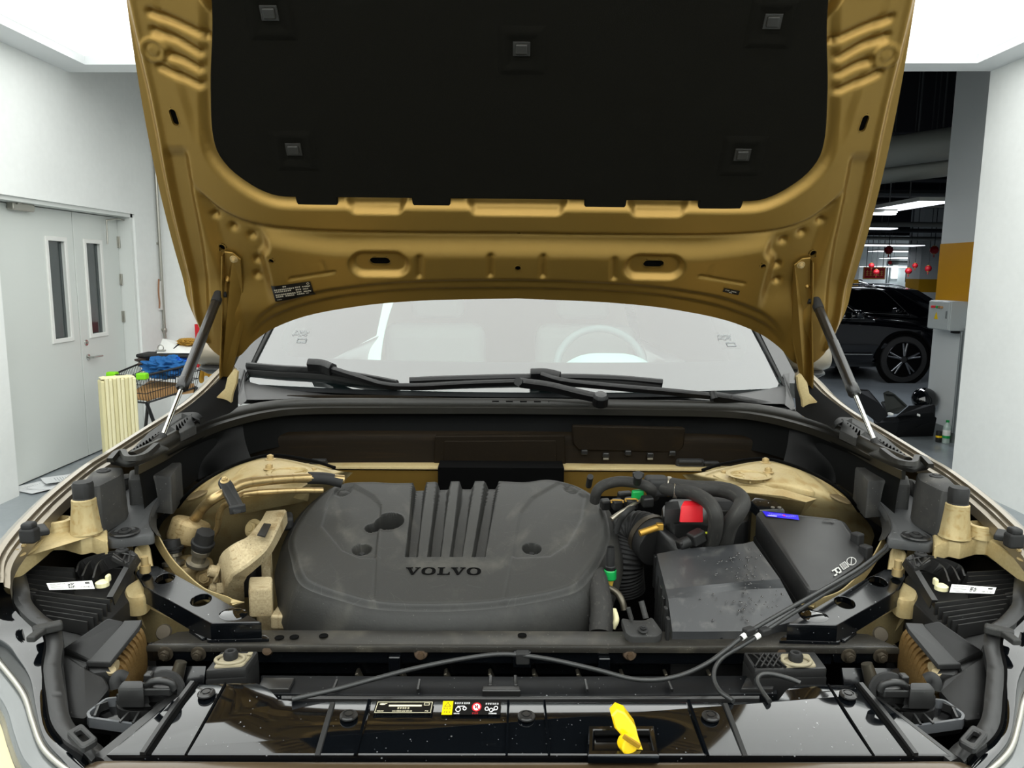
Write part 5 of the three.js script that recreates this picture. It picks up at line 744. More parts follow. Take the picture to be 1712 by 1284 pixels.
// hoses
{
  const t = thing('heater_hose', 'thick black heater hose bending down in front, with a silver clamp', 'hose');
  part('hose_tube', tube(cp([[1106, 815, 1.1], [1124, 819, 1.1], [1154, 823, 1.105], [1180, 836, 1.105], [1194, 854, 1.095], [1197, 875, 1.07], [1194, 895, 1.04], [1186, 918, 1.0], [1180, 935, 0.95]]), 0.0145, 70, 16), M.rubberHose, t);
  const c = c3([1129, 820, 1.1]); part('hose_clamp', lathe([[0.0155, -0.004], [0.0165, -0.004], [0.0165, 0.004], [0.0155, 0.004]], c, 24, V(1, -0.05, 0.15)), M.steelDull, t);
  const u = thing('heater_hose', 'thicker black heater hose curving round behind the other one', 'hose');
  part('hose_tube', tube(cp([[1100, 806, 1.1], [1116, 810, 1.105], [1157, 816, 1.11], [1203, 818, 1.115], [1230, 826, 1.115], [1241, 840, 1.105], [1233, 858, 1.09], [1219, 880, 1.06], [1211, 912, 1.01], [1206, 940, 0.95]]), 0.0165, 70, 16), M.rubberHose, u);
  part('hose_clamp', lathe([[0.0175, -0.004], [0.0185, -0.004], [0.0185, 0.004], [0.0175, 0.004]], c3([1118, 811, 1.105]), 24, V(1, -0.05, 0.15)), M.steelDull, u);
  part('valve_body', [box(0.05, 0.04, 0.05, ...c3([1098, 812, 1.1]).toArray(), 0.01), rod(c3([1085, 812, 1.1]), c3([1100, 812, 1.1]), 0.014)], M.rubber, u);
  const w = thing('vent_hose', 'thin black hose arching behind the right corner of the engine cover', 'hose');
  part('hose_tube', tube(cp([[994, 838, 1.06], [998, 822, 1.085], [1010, 811, 1.1], [1036, 805, 1.11], [1066, 808, 1.11], [1088, 817, 1.1], [1094, 830, 1.075]]), 0.0115, 50, 12), M.rubberHose, w); part('nozzle', [rod(c3([1065, 808, 1.11]), c3([1067, 794, 1.14]), 0.009), lathe([[0.012, 0], [0.012, 0.008], [0, 0.009]], c3([1067, 797, 1.13]), 14)], M.rubber, w); part('end_pin', rod(c3([984, 812, 1.07]), c3([987, 797, 1.1]), 0.007), M.rubber, w);
  const x = thing('lower_hose', 'short taped black hose standing between engine cover and filter box', 'hose');
  part('hose_tube', tube(cp([[1004, 1060, 0.9], [1006, 1020, 0.93], [1002, 990, 0.95], [996, 960, 0.96]]), 0.021, 30, 16), M.rubberHose, x); for (let i = 0; i < 5; i++) part('tape_wrap', lathe([[0.0215, -0.006], [0.0225, -0.004], [0.0225, 0.004], [0.0215, 0.006]], c3([1005, 1048 - i * 12, 0.905 + i * 0.0075]), 20, V(-0.03, 1, -0.4)), M.rubber, x);
}
// plugs, wires and small pipes between engine cover and battery
{
  const t = thing('wiring_connectors', 'cluster of black and green plugs with thin pipes at the right engine edge', 'connectors');
  for (const [x, y, h, w, q, mat] of [[1032, 843, 1.06, 0.022, 0.02, 'deepPlastic'], [1055, 841, 1.065, 0.025, 0.022, 'deepPlastic'], [1066, 827, 1.085, 0.026, 0.012, 'green'], [1044, 830, 1.07, 0.03, 0.016, 'deepPlastic'], [1012, 843, 1.05, 0.02, 0.02, 'deepPlastic'], [1082, 838, 1.075, 0.024, 0.02, 'deepPlastic']]) { const p = c3([x, y, h]); part('plug', box(w, 0.022, q, p.x, p.y, p.z, 0.004, 0.2, 0.2), M[mat], t); }
  for (const [x, y, h] of [[1031, 838, 1.073], [1055, 836, 1.078]]) { const p = c3([x, y, h]); part('clip_frame', tube([[p.x - 0.012, p.y, p.z + 0.008], [p.x - 0.01, p.y, p.z - 0.006], [p.x + 0.012, p.y, p.z - 0.006], [p.x + 0.013, p.y, p.z + 0.006]], 0.0018, 24, 8), M.brass, t); }
  part('steel_pipe', tube(cp([[1022, 868, 1.04], [1036, 858, 1.05], [1050, 850, 1.06], [1066, 838, 1.07], [1076, 832, 1.08]]), 0.005, 40, 10), M.steelDull, t); part('cable', tube(cp([[1030, 890, 1.01], [1036, 872, 1.035], [1046, 858, 1.055], [1058, 848, 1.06]]), 0.0065, 40, 10), M.rubber, t);
  part('green_sleeve', lathe([[0.011, -0.01], [0.0125, -0.008], [0.0125, 0.008], [0.011, 0.01]], c3([1020, 960, 0.965]), 18), M.green, t); part('yellow_tube', rod(c3([1018, 984, 0.935]), c3([1019, 968, 0.955]), 0.006, 0.009), S({ color: 0xd6b048, roughness: 0.5 }), t); part('black_neck', lathe([[0.008, 0], [0.01, 0.01], [0.008, 0.012], [0.009, 0.03], [0.007, 0.05]], c3([1020, 955, 0.97]), 16), M.rubber, t);
  part('bent_pipe', tube(cp([[1002, 982, 0.95], [1018, 984, 0.95], [1032, 992, 0.945], [1040, 1005, 0.935], [1044, 1020, 0.92]]), 0.0065, 40, 10), M.steelDark, t); part('white_strip', tube(cp([[1026, 1020, 0.925], [1030, 1036, 0.915], [1024, 1050, 0.9]]), 0.006, 20, 8), M.cream, t);
  const d = thing('sensor_plug', 'black sensor plug with a yellow green wire beside the hoses', 'plug'); const a = c3([1138, 912, 1.015]), b = c3([1176, 893, 1.04]); part('plug_body', [rod(a, b, 0.011, 0.013, 10), box(0.03, 0.024, 0.026, ...c3([1165, 898, 1.035]).toArray(), 0.004, 0, 0.4, 0.3), box(0.024, 0.02, 0.02, ...c3([1142, 909, 1.018]).toArray(), 0.004, 0, 0.4, 0.3)], M.deepPlastic, d); part('wire', tube(cp([[1174, 894, 1.04], [1180, 891, 1.045], [1190, 893, 1.04], [1192, 900, 1.03]]), 0.0025, 30, 8), S({ color: 0xb7c226, roughness: 0.5 }), d);
}
// fuse box
{
  const t = thing('fuse_box', 'large smooth black fuse box lid with a blue sticker beside the right strut tower', 'fuse box');
  const o = [[1263, 857, 1.06], [1274, 852, 1.065], [1397, 865, 1.06], [1414, 871, 1.055], [1430, 895, 1.04], [1446, 925, 1.02], [1447, 934, 1.015], [1438, 943, 1.01], [1372, 986, 0.985], [1352, 987, 0.985]];
  part('lid', slab(cp(o), 0.05, 0.006, { round: 0.012 }), M.fuseLid, t);
  part('case', slab(cp(o.map(([x, y, h]) => [x, y, h - 0.0])).map((p) => V(p.x * 0.998, p.y - 0.05, p.z)), 0.25, 0.003), M.deepPlastic, t);
  part('rear_bracket', [slab(cp([[1254, 838, 1.075], [1262, 831, 1.08], [1298, 837, 1.08], [1312, 852, 1.07], [1270, 852, 1.065]]), 0.02, 0.003)], M.steelBlack, t); for (const [x, y] of [[1292, 849], [1303, 849]]) part('screw', lathe([[0.004, 0], [0.004, 0.002], [0, 0.003]], c3([x, y, 1.0745]), 12), M.steelDull, t);
  for (const [x, y, h] of [[1433, 903, 1.035], [1447, 924, 1.02]]) part('side_clip', box(0.02, 0.03, 0.02, ...c3([x, y, h]).toArray(), 0.004, 0, 0.5), M.rubber, t);
  const pl = planeOf(c3([1274, 852, 1.065]), c3([1397, 865, 1.06]), c3([1372, 986, 0.985])), nn = pl.n.y < 0 ? pl.n.clone().negate() : pl.n;
  const decal = (q, tex, name, rough = 0.35, transparent = false) => { const c = q.map(([x, y]) => CAR.P(x, y, pl).addScaledVector(nn, 0.0012)); part(name, grid((s, v) => c[0].clone().lerp(c[1], s).lerp(c[3].clone().lerp(c[2], s), v), 6, 4), S({ map: tex, roughness: rough, transparent }), t); };
  decal([[1281, 864], [1336, 870], [1334, 862], [1274, 855]], canvasTex(256, 64, (x) => { x.fillStyle = '#2318c8'; x.fillRect(0, 0, 256, 64); x.strokeStyle = '#8f8cf2'; x.lineWidth = 3; for (let i = 0; i < 12; i++) { x.beginPath(); x.arc(50 + i * 16, 26 + 6 * Math.sin(i), 9, 0, 7); x.stroke(); } x.fillStyle = '#c02878'; x.beginPath(); x.arc(150, 26, 11, 0, 7); x.fill(); x.fillStyle = '#d8d8f4'; x.fillRect(18, 44, 70, 8); }), 'blue_sticker', 0.3);
  decal([[1396, 873], [1402, 878], [1378, 873], [1374, 868]].length ? [[1377, 874], [1398, 876], [1397, 869], [1374, 868]] : 0, canvasTex(128, 48, (x) => { x.clearRect(0, 0, 128, 48); x.fillStyle = '#050505'; x.beginPath(); x.moveTo(0, 14); x.lineTo(84, 14); x.lineTo(84, 2); x.lineTo(126, 26); x.lineTo(84, 46); x.lineTo(84, 34); x.lineTo(0, 34); x.fill(); }), 'arrow_mark', 0.3, true);
  decal([[1394, 968], [1438, 941], [1424, 927], [1384, 953]], canvasTex(192, 96, (x) => { x.clearRect(0, 0, 192, 96); x.strokeStyle = x.fillStyle = '#b9b9b5'; x.lineWidth = 5; x.beginPath(); x.ellipse(156, 48, 28, 34, 0, 0, 7); x.moveTo(138, 72); x.lineTo(174, 24); x.stroke(); x.strokeRect(82, 22, 38, 52); for (let i = 0; i < 4; i++) x.fillRect(88, 30 + i * 11, 26, 5); x.fillRect(16, 26, 44, 12); x.fillRect(32, 38, 12, 34); x.fillRect(12, 70, 20, 14); x.fillRect(44, 70, 20, 14); x.fillRect(60, 30, 8, 40); }), 'white_symbols', 0.5, true);
}
// water drops on the wet lids: single beads too many and small to count
{
  const drops = []; const bead = new THREE.SphereGeometry(1, 10, 6, 0, Math.PI * 2, 0, Math.PI / 2);
  const spots = []; const scatter = (n, quad, h) => { for (let i = 0; i < n; i++) { const a = rnd(), b = rnd(), x = lerp(lerp(quad[0][0], quad[1][0], a), lerp(quad[3][0], quad[2][0], a), b), y = lerp(lerp(quad[0][1], quad[1][1], a), lerp(quad[3][1], quad[2][1], a), b); spots.push([x, y, h(x, y)]); } };
  const lidH = (x, y) => y < 976 ? lerp(1.026, 1.0, (y - 907) / 66) : y < 992 ? lerp(1.0, 0.984, (y - 976) / 14) : lerp(0.985, 0.946, (y - 990) / 66);
  scatter(70, [[1215, 918], [1262, 914], [1318, 1010], [1240, 1046]], lidH); scatter(40, [[1160, 925], [1250, 915], [1290, 1030], [1170, 1040]], lidH);
  const inst = new THREE.InstancedMesh(bead, PH({ color: 0x0a0b0c, roughness: 0.02, clearcoat: 1 }), spots.length); const q = new THREE.Quaternion(), m4 = new THREE.Matrix4();
  const pts = spots.map(c3); const c = pts.reduce((s, p) => s.add(p), V(0, 0, 0)).multiplyScalar(1 / pts.length); c.y = Math.min(...pts.map((p) => p.y)); const wpos = c.clone().applyMatrix4(CAR.m);
  pts.forEach((p, i) => { const r = R(0.0008, 0.0019); m4.compose(V(p.x - c.x, p.y - c.y + 0.0002, p.z - c.z), q.setFromEuler(new THREE.Euler(0.3, R(0, 6), 0)), V(r * R(1, 2.2), r * 0.7, r)); inst.setMatrixAt(i, m4); });
  inst.name = 'water_drops'; inst.position.copy(wpos); inst.rotation.y = CAR.yaw; inst.userData.kind = 'stuff'; mark(inst, 'water drops scattered over the black air filter box lid', 'water drops'); scene.add(inst);
}
// ---------- front of the bay: cross beam, braces, headlights, latches, radiator cover ----------
const side = (s, l, r) => s > 0 ? l : r;
// gas struts
both((m, s) => {
  const t = thing('gas_strut', side(s, 'black gas strut holding up the left edge of the hood', 'black gas strut holding up the right edge of the hood'), 'gas strut');
  const q = hp(366, 492, 0.02); const a = (s > 0 ? q : V(-q.x, q.y, q.z)).applyMatrix4(HOOD.m).applyMatrix4(CAR.inv), b = m(CAR.D(267, 742, 1.60)), d = b.clone().sub(a), L = d.length(); d.normalize();
  const k = 0.67;
  part('cylinder', lathe([[0.006, 0], [0.0105, 0.004], [0.0115, 0.012], [0.0115, L * 0.3], [0.0125, L * 0.31], [0.0125, L * k - 0.03], [0.0138, L * k - 0.028], [0.0138, L * k - 0.004], [0.011, L * k], [0.004, L * k]], a, 24, d), M.strut, t);
  part('piston_rod', rod(a.clone().addScaledVector(d, L * k - 0.01), b, 0.0052, 0.0052, 16), M.chrome, t);
  part('upper_socket', [rod(a.clone().addScaledVector(d, -0.012), a.clone().addScaledVector(d, 0.03), 0.0125), rod(a, a.clone().add(V(0.02 * s, 0.0, 0)), 0.008)], M.rubber, t);
  part('lower_socket', lathe([[0.008, -0.004], [0.0085, 0.02], [0.005, 0.03]], b.clone().addScaledVector(d, -0.02), 14, d), M.rubber, t);
});
// moulded black covers between strut tower and headlight
both((m, s) => {
  const t = thing('fender_cover', side(s, 'moulded black plastic cover between left strut tower and left headlight', 'moulded black plastic cover with water drops between right strut tower and right headlight'), 'plastic cover');
  const o = cp([[179, 903, 1.055], [180, 849, 1.075], [207, 814, 1.09], [279, 813, 1.09], [264, 833, 1.08], [252, 856, 1.07], [250, 877, 1.063], [261, 894, 1.055], [222, 898, 1.054]]);
  part('cover_plate', slab(o.map(m), 0.018, 0.004, { round: 0.014, seg: 5 }), M.coverLit, t);  // black plastic made paler: light on its top put into the colour
  part('inner_lip', net([cp([[279, 813, 1.09], [264, 833, 1.08], [252, 856, 1.07], [250, 877, 1.063], [262, 895, 1.054]]).map(m), cp([[292, 818, 1.06], [276, 840, 1.05], [264, 860, 1.04], [262, 880, 1.035], [270, 898, 1.03]]).map(m)], 30, 6), M.plastic, t);
  const f = c3([209, 888, 1.061]); part('fastener', pushPin(m(f), V(0, 1, 0.1)), M.rubber, t); part('fastener_pocket', lathe([[0.026, 0], [0.024, 0.0025], [0.021, 0.0005], [0, 0.0005]], m(f).add(V(0, -0.002, 0)), 28), M.plasticClean, t);
  const top = cp([[137, 806, 1.16], [152, 788, 1.163], [168, 780, 1.165], [207, 780, 1.163], [204, 793, 1.157], [166, 812, 1.153], [150, 813, 1.154]]);
  part('raised_block', slab(top.map(m), 0.09, 0.006, { round: 0.012, seg: 5, taper: 0.004 }), M.plastic, t); part('fastener', pushPin(m(c3([173, 788, 1.161])), V(0, 1, 0), 0.013), M.rubber, t);
  part('rear_step', slab(cp([[216, 786, 1.135], [256, 774, 1.135], [304, 772, 1.13], [286, 797, 1.125], [258, 794, 1.128], [240, 802, 1.128], [214, 802, 1.13]]).map(m), 0.08, 0.005, { round: 0.006 }), M.plastic, t);
  part('step', slab(cp([[165, 810, 1.115], [208, 790, 1.12], [240, 790, 1.11], [206, 816, 1.095], [182, 850, 1.08], [170, 845, 1.09]]).map(m), 0.05, 0.005, { round: 0.01 }), M.plastic, t);
  // rubber stop on the cone, small hood clip
  const b = thing('rubber_stop', side(s, 'black rubber hood stop seated in the left tan cone', 'black rubber hood stop seated in the right tan cone'), 'rubber stop'), b0 = c3([144, 889, 1.07]);
  part('stop_head', lathe([[0.0, 0.05], [0.0165, 0.05], [0.0175, 0.07], [0.018, 0.09], [0.016, 0.0945], [0, 0.0955]], m(b0), 28), M.rubber, b); part('stop_collar', lathe([[0.0165, 0.056], [0.019, 0.062], [0.0165, 0.068]], m(b0), 24), M.rubber, b);
  const c = thing('fender_clip', side(s, 'small black clip screwed to the tip of the left fender apron', 'small black clip screwed to the tip of the right fender apron'), 'clip'), c0 = m(c3([50, 898, 1.105]));
  part('clip_block', [box(0.026, 0.026, 0.022, c0.x, c0.y + 0.004, c0.z, 0.005), box(0.02, 0.012, 0.02, c0.x, c0.y + 0.02, c0.z, 0.005)], M.rubber, c); const c1 = m(c3([68, 886, 1.105])); part('clip_foot', box(0.02, 0.01, 0.045, c1.x, c1.y, c1.z, 0.003, 0, s * 0.7), M.rubber, c);
});
// cross beam
{
  const t = thing('radiator_support_beam', 'long dusty black steel cross beam in front of the engine cover', 'beam');
  const o = cp([[244, 1078, 0.93], [296, 1055, 0.932], [340, 1052, 0.932], [440, 1052, 0.932]]), top = [...o, ...mirAll(o)];
  part('top_face', slab(top, 0.012, 0.004), M.beam, t);
  const fr = [c3([244, 1079, 0.926]), c3([300, 1079, 0.926])]; const zf = fr[1].z;
  part('front_face', [box(1.04, 0.03, 0.006, 0, 0.91, zf - 0.002, 0.002), box(1.0, 0.05, 0.006, 0, 0.885, zf - 0.03, 0.002)], M.steelBlack, t);
  both((m) => {
    part('end_plate', slab(cp([[243, 1078, 0.93], [356, 1078, 0.93], [356, 1108, 0.9], [243, 1110, 0.9]]).map((p) => m(V(p.x, p.y, zf + 0.004))), 0.008, 0.001, { dir: V(0, 0, -1), round: 0.006 }), M.steelBlack, t);
    for (const x of [277, 332]) part('bolt', hexBolt(m(CAR.D(x, 1093, -zf - 0.006)), V(0, 0, 1), 0.0085, 0.008), M.boltDark, t);
    part('rusty_bolt', [lathe([[0.012, 0], [0.011, 0.005], [0.006, 0.008], [0, 0.008]], m(CAR.D(704, 1091, -zf + 0.0)), 22, V(0, 0.5, 1)), lathe([[0.006, 0], [0.005, 0.014], [0, 0.015]], m(CAR.D(704, 1094, -zf - 0.004)), 12, V(0, 0.2, 1))], M.rust, t);
    part('rusty_bolt', lathe([[0.01, 0], [0.009, 0.005], [0.005, 0.008], [0, 0.008]], m(CAR.D(448, 1086, -zf + 0.0)), 18, V(0, 0.5, 1)), M.rust, t);
    part('weld_tab', slab(cp([[316, 1052, 0.938], [330, 1048, 0.94], [352, 1062, 0.936], [338, 1068, 0.935]]).map(m), 0.006, 0.001), M.steelBlack, t);
  });
  for (const [x, y] of [[467, 1066], [492, 1065], [541, 1063], [873, 1062], [1204, 1064], [1232, 1064]]) part('beam_hole', lathe([[0.008, 0.0], [0.0075, 0.001], [0.0065, 0.0003], [0, 0.0002]], c3([x, y, 0.9322]), 16), M.deep, t);
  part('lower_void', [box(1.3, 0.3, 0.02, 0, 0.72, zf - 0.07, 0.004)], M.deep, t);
  for (const [x, y, w] of [[873, 1101, 0.03], [660, 1110, 0.02], [1010, 1112, 0.02]]) part('cable_bracket', box(w, 0.03, 0.012, ...CAR.D(x, y, -zf - 0.008).toArray(), 0.003), M.steelBlack, t);
  for (let i = 0; i < 9; i++) part('fin_strip', box(0.006, 0.03, 0.02, -0.28 + i * 0.075, 0.862, zf - 0.01, 0.002, 0, 0, 0.4), M.steelDark, t);
}
// bracket standing on the beam beside the lower hose
{
  const t = thing('beam_bracket', 'black plastic bracket with a bolt on the beam before the filter box', 'bracket');
  part('bracket_plate', slab(cp([[1038, 1032, 0.955], [1060, 1036, 0.952], [1078, 1036, 0.952], [1090, 1030, 0.956], [1109, 1056, 0.945], [1099, 1064, 0.942], [1056, 1064, 0.942], [1046, 1058, 0.944]]), 0.012, 0.003, { round: 0.006 }), M.plastic, t);
  part('arm', [rod(c3([1080, 1034, 0.96]), c3([1072, 1005, 0.985]), 0.005), rod(c3([1056, 1036, 0.955]), c3([1050, 1016, 0.975]), 0.004)], M.plastic, t); part('bolt', hexBolt(c3([1075, 1053, 0.949]), V(0, 1, 0.3), 0.006, 0.004), M.rubber, t);
}
// diagonal braces
both((m, s) => {
  const t = thing('diagonal_brace', side(s, 'black sheet steel brace with three holes running to the left fender', 'black sheet steel brace with a puddle running to the right fender'), 'brace');
  const h = (x, y) => lerp(1.005, 0.965, clamp((y - 944) / 97)), q = (l) => l.map(([x, y]) => c3([x, y, h(x, y)]));
  const o = q([[227, 957], [236, 948], [262, 945], [285, 957], [437, 1040], [352, 1042], [240, 980]]), pl = planeOf(o[2], o[4], o[5]), n = pl.n.y < 0 ? pl.n.clone().negate() : pl.n, uu = V(1, 0, 0).addScaledVector(n, -n.x).normalize(), vv = n.clone().cross(uu), c = o[4];
  const to2 = (x, y) => { const p = CAR.P(x, y, { n: pl.n, d: pl.d }).sub(c); return [p.dot(uu), p.dot(vv)]; };
  const out = roundRing([[226, 957], [236, 947], [262, 945], [285, 957], [437, 1040], [352, 1042], [240, 981]].map(([x, y]) => { const [a, b] = to2(x, y); return V(a, b, 0); }), 0.006).map((p) => [p.x, p.y]);
  const hole = (x, y, r) => { const [a, b] = to2(x, y); return circle2(a, b, r, 28); };
  part('top_plate', plate(out, [hole(276, 967, 0.0155), hole(336, 1003, 0.0165)], 0.006, 0.0015, (a, b, z) => m(c.clone().addScaledVector(uu, a).addScaledVector(vv, b).addScaledVector(n, z - 0.006))), M.braceBlack, t);
  for (const [x, y, r] of [[276, 967, 0.0155], [336, 1003, 0.0165]]) { const [a, b] = to2(x, y); part('hole_collar', loft([0, -0.012].map((z) => circle2(a, b, r, 28).map(([e, f]) => m(c.clone().addScaledVector(uu, e).addScaledVector(vv, f).addScaledVector(n, z)))), true, false, 0.9), M.braceBlack, t); }
  const [pa, pb] = to2(390, 1027); part('puddle', loft([circle2(pa, pb, 0.024, 28, 0.016).map(([e, f]) => m(c.clone().addScaledVector(uu, e).addScaledVector(vv, f).addScaledVector(n, 0.0002))), circle2(pa, pb, 0.022, 28, 0.0145).map(([e, f]) => m(c.clone().addScaledVector(uu, e).addScaledVector(vv, f).addScaledVector(n, 0.001)))], true, true, 0.9), M.water, t);
  part('front_wall', slab(cp([[352, 1042, 0.965], [437, 1040, 0.965], [437, 1045, 0.96], [352, 1047, 0.96]]).map(m), 0.03, 0.001), M.braceBlack, t);
  const lw = [c3([240, 981, h(0, 981)]), c3([352, 1042, 0.965])]; part('side_wall', loft([[lw[0], lw[1], V(lw[1].x, lw[1].y - 0.034, lw[1].z), V(lw[0].x, lw[0].y - 0.03, lw[0].z)].map((p) => m(p)), [lw[0], lw[1], V(lw[1].x, lw[1].y - 0.034, lw[1].z), V(lw[0].x, lw[0].y - 0.03, lw[0].z)].map((p) => m(V(p.x + 0.004, p.y - 0.001, p.z - 0.004)))], true, true, 0.3), M.braceBlack, t);
  part('foot_flange', slab(cp([[344, 1070, 0.936], [452, 1068, 0.936], [440, 1058, 0.938], [350, 1060, 0.938]]).map(m), 0.005, 0.001, { round: 0.006 }), M.braceBlack, t);
  part('stud', [axisTo(new THREE.CylinderGeometry(0.0095, 0.0095, 0.014, 6).translate(0, 0.007, 0), m(c3([243, 957, 1.003])), m(c3([243, 957, 1.003])).add(V(0, 1, 0))), rod(m(c3([243, 957, 1.003])), m(c3([243, 957, 1.003])).add(V(0, 0.03, 0)), 0.0065)], M.goldBolt, t);
});
// finned control modules
both((m, s) => {
  const t = thing('control_module', side(s, 'tan finned metal control module under a black plate, left front', 'tan finned metal control module under a black plate, right front'), 'control module');
  const a = c3([226, 1052, 0.955]), b = c3([188, 1128, 0.915]);
  part('housing', loft([[a, 0], [b, 1]].map(([p, k]) => [[-0.035, -0.075], [0.004, -0.075], [0.008, -0.02], [0.0, -0.002], [-0.035, -0.002]].map(([x, y]) => m(V(p.x + x, p.y + y, p.z)))), true, true, 0.4), M.castBrown, t);
  for (let i = 0; i < 10; i++) { const q = i / 9, p = a.clone().lerp(b, q); part('fin', sweep([[-0.03, 0.001], [-0.005, 0.004], [0.011, -0.004], [0.016, -0.03], [0.014, -0.075]].map(([x, y]) => m(V(p.x + x, p.y + y, p.z + x * 0.35))), [[-0.0028, -0.004], [0.0028, -0.004], [0.0022, 0.004], [-0.0022, 0.004]], V(0, 0, 1), 16), M.castBrown, t); }
  part('end_lug', [rod(m(c3([180, 1112, 0.93])), m(c3([196, 1112, 0.93])), 0.008), rod(m(c3([186, 1120, 0.93])), m(c3([186, 1150, 0.89])), 0.007)], M.cast, t);
  part('cover_plate', slab(cp([[144, 1106, 0.945], [208, 1037, 0.985], [237, 1036, 0.985], [233, 1046, 0.98], [184, 1107, 0.945]]).map(m), 0.008, 0.0015), M.plasticClean, t);
  part('plug_box', slab(cp([[146, 1112, 0.935], [180, 1112, 0.935], [186, 1122, 0.93], [152, 1126, 0.93]]).map(m), 0.03, 0.003), M.deepPlastic, t);
  part('side_shield', slab(cp([[104, 1084, 0.958], [180, 1032, 0.992], [208, 1038, 0.985], [150, 1106, 0.945]]).map(m), 0.012, 0.003, { round: 0.004 }), M.darkPlastic, t);
  part('lower_shield', slab(cp([[100, 1088, 0.951], [150, 1106, 0.943], [142, 1116, 0.937], [176, 1132, 0.928], [184, 1150, 0.918], [142, 1202, 0.9], [112, 1198, 0.904], [98, 1140, 0.929]]).map(m), 0.012, 0.003, { round: 0.006 }), M.darkPlastic, t);
});
// headlights
both((m, s) => {
  const t = thing('headlight', side(s, 'left headlight unit with black finned housing and dark glossy lens', 'right headlight unit with black finned housing and dark glossy lens'), 'headlight');
  const seam = [[28, 950, 1.03], [36, 985, 1.025], [40, 1008, 1.015], [62, 1032, 1.0], [84, 1048, 0.99], [92, 1075, 0.98], [88, 1112, 0.965], [94, 1160, 0.945], [102, 1202, 0.93], [122, 1230, 0.92], [152, 1250, 0.913], [168, 1266, 0.908]];
  const sp = cp(seam);
  part('seam_rail', sweep(sp.map(m), [[-0.011, -0.016], [0.011, -0.016], [0.012, 0.001], [0.006, 0.005], [-0.006, 0.004], [-0.011, 0.0]], V(0, 1, 0), 70), M.plasticClean, t);
  part('seam_groove', sweep(sp.map((p) => m(V(p.x - 0.012, p.y - 0.001, p.z + 0.004))), [[-0.002, -0.008], [0.002, -0.008], [0.002, 0.003], [-0.002, 0.003]], V(0, 1, 0), 70), M.deep, t);
  const c1 = m(c3([80, 1050, 0.998])), c2 = m(c3([138, 1240, 0.924])); part('rail_clip', [box(0.04, 0.014, 0.018, c1.x, c1.y, c1.z, 0.004, 0, s * 0.6), box(0.014, 0.01, 0.036, c1.x - s * 0.004, c1.y, c1.z + 0.02, 0.003)], M.plastic, t); part('rail_clip', plate(rrect2(0, 0, 0.052, 0.026, 0.006), [rrect2(0, 0, 0.03, 0.01, 0.003)], 0.01, 0.002, (a, b, z) => V(c2.x + a * 0.8 * s + b * 0.4 * s, c2.y + z, c2.z + a * 0.7 - b * 0.8)), M.plasticClean, t);
  const inR = sp.map((p) => V(p.x - 0.014, p.y - 0.004, p.z + 0.003));
  const outer = [[-60, 948, 1.022], [-60, 985, 1.012], [-60, 1015, 1.0], [-50, 1050, 0.985], [-25, 1078, 0.972], [0, 1112, 0.958], [38, 1162, 0.938], [54, 1208, 0.924], [66, 1242, 0.914], [80, 1264, 0.908], [108, 1288, 0.903], [140, 1305, 0.899]];
  const outP = cp(outer); outP.forEach((p) => { p.x = Math.max(p.x, -0.925 + 0.01 * (p.z + 1.0)); });
  const midR = inR.map((p, i) => p.clone().lerp(outP[i], 0.5).add(V(-0.002, 0.005, 0.002)));
  part('lens', net([inR.map(m), midR.map(m), outP.map(m)], 60, 16), M.lensGloss, t);
  part('chrome_strip', tube(outP.map((p) => m(V(p.x, p.y + 0.003, p.z))), 0.0038, 70, 10), M.silverTrim, t);
  const low = outP.map((p, i) => V(Math.max(p.x - 0.016 - 0.02 * (1 - i / 11), -0.945), p.y - 0.022, p.z + 0.02)); part('lower_lens', net([outP.map((p) => m(V(p.x, p.y - 0.001, p.z))), outP.map((p, i) => m(p.clone().lerp(low[i], 0.5).add(V(-0.006, 0.008, 0.006)))), low.map(m)], 60, 10), M.lensGrey, t);
  part('bumper_edge', net([low.map((p) => m(V(p.x, p.y - 0.002, p.z))), low.map((p) => m(V(Math.max(p.x - 0.02, -0.955), p.y - 0.012, p.z + 0.018))), low.map((p) => m(V(Math.max(p.x - 0.045, -0.962), p.y - 0.06, p.z + 0.04))), low.map((p) => m(V(Math.max(p.x - 0.05, -0.962), p.y - 0.35, p.z + 0.05)))], 60, 20), M.litBumper, t, 'gold bumper edge with the strong light on it put into its pale colour');  // body paint made paler to hold the overexposed light on it
  // housing with two sets of cooling fins
  const hz = [[36, 948, 1.02], [90, 940, 1.02], [140, 936, 1.015], [205, 935, 1.01], [226, 944, 1.0], [222, 985, 0.985], [184, 1022, 0.975], [148, 1048, 0.97], [106, 1078, 0.965], [94, 1060, 0.975], [62, 1028, 0.99], [42, 1004, 1.005]];
  part('housing', slab(cp(hz).map((p) => m(V(p.x, p.y - 0.014, p.z))), 0.09, 0.005, { round: 0.01 }), M.deepPlastic, t);
  const fin = (x0, y0, h0, x1, y1, h1, H = 0.02) => { const a = c3([x0, y0, h0]), b = c3([x1, y1, h1]); part('cooling_fin', loft([a, b].map((p) => [[-0.0018, -H], [0.0018, -H], [0.0013, 0.0015], [-0.0013, 0.0015]].map(([z, y]) => m(V(p.x, p.y + y, p.z + z)))), true, true, 0.4), M.plasticClean, t); };
  for (let i = 0; i < 5; i++) fin(40 + i * 0.6, 946 + i * 7.5, 1.025 - i * 0.003, [124, 122, 126, 122, 102][i], [951, 958, 969, 977, 985][i], 1.02 - i * 0.004);
  for (let i = 0; i < 6; i++) fin(50 + i * 5.5, 987 + i * 8.6, 1.012 - i * 0.005, [184, 178, 171, 163, 156, 146][i], [1004, 1012, 1020, 1028, 1034, 1041][i], 1.0 - i * 0.004);
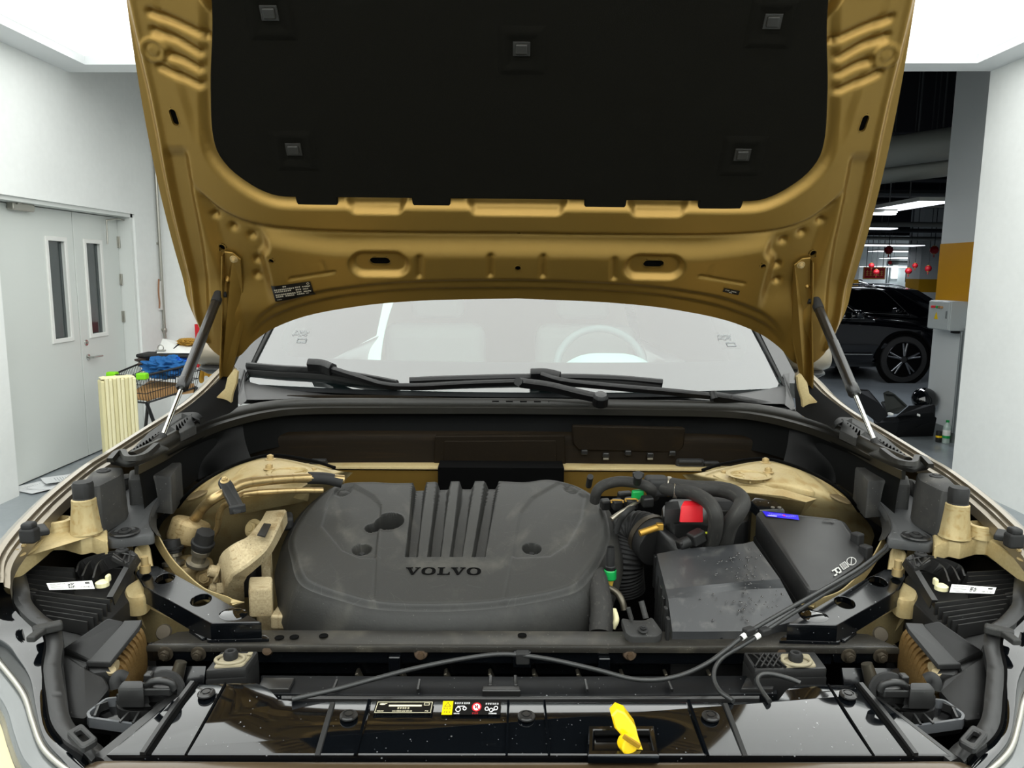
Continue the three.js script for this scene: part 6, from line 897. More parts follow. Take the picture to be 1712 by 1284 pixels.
  for (let i = 0; i < 3; i++) fin(42, 976 + i * 7, 1.014, [66, 62, 60][i], [980, 987, 992][i], 1.01, 0.014);
  const rb = [[[205, 922], [168, 928], [136, 940], [128, 958]], [[210, 924], [176, 930], [150, 942], [138, 965]], [[214, 926], [184, 932], [164, 945], [156, 968]]]; rb.forEach((l, i) => part('bracket_rib', sweep(l.map(([x, y], k) => m(c3([x, y, 1.045 - k * 0.012]))), [[-0.0018, -0.02], [0.0018, -0.02], [0.0016, 0.003], [-0.0016, 0.003]], V(0, 1, 0), 24), M.plasticClean, t));
  part('bracket_arm', sweep(cp([[226, 928, 1.04], [212, 950, 1.025], [198, 975, 1.01], [184, 1000, 0.998]]).map(m), [[-0.005, -0.016], [-0.003, -0.016], [-0.003, -0.003], [0.003, -0.003], [0.003, -0.016], [0.005, -0.016], [0.005, 0.003], [-0.005, 0.003]], V(0, 1, 0), 30), M.plasticClean, t);
  part('bracket_plate', slab(cp([[196, 922, 1.046], [222, 920, 1.047], [230, 926, 1.043], [216, 944, 1.033], [200, 938, 1.037], [186, 930, 1.042]]).map(m), 0.008, 0.002), M.plasticClean, t); for (const [x0, y0, x1, y1] of [[190, 926, 212, 942], [200, 924, 226, 930], [205, 938, 212, 922], [218, 921, 215, 941]]) part('bracket_rib', rod(m(c3([x0, y0, 1.049])), m(c3([x1, y1, 1.046])), 0.0018, 0.0018, 6), M.plasticClean, t);
  part('bracket_bolt', pushPin(m(c3([204, 921, 1.05])), V(0, 1, 0), 0.011), M.rubber, t);
  const cap = m(c3([171, 976, 1.012])); part('cream_plug', [lathe([[0.011, -0.004], [0.011, 0.003], [0.006, 0.006], [0, 0.007]], cap, 20), at(box(0.007, 0.014, 0.012), cap.x + s * 0.008, cap.y + 0.008, cap.z - 0.005)], M.cream, t);
  const lb = cp([[83, 992, 1.013], [159, 990, 1.008], [154, 976, 1.015], [78, 981, 1.018]]).map((p) => m(V(p.x, p.y + 0.006, p.z))); const tex = canvasTex(256, 64, (x) => { x.fillStyle = '#e6e7e3'; x.fillRect(0, 0, 256, 64); x.fillStyle = '#333'; x.font = 'bold 12px sans-serif'; x.fillText('HEADLAMP LED', 14, 18); for (let i = 0; i < 4; i++) x.fillRect(14, 26 + i * 8, R(50, 80), 3); for (let i = 0; i < 90; i++) x.fillRect(112 + Math.floor(R(0, 10)) * 4, 12 + Math.floor(R(0, 10)) * 4, 4, 4); for (let i = 0; i < 14; i++) x.fillRect(180 + i * 4.5, 40, R(1, 3), 14); x.fillRect(212, 8, 26, 16); });
  const [p0, p1, p2, p3] = s > 0 ? lb : [lb[1], lb[0], lb[3], lb[2]]; part('white_label', [grid((a, b) => p0.clone().lerp(p1, a).lerp(p3.clone().lerp(p2, a), b), 2, 2)], S({ map: tex, roughness: 0.45 }), t, 'white printed label');
});
// small square mounts with a bushing
for (const [s, q, cr, bush, l] of [[1, [[369, 1089], [432, 1088], [411, 1117], [343, 1121]], [[374, 1092], [424, 1091], [406, 1112], [356, 1115]], [386, 1100], 'square black mount with a cream ring and bushing on the left'], [-1, [[1243, 1090], [1362, 1089], [1383, 1117], [1262, 1120]], [[1302, 1092], [1352, 1092], [1366, 1113], [1312, 1114]], [1330, 1103], 'wide black lattice mount with a cream pad and bushing on the right']]) {
  const t = thing('radiator_mount', l, 'mount'), h = 0.935;
  part('frame', slab(q.map(([x, y]) => c3([x, y, h])), 0.014, 0.003, { round: 0.004 }), M.plasticClean, t); part('pad', slab(cr.map(([x, y]) => c3([x, y, h + 0.003])), 0.006, 0.002, { round: 0.006 }), M.creamPlastic, t);
  part('bushing', lathe([[0.011, 0], [0.0115, 0.008], [0.009, 0.0125], [0.005, 0.0125], [0.0045, 0.004], [0, 0.004]], c3([...bush, h + 0.003]), 22), M.rubber, t);
  part('ring', tube(circle2(0, 0, 0.022, 24, 0.015).map(([a, b]) => c3([...bush, h + 0.004]).add(V(a, 0, b + 0.004))), 0.003, 48, 8, true), M.creamPlastic, t);
  if (s < 0) for (let i = 0; i < 4; i++) { const x = 1262 + i * 10; part('lattice_bar', rod(c3([x - 4, 1093, h + 0.002]), c3([x + 22, 1115, h + 0.002]), 0.0018, 0.0018, 6), M.satin, t); part('lattice_bar', rod(c3([x + 14, 1093, h + 0.002]), c3([x, 1115, h + 0.002]), 0.0018, 0.0018, 6), M.satin, t); }
  if (s < 0) part('well', slab(cp([[1250, 1093, h + 0.0012], [1298, 1093, h + 0.0012], [1308, 1115, h + 0.0012], [1266, 1116, h + 0.0012]]), 0.003, 0.0005), M.deep, t); else part('corner_tab', [box(0.008, 0.003, 0.008, ...c3([377, 1093, h + 0.005]).toArray(), 0.001), box(0.008, 0.003, 0.008, ...c3([418, 1093, h + 0.005]).toArray(), 0.001)], M.creamPlastic, t);
  part('pedestal', slab(q.map(([x, y]) => c3([x, y, h])).map((p) => V(p.x, p.y - 0.014, p.z)), 0.08, 0.003), M.deepPlastic, t);
}
// slam panel posts beside the mounts
both((m, s) => {
  const t = thing('mount_post', side(s, 'dark upright post with a ribbed face below the left beam end', 'dark upright post with a ribbed face below the right beam end'), 'post');
  part('post_face', slab(cp([[246, 1112, 0.905], [345, 1112, 0.905], [340, 1150, 0.875], [236, 1150, 0.875]]).map(m), 0.1, 0.003), M.steelBlack, t); part('rib', rod(m(c3([303, 1106, 0.918])), m(c3([292, 1142, 0.885])), 0.009, 0.012), M.steelDark, t);
});
// fan shroud and radiator cover
{
  const f = thing('fan_shroud', 'black speckled fan shroud strip between beam and radiator cover', 'fan shroud');
  const o = cp([[436, 1128, 0.905], [640, 1129, 0.905], [868, 1130, 0.905], [1096, 1129, 0.905], [1300, 1128, 0.905], [1300, 1160, 0.9], [868, 1164, 0.9], [436, 1160, 0.9]]); part('strip', slab(o, 0.03, 0.003), M.speckBlack, f);
  part('front_ledge', slab(cp([[470, 1162, 0.908], [868, 1163, 0.908], [1270, 1162, 0.908], [1270, 1168, 0.906], [868, 1169, 0.906], [470, 1168, 0.906]]), 0.02, 0.002), M.satin, f);
  for (const x of [463, 1272]) part('slot_frame', slab(cp([[x - 24, 1132, 0.909], [x + 30, 1132, 0.909], [x + 20, 1152, 0.906], [x - 34, 1152, 0.906]]), 0.01, 0.002), M.satin, f);
  part('centre_catch', [box(0.06, 0.012, 0.014, ...c3([838, 1156, 0.912]).toArray(), 0.003), box(0.006, 0.012, 0.03, ...c3([820, 1142, 0.912]).toArray(), 0.002), box(0.006, 0.012, 0.03, ...c3([862, 1142, 0.912]).toArray(), 0.002)], M.satin, f);
  for (const x of [560, 700, 980, 1120]) part('rib', box(0.004, 0.006, 0.03, ...c3([x, 1146, 0.909]).toArray(), 0.001), M.satin, f);
  const t = thing('radiator_cover', 'wide glossy black radiator cover with wet patches along the front', 'radiator cover');
  const H = (y) => lerp(0.942, 0.917, clamp((y - 1140) / 125)), hq2 = (l) => l.map(([x, y]) => c3([x, y, H(y)]));
  const L = hq2([[303, 1157], [327, 1143], [376, 1141], [430, 1141], [450, 1150], [466, 1168], [500, 1171], [868, 1172]]), Bt = hq2([[868, 1266], [176, 1262]]);
  part('panel', slab([...L, ...mirAll(L).slice(1), mir(Bt[1]), Bt[1]], 0.02, 0.003), M.gloss, t);
  both((m) => {
    part('side_groove', slab(hq2([[326, 1141], [333, 1141], [252, 1262], [240, 1262]]).map((p) => m(V(p.x, p.y + 0.0012, p.z))), 0.003, 0.0006), M.deep, t);
    part('side_rail', sweep(hq2([[322, 1143], [280, 1200], [238, 1263]]).map((p) => m(V(p.x, p.y + 0.003, p.z))), [[-0.004, -0.003], [0.004, -0.003], [0.003, 0.002], [-0.003, 0.002]], V(0, 1, 0), 20), M.satin, t);
    part('side_seam', sweep(hq2([[377, 1142], [345, 1200], [310, 1263]]).map((p) => m(V(p.x, p.y + 0.0008, p.z))), [[-0.0012, -0.001], [0.0012, -0.001], [0.0012, 0.0006], [-0.0012, 0.0006]], V(0, 1, 0), 20), M.deep, t);
    part('outer_edge', sweep(hq2([[300, 1160], [232, 1215], [172, 1264]]).map((p) => m(V(p.x - 0.002, p.y - 0.008, p.z))), [[-0.014, -0.02], [0.012, -0.02], [0.012, 0.006], [-0.004, 0.006], [-0.014, -0.004]], V(0, 1, 0), 20), M.satin, t);
    part('rib', sweep(hq2([[618, 1172], [607, 1215], [594, 1265]]).map((p) => m(V(p.x, p.y + 0.001, p.z))), [[-0.003, -0.001], [0.003, -0.001], [0.002, 0.0025], [-0.002, 0.0025]], V(0, 1, 0), 20), M.gloss, t);
    part('rib', sweep(hq2([[556, 1176], [543, 1220], [530, 1265]]).map((p) => m(V(p.x, p.y + 0.001, p.z))), [[-0.004, -0.001], [0.004, -0.001], [0.003, 0.0012], [-0.003, 0.0012]], V(0, 1, 0), 20), M.deepPlastic, t);
    for (const [x, y] of [[345, 1160], [583, 1197]]) part('fastener', pushPin(m(c3([x, y, H(y) + 0.0012])), V(0, 1, 0.06), 0.0125), M.satin, t);
  });
  for (const [a, b] of [[850, 847], [910, 918]]) part('rib', sweep(hq2([[a, 1173], [(a + b) / 2, 1215], [b, 1265]]).map((p) => V(p.x, p.y + 0.001, p.z)), [[-0.002, -0.001], [0.002, -0.001], [0.0015, 0.0022], [-0.0015, 0.0022]], V(0, 1, 0), 20), M.gloss, t);
  part('fastener', pushPin(c3([880, 1198, H(1198) + 0.0012]), V(0, 1, 0.06), 0.0125), M.satin, t);
  const lab = (q, tex, l) => { const c = q.map(([x, y]) => c3([x, y, H(y) + 0.0016])); part('printed_label', [grid((a, b) => c[0].clone().lerp(c[1], a).lerp(c[3].clone().lerp(c[2], a), b), 3, 3)], S({ map: tex, roughness: 0.3 }), t, l); };
  const hz = (x, px, py, n, z, col) => { x.fillStyle = col; for (let i = 0; i < n; i++) { const q = px + i * z * 1.1; for (let k = 0; k < 3; k++) x.fillRect(q, py + k * z * 0.38, z * R(0.6, 0.95), z * 0.14); x.fillRect(q + z * R(0.1, 0.7), py, z * 0.14, z * 0.9); } };
  lab([[623, 1193], [722, 1193], [726, 1172], [630, 1172]], canvasTex(512, 128, (x) => { x.fillStyle = '#0b0a08'; x.fillRect(0, 0, 512, 128); x.strokeStyle = '#d9d2b4'; x.lineWidth = 5; x.strokeRect(14, 10, 484, 108); const c = '#d9d2b4'; x.fillStyle = c; x.fillRect(120, 38, 290, 18); hz(x, 200, 64, 5, 20, c); x.font = 'bold 18px sans-serif'; x.fillStyle = c; x.fillText('VCC RBS0-2AE 0W-20', 160, 108); x.fillText('VOLVO', 28, 108); x.fillText('P10', 446, 108); x.beginPath(); x.ellipse(60, 32, 26, 9, 0, 0, 7); x.fill(); x.fillRect(80, 22, 20, 6); x.strokeRect(430, 20, 44, 22); }), 'black label with cream border');
  lab([[738, 1195], [836, 1195], [838, 1172], [741, 1172]], canvasTex(512, 128, (x) => { x.fillStyle = '#0a0a0a'; x.fillRect(0, 0, 512, 128); x.fillStyle = '#f0d000'; x.fillRect(0, 0, 90, 128); x.strokeStyle = '#222'; x.lineWidth = 5; x.beginPath(); x.moveTo(44, 14); x.lineTo(70, 50); x.lineTo(18, 50); x.closePath(); x.stroke(); hz(x, 14, 62, 3, 20, '#222'); hz(x, 14, 94, 3, 20, '#222'); hz(x, 104, 12, 7, 18, '#e8e8e8'); hz(x, 376, 18, 6, 18, '#e8e8e8'); x.strokeStyle = '#e8e8e8'; x.lineWidth = 7; x.beginPath(); x.arc(140, 78, 20, 0, 7); x.moveTo(210, 66); x.arc(196, 70, 14, 0, 7); x.moveTo(130, 50); x.lineTo(190, 48); x.lineTo(214, 70); x.stroke(); x.fillStyle = '#e8e8e8'; x.font = 'bold 16px sans-serif'; x.fillText('VOLVO', 104, 122); x.fillStyle = '#d01824'; x.beginPath(); x.arc(300, 56, 42, 0, 7); x.fill(); x.fillStyle = '#fff'; x.beginPath(); x.arc(300, 56, 30, 0, 7); x.fill(); x.fillStyle = '#111'; x.fillRect(286, 40, 10, 30); x.fillRect(302, 36, 10, 30); x.strokeStyle = '#d01824'; x.lineWidth = 9; x.beginPath(); x.moveTo(280, 36); x.lineTo(320, 78); x.stroke(); hz(x, 268, 106, 3, 16, '#d01824'); x.strokeStyle = '#e8e8e8'; x.lineWidth = 7; x.beginPath(); x.arc(392, 72, 16, 0, 5); x.arc(430, 84, 16, 3, 8); x.arc(470, 66, 16, 2, 8); x.stroke(); x.fillStyle = '#e8e8e8'; x.fillText('31200408', 410, 122); }), 'black label with yellow field and red prohibition sign');
  // yellow lever in its frame
  const d = thing('yellow_lever', 'bright yellow plastic release lever standing in a black frame', 'lever');
  const fr2 = [[983, 1262], [1102, 1262], [1093, 1213], [984, 1213]], ir = [[992, 1254], [1092, 1254], [1084, 1220], [993, 1220]], hh = H(1220) + 0.012;
  const o1 = fr2.map(([x, y]) => c3([x, y, hh])), i1 = ir.map(([x, y]) => c3([x, y, hh])), flat2 = (p) => [p.x, -p.z];
  part('frame', plate(o1.map(flat2), [i1.map(flat2)], 0.013, 0.0015, (a, b, z) => V(a, hh - 0.013 + z, -b)), M.gloss, d); part('recess', slab(i1.map((p) => V(p.x, hh - 0.006, p.z)), 0.003, 0.0005), M.deepGloss, d); part('slot_bar', box(0.075, 0.003, 0.01, ...c3([1040, 1226, hh - 0.002]).toArray(), 0.001), M.deep, d);
  const z0 = c3([1050, 1254, hh]).z, prof = [[1024, 1205], [1034, 1196], [1048, 1201], [1065, 1222], [1069, 1240], [1075, 1255], [1058, 1255], [1043, 1237], [1029, 1223]].map(([x, y]) => { const p = CAR.D(x, y, -z0); return [p.x, p.y]; });
  part('lever_blade', plate(prof, [], 0.02, 0.002, (a, b, z) => V(a + (b - hh) * 0, b, z0 - 0.02 + z - (b - hh) * 0.25)), M.yellow, d);
  for (let i = 0; i < 4; i++) { const p = CAR.D(lerp(1046, 1066, i / 3), lerp(1233, 1246, i / 3), -c3([1050, 1254, hh]).z - 0.006); part('grip_notch', box(0.007, 0.006, 0.004, p.x, p.y, p.z, 0.001, 0, 0, -0.6), S({ color: 0x9a7400, roughness: 0.5 }), d); }
  const pv = c3([1052, 1246, hh + 0.008]); part('lever_hub', lathe([[0, -0.012], [0.011, -0.012], [0.012, -0.008], [0.012, 0.002], [0.009, 0.004], [0, 0.004]], pv, 24, V(0.4, 0.1, 1)), M.yellow, d);
}
// bumper lip at the very front
{
  const t = thing('bumper_lip', 'brown gold painted bumper lip along the bottom edge of the picture', 'bumper lip');
  const p = [c3([146, 1282, 0.893]), c3([160, 1271, 0.911]), c3([190, 1267, 0.919]), c3([400, 1269, 0.921]), c3([868, 1270, 0.922])]; const l = [...p, ...mirAll(p).slice(1)];
  part('lip', sweep(l, [[-0.04, -0.06], [0.0, -0.03], [0.0, -0.008], [0.003, -0.002], [0.008, 0.0], [0.02, -0.002], [0.034, -0.012], [0.045, -0.06]].map(([a, b]) => [a, b]), V(0, 1, 0), 90), M.lip, t);
}
// latches in their trays
both((m, s) => {
  const t = thing('hood_latch', side(s, 'black hood latch in a ribbed plastic tray, left front', 'black hood latch with a hooked catch in a ribbed plastic tray, right front'), 'hood latch');
  const tray = [[150, 1200, 0.915], [146, 1192, 0.917], [178, 1168, 0.925], [192, 1167, 0.925], [300, 1160, 0.928], [316, 1164, 0.927], [272, 1206, 0.914], [240, 1213, 0.911]];
  part('tray_floor', slab(cp(tray).map((p) => m(V(p.x, p.y - 0.012, p.z))), 0.01, 0.002, { round: 0.008 }), M.deepGloss, t);
  part('tray_rim', sweep(roundRing([...cp(tray), cp(tray)[0]], 0.01, 4, true).map(m), [[-0.002, -0.014], [0.002, -0.014], [0.002, 0.001], [-0.002, 0.001]], V(0, 1, 0), 100), M.rimLit, t);  // black rim coloured grey to hold the bright light along it
  part('tray_rib', sweep(cp([[196, 1172, 0.925], [200, 1184, 0.921], [214, 1189, 0.919], [236, 1189, 0.919], [256, 1184, 0.92], [268, 1174, 0.923], [290, 1172, 0.924]]).map(m), [[-0.002, -0.012], [0.002, -0.012], [0.002, 0.001], [-0.002, 0.001]], V(0, 1, 0), 50), M.satin, t);
  for (const [x0, y0, x1, y1] of [[165, 1178, 158, 1196], [158, 1180, 180, 1172], [232, 1190, 222, 1208], [252, 1188, 262, 1200], [262, 1180, 282, 1188], [215, 1190, 200, 1206]]) { const h = (y) => lerp(0.925, 0.914, (y - 1168) / 45); part('tray_rib', sweep([m(c3([x0, y0, h(y0)])), m(c3([x1, y1, h(y1)]))], [[-0.0015, -0.012], [0.0015, -0.012], [0.0015, 0], [-0.0015, 0]], V(0, 1, 0), 4), M.satin, t); }
  part('tray_well', loft([circle2(0, 0, 0.03, 24, 0.012), circle2(0, 0, 0.026, 24, 0.009)].map((c, i) => c.map(([a, b]) => m(c3([236, 1180, 0.921]).add(V(a, -0.004 * i, b))))), true, true, 0.5), M.deep, t);
  part('latch_block', [slab(cp([[195, 1150, 0.955], [206, 1136, 0.963], [240, 1136, 0.963], [240, 1150, 0.955]]).map(m), 0.03, 0.004, { round: 0.004 })], M.satin, t); part('latch_lip', slab(cp([[194, 1158, 0.942], [246, 1152, 0.945], [248, 1160, 0.94], [196, 1164, 0.938]]).map(m), 0.02, 0.003), M.satin, t);
  const w = m(c3([272, 1158, 0.935])); part('latch_wheel', [lathe([[0.022, -0.004], [0.031, -0.004], [0.032, 0.002], [0.03, 0.005], [0.022, 0.005]], w, 28, V(0.1 * s, 0.45, 1))], M.rubber, t); part('latch_post', [box(0.012, 0.03, 0.014, ...m(c3([250, 1140, 0.95])).toArray(), 0.003), box(0.05, 0.014, 0.02, ...m(c3([262, 1152, 0.945])).toArray(), 0.004), box(0.06, 0.03, 0.012, ...m(c3([262, 1166, 0.925])).toArray(), 0.003)], M.satin, t);
  part('hook', tube(cp([[244, 1148, 0.95], [254, 1140, 0.962], [270, 1138, 0.965], [286, 1142, 0.96], [292, 1152, 0.95]]).map(m), 0.0055, 30, 10), M.satin, t);
  part('corrugated_sleeve', tube(cp([[196, 1150, 0.94], [194, 1138, 0.95], [200, 1130, 0.955], [210, 1134, 0.95]]).map(m), 0.009, 30, 12), M.rubber, t);
});
// release cables
{
  const t = thing('release_cable', 'long thin black release cable sagging across the beam front', 'cable');
  const pts = [[1482, 912, 1.04], [1475, 921, 1.035], [1433, 953, 1.02], [1372, 988, 1.005], [1306, 1025, 0.99], [1253, 1056, 0.972], [1218, 1083, 0.957], [1187, 1106, 0.947], [1152, 1124, 0.942], [1118, 1134, 0.94], [1086, 1137, 0.94], [1051, 1134, 0.94], [998, 1120, 0.94], [928, 1104, 0.942], [875, 1096, 0.943], [833, 1094, 0.943], [777, 1101, 0.942], [700, 1116, 0.94], [630, 1134, 0.94], [560, 1153, 0.94], [488, 1169, 0.938]];
  part('cable_sheath', tube(cp(pts), 0.0036, 160, 10), M.cable, t); part('white_band', lathe([[0.0046, -0.005], [0.0046, 0.005]], c3([1243, 1064, 0.969]), 14, c3([1252, 1057, 0.972]).sub(c3([1234, 1071, 0.964])).normalize()), M.white, t); part('holder', box(0.022, 0.02, 0.014, ...c3([874, 1099, 0.938]).toArray(), 0.003), M.rubber, t);
  const u = thing('release_cable', 'second black release cable looping down before the right mount', 'cable');
  part('cable_sheath', tube(cp([[1486, 916, 1.035], [1440, 956, 1.012], [1380, 992, 0.998], [1318, 1030, 0.982], [1272, 1060, 0.966], [1240, 1080, 0.954], [1210, 1098, 0.947], [1196, 1116, 0.944], [1194, 1136, 0.943], [1204, 1156, 0.941], [1226, 1172, 0.939]]), 0.0036, 120, 10), M.cable, u); part('white_band', lathe([[0.0046, -0.005], [0.0046, 0.005]], c3([1266, 1064, 0.964]), 14, c3([1272, 1060, 0.966]).sub(c3([1258, 1069, 0.96])).normalize()), M.white, u);
  part('clip', [box(0.02, 0.012, 0.014, ...c3([1252, 1055, 0.975]).toArray(), 0.003, 0, 0.5), box(0.02, 0.012, 0.014, ...c3([1278, 1056, 0.97]).toArray(), 0.003, 0, 0.5)], M.rubber, u);
  const v = thing('release_cable', 'short black cable bending round the corner of the right mount', 'cable'); part('cable_sheath', tube(cp([[1338, 1142, 0.937], [1318, 1134, 0.94], [1290, 1127, 0.942], [1273, 1128, 0.942], [1266, 1138, 0.941], [1274, 1155, 0.94], [1287, 1173, 0.938]]), 0.0036, 60, 10), M.cable, v);
}
// ---------- things standing round the car: left corner, right corner, parked cars ----------
const wD = (x, y, d) => WORLD.D(x, y, d), wY = (x, y, h) => WORLD.Y(x, y, h);
{ // shopping cart
  const t = thing('shopping_cart', 'black wire shopping cart with bright green corner caps by the double door', 'shopping cart', WORLD), black = S({ color: 0x161718, roughness: 0.4 });
  const FL = wD(188, 627, 5.6), FR = wD(238, 629, 5.45), RL = wD(246, 603, 6.1), RR = wD(338, 605, 5.85), dn = (p, k, q) => V(lerp(p.x, q.x, k), 0, lerp(p.z, q.z, k));
  const c = V((FL.x + RR.x) / 2, 0, (FL.z + RR.z) / 2); const lowY = 0.57; const bot = [FL, FR, RR, RL].map((p) => { const q = p.clone().lerp(c, 0.16); q.y = lowY + (p === RL || p === RR ? 0.07 : 0); return q; });
  const topR = [FL, FR, RR, RL], wires = [];
  for (let e = 0; e < 4; e++) { const a = topR[e], b = topR[(e + 1) % 4], a2 = bot[e], b2 = bot[(e + 1) % 4], n = e % 2 ? 22 : 9; for (let i = 0; i <= n; i++) wires.push(rod(a.clone().lerp(b, i / n), a2.clone().lerp(b2, i / n), 0.0022, 0.0022, 5)); for (const k of [0.33, 0.66]) wires.push(rod(a.clone().lerp(a2, k), b.clone().lerp(b2, k), 0.003, 0.003, 6)); }
  for (let i = 1; i < 9; i++) wires.push(rod(bot[0].clone().lerp(bot[3], i / 9), bot[1].clone().lerp(bot[2], i / 9), 0.0022, 0.0022, 5));
  part('wire_basket', wires, black, t).userData.kind = 'stuff';
  part('top_rail', tube(topR, 0.008, 60, 8, true, 0.05), black, t); part('bottom_rail', tube(bot, 0.007, 60, 8, true, 0.05), black, t);
  for (const p of [FL, FR]) part('corner_cap', box(0.075, 0.05, 0.06, p.x, p.y, p.z, 0.012), S({ color: 0x7fd400, roughness: 0.4 }), t);
  const hd = [RL.clone().add(V(0, 0.05, -0.06)), RR.clone().add(V(0.1, 0.05, -0.06))]; part('handle', [rod(hd[0], hd[1], 0.014)], black, t); part('handle_arm', rod(RL, hd[0], 0.009), black, t); part('handle_arm', rod(RR, hd[1].clone().add(V(-0.1, 0, 0)), 0.009), black, t);
  for (const [p, q] of [[bot[0], bot[3]], [bot[1], bot[2]]]) { part('leg', rod(p, V(lerp(p.x, q.x, 0.35), 0.1, lerp(p.z, q.z, 0.35)), 0.013), black, t); part('leg', rod(q, V(lerp(p.x, q.x, 0.6), 0.1, lerp(p.z, q.z, 0.6)), 0.013), black, t); part('lower_rail', rod(V(lerp(p.x, q.x, 0.05), 0.12, lerp(p.z, q.z, 0.05)), V(lerp(p.x, q.x, 0.95), 0.14, lerp(p.z, q.z, 0.95)), 0.012), black, t); for (const k of [0.08, 0.92]) part('wheel', lathe([[0, -0.016], [0.05, -0.014], [0.055, 0], [0.05, 0.014], [0, 0.016]], [lerp(p.x, q.x, k), 0.057, lerp(p.z, q.z, k)], 20, V(1, 0, 0)), M.rubber, t); }
  const cb = thing('cardboard_sheet', 'brown cardboard sheet lying in the bottom of the shopping cart', 'cardboard', WORLD); part('sheet', slab(bot.map((p) => p.clone().lerp(c, 0.08).setY(p.y + 0.022)), 0.012, 0.002), S({ color: 0xa98152, roughness: 0.8 }), cb); part('folded_edge', slab([bot[1], bot[2]].flatMap((p, i) => [p.clone().lerp(c, 0.06)]).concat([bot[2].clone().lerp(c, 0.1), bot[1].clone().lerp(c, 0.1)]).map((p) => p.setY(lowY + 0.1)), 0.075, 0.001), S({ color: 0xb98f5f, roughness: 0.8 }), cb);
  const fluffy = (name, label, mat, ctr, r, sc, amp) => { const g = thing(name, label, 'towel', WORLD); part('pile_cloth', grid((s, q) => { const a = s * 2 * Math.PI, b = (q - 0.5) * Math.PI, d = V(Math.cos(a) * Math.cos(b), Math.sin(b), Math.sin(a) * Math.cos(b)), n = 1 + amp * fbm(d.x * sc + 3 + ctr.x * 9, d.y * sc + 2, d.z * sc, 3) + 0.06 * noiseGen.noise(d.x * 26, d.y * 26, d.z * 26); return V(ctr.x + d.x * r[0] * n, ctr.y + d.y * r[1] * n, ctr.z + d.z * r[2] * n); }, 110, 70), mat, g); return g; };
  const p1 = wD(281, 613, 5.85), p2 = wD(257, 602, 6.0);
  fluffy('blue_towel', 'fluffy blue microfibre towel heaped in the shopping cart', S({ color: 0x1f5f9c, roughness: 0.95 }), p1, [0.17, 0.085, 0.16], 3, 0.7); fluffy('grey_towel', 'fluffy grey brown towel beside the blue one in the cart', S({ color: 0x4a403c, roughness: 0.95 }), p2, [0.11, 0.055, 0.12], 3, 0.7); fluffy('bright_blue_cloth', 'bright blue cloth on top of the darker blue towel', S({ color: 0x1f6fe0, roughness: 0.95 }), wD(303, 601, 5.9), [0.075, 0.04, 0.08], 3, 0.7); fluffy('ochre_cloth', 'crumpled ochre cloth behind the white clipboard', S({ color: 0xa27a2c, roughness: 0.9 }), wD(314, 572, 6.05), [0.075, 0.03, 0.06], 3, 0.7);
  const cl = thing('clipboard', 'clipboard with white paper and a metal clip on top of the cart', 'clipboard', WORLD), q = [[262, 590, 5.9], [272, 566, 6.15], [328, 576, 6.1], [318, 590, 5.85]].map(([x, y, d]) => wD(x, y, d));
  part('board', slab(q.map((p) => p.clone().add(V(0, -0.012, 0))), 0.01, 0.002), black, cl); part('paper', slab(q.map((p) => p.clone()), 0.003, 0.0005), M.white, cl); const k = wD(269, 588, 5.85); part('metal_clip', [box(0.07, 0.014, 0.03, k.x, k.y + 0.008, k.z, 0.004), new THREE.TorusGeometry(0.022, 0.004, 8, 20).translate(k.x, k.y + 0.03, k.z)], M.silverTrim, cl); const pe = wD(296, 576, 6.0); part('pen', rod([pe.x - 0.005, pe.y - 0.03, pe.z + 0.05], [pe.x + 0.012, pe.y + 0.02, pe.z - 0.05], 0.006), M.rubber, cl); part('side_clip', rod(wD(322, 583, 5.95), wD(318, 593, 5.9), 0.006), M.rubber, cl);
  const fold = thing('black_bag', 'flat black bag under the clipboard on the cart', 'bag', WORLD); const f0 = wD(288, 592, 5.95); part('bag_body', box(0.36, 0.03, 0.24, f0.x, f0.y - 0.005, f0.z, 0.014), M.rubber, fold); part('bag_fold', box(0.14, 0.03, 0.2, wD(256, 591, 6.05).x, f0.y - 0.012, f0.z - 0.05, 0.014), M.rubber, fold);
  const yc = thing('yellow_cloth', 'yellow brown cloth hanging from the cart handle', 'cloth', WORLD), y0 = wD(335, 603, 5.98), y1 = wD(358, 603, 5.98); part('cloth_drape', [grid((s, v) => V(lerp(y0.x, y1.x, s) + 0.006 * Math.sin(v * 5), y0.y + 0.01 - v * (0.155 + 0.03 * Math.sin(s * 9)), y0.z + 0.03 + 0.012 * Math.sin(s * 17) * (0.4 + v)), 40, 20), grid((s, v) => V(lerp(y0.x, y1.x, s) + 0.006 * Math.sin(v * 5), y0.y + 0.012 - v * 0.13, y0.z - 0.02 - 0.01 * Math.sin(s * 13)), 30, 12)], S({ color: 0xa87f26, roughness: 0.85, side: THREE.DoubleSide }), yc);
}
